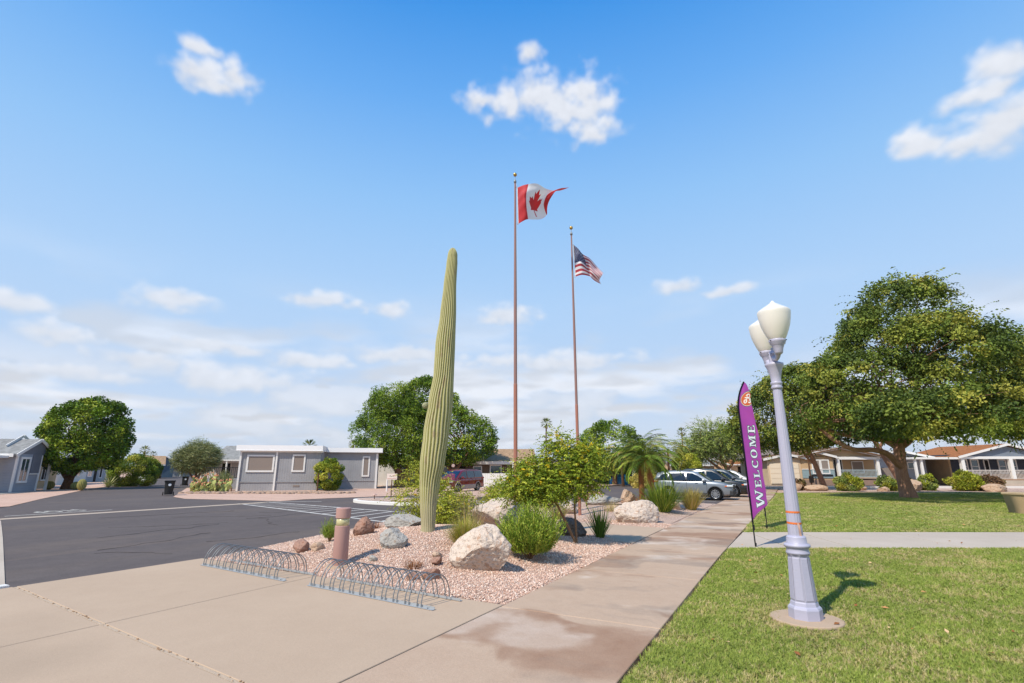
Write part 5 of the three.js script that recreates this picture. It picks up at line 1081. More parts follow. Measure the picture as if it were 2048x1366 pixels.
{ // bushes around the lots
  const B = (label, x, z, a, h, seed, pal, name = 'round_bush', group) => { const t = thing(name, label, 'bush', [x, -0.04, z], seed, group), l = [[0, h * 0.55, 0, a, h * 0.5, a], [a * 0.4, h * 0.45, 0, a * 0.6, h * 0.42, a * 0.6], [-a * 0.4, h * 0.5, 0.1, a * 0.6, h * 0.42, a * 0.6]]; mesh('foliage', crown(seed, l, { bumps: Math.round(36 + a * h * 16), leaves: Math.round(70 + 120 * a), bumpR: 0.12 + 0.15 * a, L: 0.13, W: 0.04, pal }).build(), M.leaf, t); const st = mesh('stems', twigs(seed + 1, [[0, 0, 0]], l, 8, 0.02, 0.6), M.twig, t); st.userData.kind = 'stuff'; };
  B('rounded yellow-green bush against the grey mobile home wall', -34.7, -32.4, 1.05, 2.6, 191, PAL.lime.concat(PAL.ficus));
  B('yellow-green bush on the left kerb of the side street', -62.0, -31.0, 2.1, 3.0, 193, PAL.lime.concat(PAL.bright));
  B('clipped yellow-green round tree beyond the silver car', ...fwdPt(19.4, 58), 1.4, 3.3, 195, PAL.lime);
  B('straw-coloured bush beside the van lot kerb', -18.0, -40.5, 1.2, 1.5, 197, PAL.gold.concat(PAL.olive));
  B('dark green bush under the yellow palms beyond the road', -13.6, -58, 1.4, 3.2, 199, PAL.bright);
  B('dry orange-brown bush beyond the road, left of the twin palms', -12.4, -51, 1.3, 1.2, 201, PAL.gold);
  const G = 'shrubs on the gravel strip beyond the lawn';
  const S = (label, a, d, w, h, seed, pal) => { const [x, z] = fwdPt(a, d); B(label, x, z, w, h, seed, pal, 'strip_shrub', G); };
  const dry = ['#8a6a4c', '#9c7b5a', '#75583f', '#7d7248'].map(hexLin), lim = PAL.lime.concat(PAL.mesq);
  S('brown clipped ball shrub left of the thin leaning elm', 24.6, 45.5, 0.5, 0.85, 211, dry); S('light green shrub in front of the tan house bay window', 27.8, 43.8, 0.85, 1.25, 213, lim); S('light green shrub below the tan house porch', 31.4, 44.2, 0.72, 1.1, 215, lim);
  S('brown shrub just left of the big elm trunk', 34.2, 46, 0.65, 1.0, 217, dry); S('half brown half green shrub just right of the big elm trunk', 35.3, 45, 0.6, 1.15, 219, lim); S('bright yellow-green shrub left of the porch house', 37.8, 44.2, 1.05, 1.45, 221, PAL.lime); S('rounded brown shrub in front of the porch columns', 39.6, 44, 0.85, 1.05, 223, dry);
  S('large reddish-brown shrub at the far right edge', 45.8, 44, 1.5, 1.9, 225, dry); S('low straw-coloured tuft right of the pale flat rock', 42.6, 42.3, 0.55, 0.5, 227, PAL.straw);
  // rocks on the strip
  const rk = (label, a, d, s, seed) => { const [x, z] = fwdPt(a, d); const t = thing('strip_rock', label, 'rock', [x, -0.03, z], YAW, 'tan rocks on the gravel strip'); mesh('stone', rockGeo(seed, ...s, 6, 5), M.rockTan, t); };
  rk('tan rock beside the thin elm, left of two', 23.6, 44.5, [0.8, 0.5, 0.5], 231); rk('flat tan rock at the thin elm trunk foot', 25.4, 44.3, [1.0, 0.35, 0.5], 233); rk('tan rock below the porch railing', 29.6, 45.5, [0.8, 0.35, 0.5], 235); rk('tall rounded tan rock left of the big elm trunk', 33.1, 43.8, [0.75, 0.72, 0.5], 237); rk('flat pale rock before the rounded brown shrub', 38.9, 42.8, [1.0, 0.4, 0.5], 239); rk('small tan rock below the light green porch shrub', 30.5, 43.6, [0.5, 0.25, 0.4], 241);
}
// cobbles edging the mobile home yard
{
  const r = rng(251), gs = []; for (let k = 0; k < 260; k++) { const t = r(), x = lerp(-40.5, -30.2, t) + (r() - 0.5) * 2.2, z = lerp(-24.0, -29.5, t) + (r() - 0.5) * 1.6, s = 0.07 + r() * 0.13, g = new THREE.IcosahedronGeometry(s, 1); g.scale(1.3, 0.7, 1); gs.push(place(metric(g), x, 0, z, r() * 6)); }
  const t = mesh('cobble_border', join(gs), mat('#c9b3a2', 0.9, { map: T.rock }), scene); t.userData = { kind: 'stuff', label: 'rounded cobbles edging the mobile home yard', category: 'cobbles' };
}

// ---------------------------------------------------------------- buildings
T.grooveB = tex(256, (u) => { const f = (u * 5) % 1; return f < 0.10 ? 0 : 1; }, [1, 1], false, 4);
T.lapB = tex(4, (u, v) => { const f = (v * 5) % 1; return 1 - f * 0.9; }, [1, 1], false, 256);
T.shingle = tex(512, (u, v) => { const row = Math.floor(v * 24), c = Math.floor(u * 16 + (row % 2) * 0.5), k = hash3(c, row, 1), g = hash3(u * 512, v * 512, 2), s = (0.84 + 0.16 * k) * (0.92 + 0.16 * g); return [228 * s, 228 * s, 228 * s]; }, 4);
T.wallN = tex(256, (u, v) => { const a = fbm(u * 5, v * 5, 0, 4, 5), k = 0.92 + 0.1 * a; return [250 * k, 250 * k, 250 * k]; }, 3);
const wallV = (c) => mat(c, 0.8, { map: T.wallN, bumpMap: T.grooveB, bumpScale: 0.012 });
const wallLap = (c) => mat(c, 0.8, { map: T.wallN, bumpMap: T.lapB, bumpScale: 0.015 });
const stucco = (c) => mat(c, 0.9, { map: T.wallN, bumpMap: T.fine, bumpScale: 0.006 });
const roofM = (c) => mat(c, 0.95, { map: T.shingle, bumpMap: T.shingle, bumpScale: 0.01 });
M.trim = mat('#dedbd6', 0.7); M.screen = mat('#8b7f76', 0.8, { bumpMap: T.fine, bumpScale: 0.002 }); M.dark = mat('#26211e', 0.85);
M.pane = phys('#3b4c50', 0.08, { clearcoat: 1, clearcoatRoughness: 0.05 });
// a window: frame with a pane set back, optional mullion
function windowOf(parent, x, y, w, h, z, pane = M.pane, f = 0.09, frameM = M.trim, mull = 0) {
  const fr = mesh('window', join([bx(w + 2 * f, f, 0.07, x, y + h / 2 + f / 2, z), bx(w + 2 * f, f, 0.09, x, y - h / 2 - f / 2, z), bx(f, h, 0.07, x - w / 2 - f / 2, y, z), bx(f, h, 0.07, x + w / 2 + f / 2, y, z)]), frameM, parent);
  const n = mull + 1; for (let i = 0; i < n; i++) mesh('pane', bx(w / n - 0.03, h, 0.02, x - w / 2 + w / n * (i + 0.5), y, z - 0.005), pane, fr);
  for (let i = 1; i < n; i++) mesh('mullion', bx(0.05, h, 0.05, x - w / 2 + w / n * i, y, z + 0.005), frameM, fr);
  return fr;
}
// two roof slopes; ridge along z when gable faces the front
function gableRoof(w, rise, d, over, y, x = 0, zc = 0, thick = 0.14) {
  const half = w / 2 + over, len = Math.hypot(half, rise * half / (w / 2)), a = Math.atan2(rise, w / 2), top = y + rise;
  return join([1, -1].map((s) => { const g = bx(len, thick, d + 2 * over); g.translate(len / 2, thick / 2, 0); g.rotateZ(-a); if (s < 0) g.rotateY(Math.PI); return g.translate(x, top, zc); }));
}
function gableTri(w, rise, y, x, z, thick = 0.1) { const s = new THREE.Shape([new THREE.Vector2(-w / 2, 0), new THREE.Vector2(w / 2, 0), new THREE.Vector2(0, rise)]); return metric(new THREE.ExtrudeGeometry(s, { depth: thick, bevelEnabled: false })).translate(x, y, z); }
function bargeBoards(w, rise, over, y, x, z, hgt = 0.24) { const half = w / 2 + over, len = Math.hypot(half, rise * half / (w / 2)), a = Math.atan2(rise, w / 2); return join([1, -1].map((s) => { const g = bx(len, hgt, 0.06); g.translate(len / 2, -hgt / 2 + 0.16, 0); g.rotateZ(-a); if (s < 0) g.rotateY(Math.PI); return g.translate(x, y + rise, z); })); }
function railing(parent, x0, x1, y0, y1, z, m, step = 0.13) {
  const n = Math.round((x1 - x0) / step), gs = []; for (let i = 0; i <= n; i++) gs.push(bx(0.03, y1 - y0 - 0.12, 0.03, lerp(x0, x1, i / n), (y0 + y1) / 2, z));
  const r = mesh('railing', join([bx(x1 - x0, 0.06, 0.06, (x0 + x1) / 2, y1 - 0.03, z)]), m, parent); const b = mesh('balusters', join(gs), m, r); b.userData.kind = 'stuff'; mesh('bottom_rail', bx(x1 - x0, 0.05, 0.05, (x0 + x1) / 2, y0 + 0.06, z), m, r);
}

// grey mobile home
{
  const t = thing('mobile_home', 'grey sided mobile home with white roof edge left of the saguaro', 'house', [-40.88, -0.04, -28.31], 0.7182);
  const grey = wallV('#a2a2a4'), roofW = mat('#efeeec', 0.5, { bumpMap: T.fine, bumpScale: 0.004 });
  // room added in front (x 0..6.5), main body set 0.9 m behind (to x 12.3)
  mesh('wall', bx(6.4, 3.3, 6.5, 3.2, 1.65, -3.25), grey, t); mesh('wall', bx(4.85, 3.3, 3.6, 8.8, 1.65, -4.7), grey, t);
  mesh('roof', join([bx(6.9, 0.46, 7.1, 3.1, 3.53, -3.25), bx(6.9, 0.05, 0.2, 3.15, 3.32, 0.22)]), roofW, t); mesh('roof', join([bx(5.0, 0.4, 4.1, 9.08, 3.50, -4.6)]), roofW, t);
  mesh('gutter', bx(6.6, 0.12, 0.12, 3.3, 3.24, 0.08), M.trim, t);
  for (const x of [0.02, 2.85]) mesh('downspout', bx(0.14, 3.2, 0.1, x, 1.62, 0.06), M.trim, t); mesh('corner_trim', bx(0.18, 3.2, 0.1, 11.1, 1.62, -2.87), M.trim, t);
  mesh('belt_trim', bx(6.3, 0.1, 0.05, 3.3, 0.74, 0.03), grey, t); mesh('belt_trim', bx(4.7, 0.1, 0.05, 8.8, 0.74, -2.88), grey, t);
  windowOf(t, 1.6, 2.25, 1.9, 1.15, 0.03, M.screen, 0.14); windowOf(t, 4.64, 2.28, 0.8, 1.2, 0.03, M.screen, 0.13); windowOf(t, 10.13, 2.03, 0.42, 1.6, -2.87, M.screen, 0.13);
  // end wall window and porch post on the left end
  { const w = windowOf(t, 0, 0, 1.4, 1.7, 0, M.screen, 0.14); w.rotation.y = -Math.PI / 2; w.position.set(-0.03, 2.1, -1.9); }
  mesh('vent', bx(0.5, 0.12, 0.03, 4.6, 0.4, 0.02), M.screen, t);
  // raised deck with dark railing on the street side
  mesh('deck_skirt', bx(3.4, 0.95, 3.4, -1.75, 0.47, -4.6), wallV('#9a9ca0'), t);
  railing(t, -3.4, -0.1, 0.95, 1.95, -2.95, M.black, 0.14);
}
// home behind the round shrub tree
function home(o) {
  const { name = 'mobile_home', label, a, d, turn = YAW, w, dep = 6, h, rise = 0.9, ridge = 'x', wall, roof, trim = M.trim, wins = [], doors = [], base = 0, over = 0.35, porch, group } = o;
  const [x, z] = o.at || fwdPt(a, d), t = thing(name, label, 'house', [x, -0.05, z], turn, group);
  mesh('wall', bx(w, h, dep, 0, h / 2 + base, -dep / 2), wall, t);
  if (ridge === 'z') { mesh('roof', gableRoof(w, rise, dep, over, h + base, 0, -dep / 2), roof, t); mesh('gable', gableTri(w, rise, h + base, 0, -0.1), wall, t); mesh('barge_board', bargeBoards(w, rise, over, h + base, 0, over + 0.01), trim, t); }
  else { const g = gableRoof(dep, rise, w, over, 0); g.rotateY(Math.PI / 2); g.translate(0, h + base, -dep / 2); mesh('roof', g, roof, t); const e = gableTri(dep, rise, 0, 0, -0.05); e.rotateY(Math.PI / 2); for (const s of [-1, 1]) mesh('gable', e.clone().translate(s * (w / 2 - 0.05), h + base, -dep / 2), wall, t); mesh('fascia', bx(w + 2 * over, 0.2, 0.06, 0, h + base - over * rise / (dep / 2), over + 0.01), trim, t); }
  for (const [wx, wy, ww, wh, m] of wins) windowOf(t, wx, wy, ww, wh, 0.03, m || M.pane, 0.1, trim, ww > 1.2 ? 1 : 0);
  for (const [dx, dw, dh, m] of doors) { const q = mesh('door', bx(dw, dh, 0.06, dx, base + dh / 2 + 0.05, 0.03), m || M.dark, t); mesh('handle', bx(0.05, 0.12, 0.05, dx + dw * 0.4, base + 1.05, 0.08), M.galv, q); }
  if (porch) { const [p0, p1, out, ph] = porch; mesh('porch_roof', bx(p1 - p0, 0.14, out, (p0 + p1) / 2, ph, out / 2), trim, t); const n = Math.max(2, Math.round((p1 - p0) / 2.6) + 1); for (let i = 0; i < n; i++) mesh('post', bx(0.14, ph, 0.14, lerp(p0 + 0.1, p1 - 0.1, i / (n - 1)), ph / 2, out - 0.12), trim, t); }
  return t;
}
const W = { white: wallV('#d9d6d0'), brown: wallV('#6d5a4b'), tan: stucco('#c9ab86'), grey: wallV('#9aa0a6'), blue: wallV('#4d6273'), cream: stucco('#d8c6aa'), peach: stucco('#d9b48e'), dk: wallV('#4c4e56'), greyblue: wallLap('#8f97a3') };
const RF = { grey: roofM('#a9a8a4'), tan: roofM('#c4a280'), brown: roofM('#8c6a50'), dark: roofM('#6e6a68'), white: roofM('#dcdad6'), orange: roofM('#b9794a') };
home({ label: 'grey-roofed home with porch behind the round shrub tree', a: -30.2, d: 57, w: 5.2, dep: 7, h: 2.7, rise: 1.6, wall: W.white, roof: RF.grey, wins: [[1.0, 1.7, 0.8, 1.4], [-0.8, 1.6, 0.9, 1.6, M.dark]], porch: [-2.6, 2.6, 1.6, 2.7] });
const kerbAt = (t, off) => [-40.7 - 0.864 * t - 0.504 * off, -15.3 - 0.504 * t + 0.864 * off], ST = 2.45;
home({ label: 'brown and tan home with dark screened porch behind the left ficus', at: kerbAt(24.5, 4.6), turn: ST, w: 8, dep: 8, h: 2.9, rise: 1.1, wall: W.tan, roof: RF.brown, wins: [[-2.7, 1.75, 1.3, 1.9, M.dark], [-0.9, 1.75, 1.3, 1.9, M.dark], [1.0, 1.75, 1.3, 1.9, M.dark]] });
home({ label: 'white sided home behind the ficus trunk on the side street', at: kerbAt(38, 4), turn: ST, w: 9, dep: 8, h: 2.9, rise: 1.0, wall: W.white, roof: RF.grey, wins: [[-2.6, 1.7, 1.3, 1.3], [1.8, 1.7, 0.9, 1.4]], doors: [[0, 0.9, 2]] });
home({ label: 'pale grey home with two tall windows left of the street bush', at: kerbAt(53, 3.6), turn: ST, w: 9, dep: 8, h: 2.9, rise: 1.0, wall: W.grey, roof: RF.grey, wins: [[-2.2, 1.6, 1.5, 1.5], [2.2, 1.5, 1.0, 1.8, M.dark]], doors: [[0, 0.9, 2]] });
home({ label: 'cream home hidden partly behind the street bush', at: kerbAt(68, 3.6), turn: ST, w: 9, dep: 8, h: 2.9, rise: 1.0, wall: W.cream, roof: RF.tan, wins: [[-2.2, 1.6, 1.5, 1.5]], doors: [[0.6, 0.9, 2]] });
home({ label: 'small tan-roofed home far down the side street', a: -69, d: 100, turn: 1.1, w: 4.2, dep: 7, h: 2.7, rise: 1.5, wall: W.brown, roof: RF.tan, doors: [[1.5, 0.9, 2]] });
home({ label: 'blue-grey home with white gable far down the side street', a: -74.0, d: 112, turn: 1.1, w: 3.2, dep: 8, h: 3.2, rise: 1.2, ridge: 'z', wall: W.blue, roof: RF.white });
home({ label: 'white-roofed home with carport at the far end of the side street', a: -83, d: 132, turn: 1.0, w: 6, dep: 8, h: 2.6, rise: 1.5, wall: W.grey, roof: RF.white, porch: [-3, 3, 2.4, 2.5] });
home({ label: 'long brown-roofed home on the left skyline', a: -98, d: 165, w: 40, dep: 10, h: 3.2, rise: 1.6, wall: W.cream, roof: RF.orange });
home({ label: 'white end-wall home seen between mobile home and bright green tree', a: -13.9, d: 58.5, w: 3.6, dep: 8, h: 2.6, rise: 0.9, ridge: 'z', wall: W.white, roof: RF.white });
{
  const t = home({ label: 'brown home with tan hipped roof and white porch behind the red van', a: -4.2, d: 58, turn: YAW, w: 13, dep: 9, h: 2.5, rise: 1.5, wall: W.brown, roof: RF.tan, wins: [[0.4, 1.5, 0.8, 1.1], [-3.2, 1.5, 0.8, 1.1], [2.4, 1.5, 1.1, 1.3]], doors: [[-1.4, 0.9, 2.0]], porch: [4.2, 8.2, 2.6, 2.5] });
  mesh('fascia', bx(13.6, 0.32, 0.08, 0, 2.46, 0.45), M.trim, t);
  // white plank fence beside the van
  const f = thing('plank_fence', 'white plank fence behind the red van', 'fence', [...(() => { const [x, z] = fwdPt(-2.6, 52); return [x, -0.04, z]; })()], YAW);
  for (let i = 0; i < 20; i++) mesh('plank', bx(0.19, 1.35, 0.03, -0.3 + i * 0.2, 0.7, 0), M.trim, f); mesh('rail', bx(4.1, 0.08, 0.05, 1.6, 1.15, -0.04), M.trim, f); mesh('rail', bx(4.1, 0.08, 0.05, 1.6, 0.3, -0.04), M.trim, f);
}
home({ label: 'white gabled home right of the tan-roofed porch home', a: 0.6, d: 76, w: 6, dep: 8, h: 2.6, rise: 1.2, ridge: 'z', wall: W.grey, roof: RF.white, doors: [[0.5, 1, 2]] });
home({ label: 'grey-roofed home with dark wall behind the yellow palms', a: 11.6, d: 63, w: 5.5, dep: 7, h: 2.4, rise: 0.9, wall: W.dk, roof: RF.grey, wins: [[1.2, 1.4, 1.0, 1.2]], doors: [[-0.6, 0.9, 2]] });
home({ label: 'long white home beyond the road, left of the palm trunks', a: 20.5, d: 82, w: 12, dep: 7, h: 2.7, rise: 0.8, wall: W.white, roof: RF.white });
home({ label: 'low grey-roofed home directly behind the twin palms', a: 25.5, d: 74, w: 6, dep: 7, h: 2.4, rise: 0.9, wall: W.peach, roof: RF.grey });
home({ label: 'peach home with small gable left of the mesquite', a: 38.2, d: 100, w: 7, dep: 8, h: 2.4, rise: 1.2, ridge: 'z', wall: W.peach, roof: RF.orange, wins: [[-1.4, 1.5, 0.7, 1.0]] });
home({ label: 'cream flat home left of the peach gable home', a: 33.2, d: 103, w: 6, dep: 8, h: 2.6, rise: 0.8, wall: W.cream, roof: RF.orange });
home({ label: 'cream home with open carport behind the mesquite trunk', a: 45.0, d: 101, w: 8, dep: 8, h: 2.6, rise: 0.9, wall: W.cream, roof: RF.orange, wins: [], doors: [[0.5, 4.2, 2.2]], porch: [-4, 4, 2.2, 2.6] });
home({ label: 'small white gabled home right of the mesquite trunk', a: 48.8, d: 97, w: 3.6, dep: 8, h: 2.6, rise: 0.8, ridge: 'z', wall: W.white, roof: RF.orange, wins: [[0.2, 1.5, 0.7, 1.2]] });

// left corner house: gable towards the side street
{
  const t = thing('corner_house', 'grey house with white-trimmed gable bay at the left edge', 'house', [-53.77, -0.04, -18.2], 2.33), lap = wallLap('#a0a4ac'), dkv = wallV('#7a7c84');
  mesh('wall', bx(5.0, 2.95, 9, 2.5, 1.48, -5.6), lap, t); mesh('bay_wall', bx(3.25, 2.95, 1.2, 1.63, 1.48, -0.6), lap, t);
  mesh('bay_panel', bx(1.15, 1.55, 0.05, 2.6, 2.2, 0.03), dkv, t); mesh('porch_back', bx(1.6, 2.8, 0.06, 4.15, 1.4, -1.06), W.brown, t);
  mesh('gable', gableTri(4.9, 1.1, 2.95, 2.65, -0.12), dkv, t); mesh('roof', gableRoof(5.1, 1.15, 9.6, 0.35, 2.95, 2.65, -5.1), RF.grey, t);
  mesh('barge_board', bargeBoards(5.1, 1.15, 0.35, 2.95, 2.65, 0.1), M.trim, t);
  mesh('rear_gable_trim', bargeBoards(3.4, 0.8, 0.25, 3.65, 2.95, -1.4, 0.22), M.trim, t);
  mesh('fascia', bx(0.08, 0.26, 9.8, -0.3, 2.84, -5.0), M.trim, t); mesh('corner_trim', bx(0.14, 2.9, 0.14, 0.04, 1.47, 0.02), M.trim, t); mesh('corner_trim', bx(0.12, 2.9, 0.12, 3.24, 1.47, 0.01), M.trim, t);
  mesh('belt_trim', bx(1.2, 0.09, 0.06, 2.6, 1.4, 0.03), M.trim, t); mesh('column', bx(0.16, 2.9, 0.16, 4.9, 1.45, -0.1), M.trim, t);
  windowOf(t, 1.15, 1.72, 0.95, 1.7, 0.04, M.pane, 0.17, M.trim, 1); mesh('vent', bx(0.04, 0.16, 0.3, -0.03, 0.35, -1.6), M.dark, t);
  // flat awning along the end wall, shading it
  mesh('carport_roof', bx(3.6, 0.18, 9.6, -1.9, 2.72, -5.2), M.trim, t); for (const pz of [-0.7, -4.6, -9.4]) mesh('carport_post', bx(0.1, 2.65, 0.1, -3.5, 1.32, pz), M.trim, t);
  mesh('driveway', bx(3.8, 0.04, 12, -2.1, 0.03, -4.5), M.path, t);
}

// row of homes beyond the lawn, facing the viewer (front wall 60 m off)
const rowThing = (name, label, d = 60) => { const [x, z] = fwdPt(0, d); return thing(name, label, 'house', [x, -0.05, z], YAW); };
{
  const t = rowThing('tan_house', 'tan house with garage, bay gable and blue-railed porch behind the lamp post'), tan = stucco('#c4a681'), blue = wallLap('#8fa3a6'), stone = stucco('#9c8272');
  const gar = stucco('#d3bca0');
  mesh('garage_wall', bx(4.0, 3.0, 7, 30.95, 1.5, -3.0), gar, t); mesh('garage_door', bx(3.3, 2.25, 0.08, 30.8, 1.3, 0.52), mat('#dccbb2', 0.7), t);
  { const d = t.children[t.children.length - 1]; for (let i = 0; i < 4; i++) mesh('panel', bx(3.2, 0.5, 0.03, 30.8, 0.47 + i * 0.55, 0.57), mat('#e0d0b8', 0.7), d); }
  mesh('garage_roof', gableRoof(5.0, 0.5, 7, 0.3, 2.85, 31.2, -3), RF.brown, t); mesh('garage_fascia', bargeBoards(5.0, 0.5, 0.3, 2.85, 31.2, 0.85), M.trim, t);
  mesh('wall', bx(9.2, 3.0, 9, 37.6, 1.85, -5.6), tan, t); mesh('bay_wall', bx(3.6, 3.0, 2, 34.55, 1.75, -0.4), tan, t);
  mesh('siding', bx(3.64, 0.95, 0.06, 34.55, 1.27, 0.63), blue, t); mesh('belt_trim', bx(3.66, 0.08, 0.1, 34.55, 1.78, 0.66), M.trim, t);
  mesh('stone_skirt', bx(9.4, 0.6, 2.4, 37.6, 0.3, -0.4), stone, t);
  mesh('bay_roof', gableRoof(3.6, 0.45, 5, 0.3, 3.15, 34.6, -1.9), RF.brown, t); mesh('bay_gable', gableTri(3.6, 0.45, 3.15, 34.6, 0.5), tan, t); mesh('bay_barge_board', bargeBoards(3.6, 0.45, 0.3, 3.15, 34.6, 0.92), M.trim, t);
  mesh('roof', gableRoof(9.2, 0.95, 8, 0.45, 3.15, 37.4, -3.4), RF.brown, t); mesh('gable', gableTri(9.2, 0.95, 3.15, 37.4, 0.3), tan, t); mesh('barge_board', bargeBoards(9.2, 0.95, 0.45, 3.15, 37.4, 0.8), M.trim, t);
  windowOf(t, 34.4, 2.05, 0.74, 1.35, 0.64, M.screen, 0.12); windowOf(t, 35.4, 2.05, 0.74, 1.35, 0.64, M.screen, 0.12);
  mesh('flower_rail', bx(2.4, 0.16, 0.06, 34.9, 1.12, 0.7), M.black, t);
  // porch: back wall at -1.1, beam and columns in front
  mesh('porch_beam', bx(5.0, 0.3, 0.3, 39.3, 3.0, 0.45), M.trim, t); for (const px of [37.0, 41.5]) mesh('column', bx(0.3, 2.2, 0.3, px, 1.9, 0.45), M.trim, t);
  const dr = mesh('screen_door', bx(0.9, 2.0, 0.06, 37.9, 1.85, -1.06), M.black, t); mesh('door_frame', join([bx(0.1, 2.1, 0.08, 37.4, 1.88, -1.06), bx(0.1, 2.1, 0.08, 38.4, 1.88, -1.06), bx(1.1, 0.1, 0.08, 37.9, 2.95, -1.06)]), M.trim, dr);
  windowOf(t, 40.2, 2.0, 1.2, 1.2, -1.06, M.screen, 0.1);
  mesh('porch_floor', bx(4.9, 0.12, 1.9, 39.2, 0.82, -0.2), M.concrete, t); railing(t, 37.2, 41.6, 0.88, 1.72, 0.5, mat('#a9bcc0', 0.6), 0.14);
  const p = thing('utility_pole', 'thin pale utility post at the tan house corner', 'pole', [...(() => { const [x, z] = fwdPt(32.6, 57.6); return [x, -0.05, z]; })()], 0); mesh('post', cyl(0.08, 0.09, 3.6, 0, 1.8, 0, 10), M.barkGrey, p); mesh('meter_box', bx(0.4, 0.7, 0.25, 0.05, 0.7, 0.15, YAW), M.dark, p);
}
{
  const t = rowThing('grey_house', 'light grey gabled house between the tan house and the porch house'), g = wallV('#aeb3bc');
  mesh('wall', bx(6.6, 3.1, 9, 45.2, 1.55, -6), g, t); mesh('roof', gableRoof(7.4, 0.75, 9, 0.4, 3.1, 44.9, -5.5), RF.grey, t); mesh('gable', gableTri(7.4, 0.75, 3.1, 44.9, -1.5), g, t); mesh('barge_board', bargeBoards(7.4, 0.75, 0.4, 3.1, 44.9, -0.58), M.trim, t);
  mesh('garage_door', bx(2.2, 1.9, 0.06, 43.8, 1.0, -1.46), M.screen, t); mesh('door', bx(0.9, 2, 0.06, 42.5, 1.05, -1.46), M.trim, t); windowOf(t, 46.8, 2.2, 0.8, 0.6, -1.46, M.pane, 0.1);
}
{
  const t = rowThing('porch_house', 'dark and tan house with wide white-columned porch at the right', 59), dk = wallV('#474a55'), tan = stucco('#b59a78'), gb = wallV('#7f8894');
  mesh('wall', bx(14, 2.8, 8, 57.2, 2.0, -5.4), dk, t); mesh('side_wall', bx(0.2, 2.9, 6, 50.25, 1.6, -4.2), tan, t);
  mesh('roof', gableRoof(11, 1.35, 9, 0.3, 3.1, 55.7, -4.2), RF.orange, t); mesh('gable', gableTri(10.4, 1.2, 3.1, 55.7, 0.15), gb, t); mesh('barge_board', bargeBoards(11, 1.35, 0.3, 3.1, 55.7, 0.62), M.trim, t);
  mesh('porch_beam', bx(11.2, 0.28, 0.3, 55.7, 3.03, 0.3), M.trim, t);
  for (const px of [50.4, 55.8, 61.2]) mesh('column', bx(0.36, 2.25, 0.36, px, 1.82, 0.3), M.trim, t);
  const tanW = mat('#b9967a', 0.8); for (const px of [51.96, 53.24, 56.4, 57.6]) { const w = windowOf(t, px, 2.1, 0.72, 1.35, -1.36, M.pane, 0.13, M.trim); mesh('sash_rail', bx(0.72, 0.06, 0.06, px, 2.1, -1.34), M.trim, w); }
  mesh('wainscot', bx(11, 0.5, 0.06, 56, 1.0, -1.36), tanW, t); const dr = mesh('door', bx(0.42, 1.75, 0.06, 54.6, 1.85, -1.36), M.dark, t); mesh('door_frame', join([bx(0.1, 1.85, 0.08, 54.34, 1.88, -1.36), bx(0.1, 1.85, 0.08, 54.86, 1.88, -1.36), bx(0.62, 0.1, 0.08, 54.6, 2.84, -1.36)]), M.trim, dr);
  mesh('porch_floor', bx(11.2, 0.14, 2.0, 55.7, 0.66, -0.5), mat('#a58872', 0.9), t); mesh('porch_steps', bx(11.4, 0.35, 2.2, 55.7, 0.4, -0.2), M.path, t); mesh('lower_step', bx(12, 0.24, 2.8, 55.9, 0.1, 0.2), M.path, t);
  railing(t, 50.7, 55.6, 0.74, 1.7, 0.36, mat('#d9cfc6', 0.6), 0.15); railing(t, 56.1, 61, 0.74, 1.7, 0.36, mat('#d9cfc6', 0.6), 0.15);
  // open carport joining the left side
  mesh('carport_roof', bx(5.6, 0.22, 5.4, 47.6, 2.98, -2.2), M.trim, t); for (const px of [45.2, 45.9]) mesh('carport_post', bx(0.22, 2.9, 0.22, px, 1.45, 0.2), M.trim, t);
  mesh('carport_back_wall', bx(2.2, 2.9, 0.2, 46.6, 1.45, -4.2), dk, t); mesh('garage_door', bx(2.3, 2.3, 0.1, 48.6, 1.2, -4.2), mat('#8f8578', 0.7), t); windowOf(t, 46.4, 2.45, 0.7, 0.3, -4.06, M.pane, 0.09); mesh('carport_wainscot', bx(2.2, 1.1, 0.06, 46.6, 0.55, -4.06), mat('#8a7264', 0.8), t);
}
// pale kerb line of the street in front of those homes
{
  const P = (a, d) => fwdPt(a, d); struct('far_street', sheetGeo([P(20, 51.5), P(64, 51.5), P(64, 56.5), P(20, 56.5)], -0.008), M.path, 'pale street strip before the right-hand homes');
  struct('far_kerb', slabGeo([P(21, 50.6), P(64, 50.6), P(64, 51.0), P(21, 51.0)], 0.14, 0.2), M.kerbWhite, 'white kerb before the right-hand homes');
}

{ const P = fwdPt; struct('far_white_kerb', slabGeo([P(16.6, 72), P(21, 72), P(21, 75), P(16.6, 74)], 0.1, 0.16), M.kerbWhite, 'white kerbed corner beyond the parking lot'); }

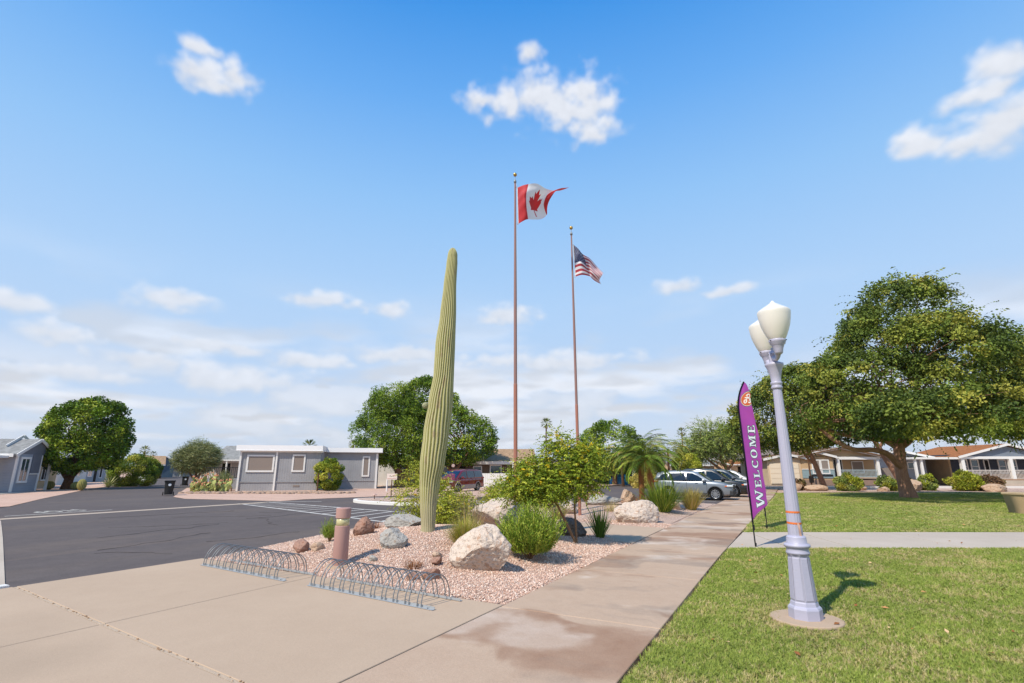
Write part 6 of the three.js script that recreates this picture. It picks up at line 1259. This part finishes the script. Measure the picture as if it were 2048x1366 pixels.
// distant mountains
{
  const ridge = [[-2600, -2100, 28], [-1500, -2600, 40], [-956, -2888, 62], [-820, -2950, 84], [-701, -3023, 92], [-610, -3070, 100], [-523, -3117, 96], [-440, -3160, 118], [-393, -3186, 128], [-330, -3220, 112], [-268, -3252, 106], [-150, -3310, 135], [-34, -3376, 152], [80, -3430, 122], [190, -3494, 106], [360, -3580, 98], [519, -3668, 92], [610, -3715, 82], [696, -3761, 88], [770, -3800, 104], [828, -3831, 116], [880, -3858, 128], [921, -3881, 138], [950, -3896, 124], [981, -3912, 116], [1090, -3970, 92], [1197, -4027, 78], [1460, -4165, 96], [1900, -4300, 60]];
  const pos = [], idx = [], N = ridge.length * 6, rows = 9;
  for (let i = 0; i <= N; i++) {
    const k = i / N * (ridge.length - 1), a = Math.min(Math.floor(k), ridge.length - 2), f = k - a, x = lerp(ridge[a][0], ridge[a + 1][0], f), z = lerp(ridge[a][1], ridge[a + 1][1], f), h = lerp(ridge[a][2], ridge[a + 1][2], f) * (0.92 + 0.16 * fbm(x * 0.02, z * 0.02, 0, 3));
    for (let j = 0; j < rows; j++) { const t = j / (rows - 1), dn = (1 - t) * 340, g = Math.abs(fbm(i * 0.35 + 3, t * 2.5, 0, 4) - 0.5); pos.push(x + 0.35 * dn, Math.max(-2, h * Math.pow(t, 1.25) * (1 - g * 0.5 * (1 - t))), z + 0.92 * dn); if (i < N && j < rows - 1) { const b = i * rows + j; idx.push(b, b + rows, b + 1, b + 1, b + rows, b + rows + 1); } }
  }
  const g = new THREE.BufferGeometry(); g.setAttribute('position', new THREE.Float32BufferAttribute(pos, 3)); g.setIndex(idx); const gg = metric(g);
  scene.fog = new THREE.FogExp2('#d3deea', 0.00009);
  struct('mountains', gg, mat('#8a7364', 1), 'low desert mountains on the horizon');
}

// ---------------------------------------------------------------- vehicles
const ev = new Evaluator(); ev.attributes = ['position', 'normal']; ev.useGroups = false;
M.tyre = mat('#1b1b1c', 0.85); M.rim = mat('#b9bcc0', 0.3, { metalness: 0.85 }); M.headlamp = phys('#cfd6da', 0.1, { clearcoat: 1 }); M.tail = phys('#8e1210', 0.2, { clearcoat: 1 }); M.amber = phys('#d3641c', 0.3);
M.clad = mat('#2b2c2e', 0.7);
// closed loft through rings of [x, [ [z, y] ... ]] mirrored across z
function loft(rings) {
  const n = rings[0][1].length, full = rings.map(([x, pr]) => [...pr.map(([z, y]) => [x, y, z]), ...pr.slice().reverse().filter(([z]) => Math.abs(z) > 1e-6).map(([z, y]) => [x, y, -z])]), m = full[0].length, pos = full.flat(2), idx = [];
  for (let i = 0; i < full.length - 1; i++) for (let j = 0; j < m; j++) { const a = i * m + j, b = i * m + (j + 1) % m, c = a + m, d = b + m; idx.push(a, b, c, b, d, c); }
  const cap = (i, flip) => { const c = pos.length / 3, ring = full[i]; pos.push(ring[0][0], ring.reduce((s, p) => s + p[1], 0) / m, 0); for (let j = 0; j < m; j++) { const a = i * m + j, b = i * m + (j + 1) % m; flip ? idx.push(c, b, a) : idx.push(c, a, b); } };
  cap(0, true); cap(full.length - 1, false);
  const g = new THREE.BufferGeometry(); g.setAttribute('position', new THREE.Float32BufferAttribute(pos, 3)); g.setIndex(idx); g.computeVertexNormals(); return g;
}
function cutArches(g, axles, r, W) {
  let a = new Brush(g); a.updateMatrixWorld();
  for (const x of axles) for (const s of [-1, 1]) { const c = new THREE.CylinderGeometry(r, r, 0.62, 28); c.rotateX(Math.PI / 2); const b = new Brush(c); b.position.set(x, r * 0.86, s * W / 2); b.updateMatrixWorld(); a = ev.evaluate(a, b, SUBTRACTION); a.updateMatrixWorld(); }
  return a.geometry;
}
function wheel(parent, x, z, r, spokes) {
  const s = Math.sign(z), w = new THREE.Group(); w.name = 'wheel'; parent.add(w); w.position.set(x, r, z);
  const ty = new THREE.LatheGeometry([[r * 0.68, -0.1], [r * 0.93, -0.11], [r, -0.08], [r, 0.08], [r * 0.93, 0.11], [r * 0.68, 0.1]].map(([a, b]) => new THREE.Vector2(a, b)), 32); ty.rotateX(Math.PI / 2); mesh('tyre', metric(ty), M.tyre, w);
  const parts = [place(metric(new THREE.TorusGeometry(r * 0.66, 0.018, 8, 32)), 0, 0, s * 0.085), cyl(r * 0.17, r * 0.17, 0.05, 0, 0, s * 0.07, 16, 0, Math.PI / 2)];
  for (let k = 0; k < spokes; k++) { const a = k / spokes * 6.2832; parts.push(bx(r * 0.6, r * 0.15, 0.03, Math.cos(a) * r * 0.38, Math.sin(a) * r * 0.38, s * 0.075, 0, 0, a)); }
  mesh('rim', join(parts), M.rim, w); mesh('brake_disc', cyl(r * 0.6, r * 0.6, 0.04, 0, 0, s * 0.01, 24, 0, Math.PI / 2), M.clad, w);
}
function car(name, label, category, group, pos, turn, o) {
  const t = thing(name, label, category, pos, turn, group), paint = phys(o.paint, 0.32, { metalness: o.metal ?? 0.35, clearcoat: 1, clearcoatRoughness: 0.06 }), W = o.W, hw = W / 2;
  // lower body: stations x, underside y, top y, half width factor
  const ring = (x, y0, y1, k) => { const w = hw * k, m = lerp(y0, y1, 0.45); return [x, [[0, y0], [w * 0.9, y0], [w * 0.975, lerp(y0, m, 0.35)], [w, m], [w * 0.992, lerp(m, y1, 0.6)], [w * 0.955, y1 - 0.035], [w * 0.90, y1], [w * 0.5, y1 + 0.022], [0, y1 + 0.03]]]; };
  mesh('body', metric(cutArches(loft(o.body.map((s) => ring(...s))), o.axles, o.wr * 1.2, W)), paint, t);
  // greenhouse: stations x, belt y, top y, half width at belt, half width at top
  const gring = ([x, yb, yt, wb, wt]) => [x, [[0, yb], [wb, yb], [lerp(wb, wt, 0.55), lerp(yb, yt, 0.5)], [wt + 0.01, yt - 0.05], [wt - 0.06, yt - 0.005], [wt * 0.5, yt + 0.02], [0, yt + 0.025]]];
  const cab = mesh('cabin', metric(loft(o.cab.map(gring))), paint, t);
  const G = (x) => { let k = 0; const c = o.cab; while (k < c.length - 2 && c[k + 1][0] < x) k++; const f = clamp((x - c[k][0]) / (c[k + 1][0] - c[k][0])); return c[k].map((v, i) => lerp(v, c[k + 1][i], f)); };
  for (const poly of o.side) for (const s of [-1, 1]) {
    const v = poly.map(([x, y]) => { const [, yb, yt, wb, wt] = G(x), f = clamp((y - yb) / Math.max(0.05, yt - 0.05 - yb)); return [x, y, s * (lerp(wb, wt + 0.01, f) + 0.012)]; }), ps = [];
    for (let i = 1; i < v.length - 1; i++) ps.push(...(s > 0 ? [v[0], v[i], v[i + 1]] : [v[0], v[i + 1], v[i]]).flat());
    const g = new THREE.BufferGeometry(); g.setAttribute('position', new THREE.Float32BufferAttribute(ps, 3)); g.computeVertexNormals(); mesh('side_window', metric(g), M.glassDark, cab);
  }
  for (const [nm, q] of [['windscreen', o.wind], ['rear_window', o.rear]]) if (q) { const [[x0, y0, w0], [x1, y1, w1]] = q, e = nm === 'windscreen' ? 0.015 : -0.015, v = [[x0 + e, y0, w0], [x0 + e, y0, -w0], [x1 + e, y1 + 0.012, -w1], [x1 + e, y1 + 0.012, w1]], f = nm === 'windscreen' ? [0, 1, 2, 0, 2, 3] : [0, 2, 1, 0, 3, 2], g = new THREE.BufferGeometry(); g.setAttribute('position', new THREE.Float32BufferAttribute(f.flatMap((i) => v[i]), 3)); g.computeVertexNormals(); mesh(nm, metric(g), M.glassDark, cab); }
  for (const x of o.axles) for (const s of [-1, 1]) wheel(t, x, s * (hw - 0.12), o.wr, o.spokes || 5);
  // cladding along sills and bumpers, arch lips
  const lo = o.clad || M.clad, xf = o.axles[1], xr = o.axles[0], xl = o.body[o.body.length - 1][0], x0 = o.body[0][0];
  for (const s of [-1, 1]) { mesh('sill', rbx(xf - xr - o.wr * 2.4, o.cladH || 0.16, 0.06, 0.015, (xf + xr) / 2, 0.26 + (o.cladH || 0.16) / 2, s * (hw - 0.015)), lo, t); for (const x of o.axles) { const g = new THREE.TorusGeometry(o.wr * 1.2, 0.035, 6, 24, Math.PI * 1.12); g.rotateZ(-0.06 * Math.PI); mesh('arch_trim', place(metric(g), x, o.wr * 1.03, s * (hw - 0.012)), lo, t); } }
  mesh('front_bumper', rbx(0.22, 0.3, W * 0.94, 0.06, xl - 0.06, 0.42, 0), lo, t); mesh('rear_bumper', rbx(0.2, 0.3, W * 0.94, 0.06, x0 + 0.05, 0.45, 0), lo, t);
  mesh('grille', rbx(0.06, 0.24, W * 0.5, 0.02, xl - 0.005, o.hoodF - 0.16, 0), M.clad, t);
  for (const s of [-1, 1]) {
    const hl = mesh('headlight', rbx(0.34, 0.12, 0.2, 0.04, xl - 0.15, o.hoodF - 0.1, s * (hw - 0.13), s * 0.35), M.headlamp, t); mesh('indicator', rbx(0.14, 0.06, 0.04, 0.012, xl - 0.34, o.hoodF - 0.12, s * (hw - 0.02)), M.amber, hl);
    mesh('tail_light', rbx(0.3, 0.14, 0.16, 0.04, x0 + 0.16, o.tailY, s * (hw - 0.1)), M.tail, t);
    const mi = mesh('mirror', rbx(0.2, 0.15, 0.2, 0.05, o.mirror[0], o.mirror[1], s * (hw + 0.07)), paint, t); mesh('mirror_arm', rbx(0.08, 0.05, 0.12, 0.02, o.mirror[0] + 0.03, o.mirror[1] - 0.07, s * (hw - 0.03)), M.clad, mi);
    for (const x of o.handles) mesh('door_handle', rbx(0.17, 0.035, 0.03, 0.012, x, o.beltY - 0.1, s * (hw + 0.004)), paint, t);
    for (const x of o.seams) mesh('door_seam', bx(0.012, o.beltY - 0.5, 0.012, x, (o.beltY + 0.42) / 2, s * (hw - 0.001)), M.clad, t);
    if (o.rack) mesh('roof_rail', rbx(1.7, 0.035, 0.04, 0.012, -0.75, o.roofY + 0.035, s * (o.cab[3][4] - 0.08)), M.clad, t);
  }
  return t;
}
const suv = (paint, k = 1, extra = {}) => ({
  paint, W: 1.86, wr: 0.35, axles: [-1.36, 1.3], spokes: 10, hoodF: 0.92, beltY: 1.08, roofY: 1.66 * k, tailY: 1.05, mirror: [0.72, 1.12], handles: [-0.75, 0.28], seams: [-1.0, -0.28, 0.86],
  body: [[-2.26, 0.42, 1.02, 0.86], [-2.18, 0.3, 1.12, 0.95], [-1.6, 0.24, 1.12, 1], [-0.5, 0.22, 1.09, 1], [0.8, 0.22, 1.07, 1], [1.3, 0.22, 1.03, 0.995], [1.8, 0.24, 0.98, 0.97], [2.1, 0.28, 0.9, 0.9], [2.26, 0.36, 0.72, 0.78]],
  cab: [[-2.2, 1.08, 1.18, 0.84, 0.78], [-2.02, 1.08, 1.56 * k, 0.86, 0.64], [-1.6, 1.08, 1.64 * k, 0.88, 0.64], [-0.6, 1.06, 1.67 * k, 0.89, 0.65], [0.1, 1.05, 1.64 * k, 0.88, 0.64], [0.42, 1.04, 1.53 * k, 0.86, 0.66], [1.12, 1.02, 1.08, 0.82, 0.78]],
  side: [[[-1.95, 1.2], [-1.42, 1.14], [-1.4, 1.5 * k], [-1.62, 1.5 * k], [-1.82, 1.4]], [[-1.34, 1.13], [-0.34, 1.12], [-0.38, 1.55 * k], [-1.3, 1.53 * k]], [[-0.24, 1.12], [0.82, 1.1], [0.36, 1.4 * k], [0.06, 1.53 * k], [-0.28, 1.55 * k]]],
  wind: [[1.08, 1.1, 0.72], [0.4, 1.56 * k, 0.6]], rear: [[-2.2, 1.18, 0.66], [-2.04, 1.54 * k, 0.56]], rack: true, ...extra });
const carG = 'cars parked nose-in to the sidewalk';
car('silver_suv', 'silver SUV parked nearest, behind the golden grass', 'car', carG, [-5.32, -0.03, -33.93], 0, suv('#7b828a', 1));
car('dark_suv', 'dark grey SUV parked behind the silver one', 'car', carG, [-4.7, -0.03, -37.85], 0, suv('#17191c', 1.06, { spokes: 6, W: 1.94, wr: 0.38 }));
car('grey_suv', 'grey-blue SUV parked third in the row', 'car', carG, [-4.45, -0.03, -42.2], 0, suv('#3d444c', 1.05, { spokes: 5 }));
car('white_suv', 'white SUV parked farthest in the row', 'car', carG, [-4.35, -0.03, -47.6], 0, suv('#e6e6e4', 1.0, { metal: 0, spokes: 5 }));
car('red_minivan', 'dark red minivan with tan lower panels parked by the brown home', 'van', undefined, [-23.75, 0.0, -35.75], -Math.PI / 2, {
  paint: '#7d1216', metal: 0.25, W: 1.86, wr: 0.34, axles: [-1.45, 1.45], spokes: 5, hoodF: 0.9, beltY: 1.02, roofY: 1.72, tailY: 1.05, mirror: [0.95, 1.1], handles: [-0.6, 0.4], seams: [-1.1, -0.1, 0.95], clad: mat('#a3958a', 0.5), cladH: 0.3,
  body: [[-2.45, 0.4, 0.98, 0.9], [-2.38, 0.3, 1.04, 0.97], [-1.6, 0.24, 1.04, 1], [0, 0.22, 1.03, 1], [1.2, 0.22, 1.0, 1], [1.8, 0.24, 0.94, 0.97], [2.3, 0.28, 0.84, 0.9], [2.5, 0.36, 0.68, 0.8]],
  cab: [[-2.4, 1.02, 1.1, 0.9, 0.84], [-2.2, 1.02, 1.64, 0.9, 0.74], [-1.6, 1.02, 1.72, 0.9, 0.72], [-0.4, 1.02, 1.74, 0.9, 0.72], [0.4, 1.01, 1.7, 0.89, 0.7], [0.75, 1.0, 1.56, 0.88, 0.7], [1.65, 0.96, 1.0, 0.82, 0.78]],
  side: [[[-2.2, 1.12], [-1.0, 1.08], [-1.0, 1.6], [-2.05, 1.58]], [[-0.94, 1.08], [0.1, 1.07], [0.1, 1.6], [-0.94, 1.6]], [[0.2, 1.07], [1.3, 1.05], [0.66, 1.5], [0.2, 1.58]]],
  wind: [[1.6, 1.02, 0.74], [0.74, 1.58, 0.62]], rear: [[-2.41, 1.1, 0.72], [-2.22, 1.62, 0.64]], rack: true });
car('white_sedan', 'small white car inside the far carport behind the mesquite', 'car', undefined, [...(() => { const [x, z] = fwdPt(43.9, 96); return [x, -0.03, z]; })()], YAW + 1.2, suv('#e2e2e0', 0.88, { metal: 0 }));

// ---------------------------------------------------------------- small things
// wheeled bins
function bin(label, x, z, turn) {
  const t = thing('wheeled_bin', label, 'bin', [x, -0.03, z], turn, 'black wheeled bins on the side street'), b = mat('#1d1d1f', 0.6);
  const s = new THREE.CylinderGeometry(0.42, 0.33, 0.86, 4, 1); s.rotateY(Math.PI / 4); s.scale(1, 1, 1.12); mesh('body', place(metric(s.toNonIndexed()), 0, 0.5, 0), b, t);
  const lid = mesh('lid', join([rbx(0.66, 0.07, 0.76, 0.03, 0.0, 0.96, 0.02, 0, -0.06), rbx(0.6, 0.05, 0.12, 0.02, 0, 0.97, -0.42)]), b, t); mesh('handle_bar', cyl(0.018, 0.018, 0.5, 0, 0.94, -0.46, 8, 0, 0, Math.PI / 2), b, lid);
  for (const sx of [-1, 1]) { const g = new THREE.CylinderGeometry(0.12, 0.12, 0.05, 16); g.rotateZ(Math.PI / 2); mesh('wheel', place(metric(g), sx * 0.31, 0.12, -0.3), M.tyre, t); }
  const st = new THREE.CircleGeometry(0.09, 20); st.rotateX(-0.12); mesh('sticker', place(metric(st), 0, 0.72, 0.366), mat('#cfd2d4', 0.7), t);
}
bin('black wheeled bin nearest on the side street corner', -38.4, -21.5, 1.1); bin('black wheeled bin farther up the side street by the deck', -57.8, -33.9, 1.1);

// signs and posts
{
  const art = canvasTex(256, 160, (g, w, h) => { g.fillStyle = '#e3cfc2'; g.fillRect(0, 0, w, h); g.fillStyle = '#3b3330'; g.fillRect(48, 56, 34, 10); g.beginPath(); g.moveTo(80, 42); g.lineTo(104, 61); g.lineTo(80, 80); g.fill(); g.strokeStyle = '#b3583c'; g.lineWidth = 9; g.beginPath(); g.arc(186, 58, 22, 2.4, 7.0); g.stroke(); g.fillRect(168, 84, 12, 8); g.fillRect(192, 84, 12, 8); g.fillStyle = '#a34e3c'; for (let i = 0; i < 11; i++) g.fillRect(14 + i * 21, 122, 15, 14); });
  const t = thing('arrow_sign', 'small pinkish direction sign with an arrow on a post at the island', 'sign', [-21.4, 0.12, -24.9], YAW); mesh('post', cyl(0.03, 0.03, 1.05, 0, 0.5, 0, 10), M.barkGrey, t);
  mesh('board', bx(0.62, 0.36, 0.04, 0, 1.18, 0), mat('#d9c2b5', 0.7), t); const f = new THREE.PlaneGeometry(0.6, 0.34); mesh('sign_face', place(f, 0, 1.18, 0.024), mat('#ffffff', 0.7, { map: art }), t);
  const p = (label, px, pz, h, m, name = 'marker_post') => { const q = thing(name, label, 'post', [px, -0.03, pz], 0, 'posts in the mobile home yard'); mesh('post', rbx(0.09, h, 0.09, 0.01, 0, h / 2, 0), m, q); mesh('cap', bx(0.11, 0.03, 0.11, 0, h + 0.01, 0), m, q); };
  p('leaning grey post left of the round bush by the mobile home', -32.8, -29.5, 1.45, M.barkGrey); p('short white marker post right of the round bush', -29.2, -33.4, 0.95, M.trim); p('tiny stake with green top beside the prickly pear', -37.6, -25.6, 0.4, M.twig, 'garden_stake');
  const l = thing('path_light', 'small mushroom path light on the white-kerbed island', 'lamp', [-20.6, 0.05, -22.6]); mesh('stem', cyl(0.02, 0.02, 0.3, 0, 0.15, 0, 8), M.barkGrey, l); mesh('hood', lathe([[0, 0.38], [0.06, 0.37], [0.13, 0.3], [0.12, 0.28], [0, 0.29]], 16), mat('#b9998a', 0.6), l);
}
// white-kerbed island
{
  const pts = (s) => { const o = []; for (let k = 0; k < 40; k++) { const a = k / 40 * 6.2832, c = Math.cos(a), n = Math.sin(a); o.push([-17.9 + (Math.sign(c) * Math.pow(Math.abs(c), 0.8)) * (4.4 - s) * 0.96 + n * 0.5, -22.9 + n * (1.9 - s) - c * 0.1]); } return o; };
  const isl = structGroup('road_island', 'gravel road island with a white painted kerb'); mesh('kerb', slabGeo(pts(0), 0.12, 0.2, 0.02), M.kerbWhite, isl); mesh('island_gravel', sheetGeo(pts(0.22), 0.126), M.gravel, isl);
}
// small street sign behind the van and lamp on post
{
  const [x, z] = fwdPt(-5.6, 50), t = thing('street_sign', 'thin dark post with a small pale sign behind the red van', 'sign', [x, -0.03, z], YAW); mesh('post', cyl(0.03, 0.03, 2.9, 0, 1.45, 0, 8), M.black, t); const g = new THREE.CylinderGeometry(0.16, 0.16, 0.03, 8); g.rotateX(Math.PI / 2); g.rotateZ(Math.PI / 8); mesh('plate', place(metric(g), 0, 2.1, 0.04), mat('#b39a92', 0.6), t);
}
// blue tarp heap at the dark home, blue container by the elm
{
  const [x, z] = fwdPt(12.6, 61), t = thing('blue_tarp', 'bright blue tarp heap in front of the grey-roofed dark home', 'tarp', [x, -0.04, z], YAW); const g = new THREE.SphereGeometry(1, 24, 14, 0, 6.2832, 0, Math.PI / 2), p = g.attributes.position; for (let i = 0; i < p.count; i++) { const k = 1 + 0.2 * (fbm(p.getX(i) * 2 + 4, p.getZ(i) * 2, p.getY(i) * 2, 3) - 0.5) * 2; p.setXYZ(i, p.getX(i) * 1.3 * k, p.getY(i) * 1.2 * k, p.getZ(i) * 0.7 * k); } g.computeVertexNormals(); mesh('cover', metric(g), mat('#2f86b8', 0.5, { side: THREE.DoubleSide }), t);
}
// concrete planter at the right edge
{
  const t = thing('concrete_planter', 'tan concrete block seat at the right edge of the lawn', 'planter', [8.55, -0.02, -29.0], YAW); const g = new THREE.CylinderGeometry(0.95, 0.84, 0.78, 4, 1); g.rotateY(Math.PI / 4); g.scale(1.1, 1, 0.7); mesh('block', place(metric(g.toNonIndexed()), 0, 0.39, 0), stucco('#bba27f'), t); mesh('rim', rbx(1.54, 0.1, 1.0, 0.03, 0, 0.79, 0), stucco('#c2a986'), t);
}
// agaves and barrel cacti in the left yards
{
  const ag = (label, x, z, n, L, seed) => { const t = thing('agave', label, 'plant', [x, -0.03, z], 0, 'agaves along the left yards'), out = new Leaves(), r = rng(seed); for (let k = 0; k < n; k++) { const a = k * 2.4, th = 0.25 + 1.0 * (k / n); out.blade(0, 0, 0, a, L * (0.8 + 0.4 * r()), 0.055, th, 0.35, tone(['#8f9a58', '#a7ab68', '#7c8a50', '#b9b37c'].map(hexLin), r), 4); } mesh('leaves', out.build(), M.blade, t); };
  ag('large pale agave clump on the left kerb, left one', -60.5, -28.0, 46, 1.2, 301); ag('large pale agave clump on the left kerb, right one', -62.4, -29.9, 46, 1.3, 303); ag('pale agave at the far bend of the left kerb', -80.5, -40.0, 40, 1.1, 305);
  const bc = (label, x, z, r0, h) => { const t = thing('barrel_cactus', label, 'cactus', [x, -0.03, z], 0, 'barrel cacti under the left ficus'), g = new THREE.SphereGeometry(1, 72, 20), p = g.attributes.position, c = []; for (let i = 0; i < p.count; i++) { const a = Math.atan2(p.getZ(i), p.getX(i)), rb = Math.abs(Math.cos(a * 9)), k = 0.84 + 0.16 * rb; p.setXYZ(i, p.getX(i) * r0 * k, p.getY(i) * h / 2 + h / 2, p.getZ(i) * r0 * k); c.push(...mix3([0.15, 0.18, 0.06], [0.42, 0.33, 0.10], rb ** 4)); } g.setAttribute('color', new THREE.Float32BufferAttribute(c, 3)); g.computeVertexNormals(); mesh('body', g, mat('#ffffff', 0.8, { vertexColors: true }), t); };
  bc('tall golden barrel cactus right of the ficus trunk', -53.6, -22.8, 0.34, 0.95); bc('squat dark barrel cactus just right of the ficus trunk', -56.0, -23.4, 0.4, 0.7); bc('squat dark barrel cactus left of the ficus trunk', -58.9, -22.6, 0.4, 0.75);
  const wb = thing('notice_board', 'small white slanted board at the foot of the street bush', 'sign', [-67.5, -0.04, -34.6], YAW); mesh('board', bx(1.2, 1.0, 0.06, 0, 0.65, 0, 0, -0.25), M.white, wb); mesh('prop', bx(0.08, 0.9, 0.08, 0, 0.4, -0.3, 0, 0.4), M.twig, wb);
}

renderer.render(scene, camera);
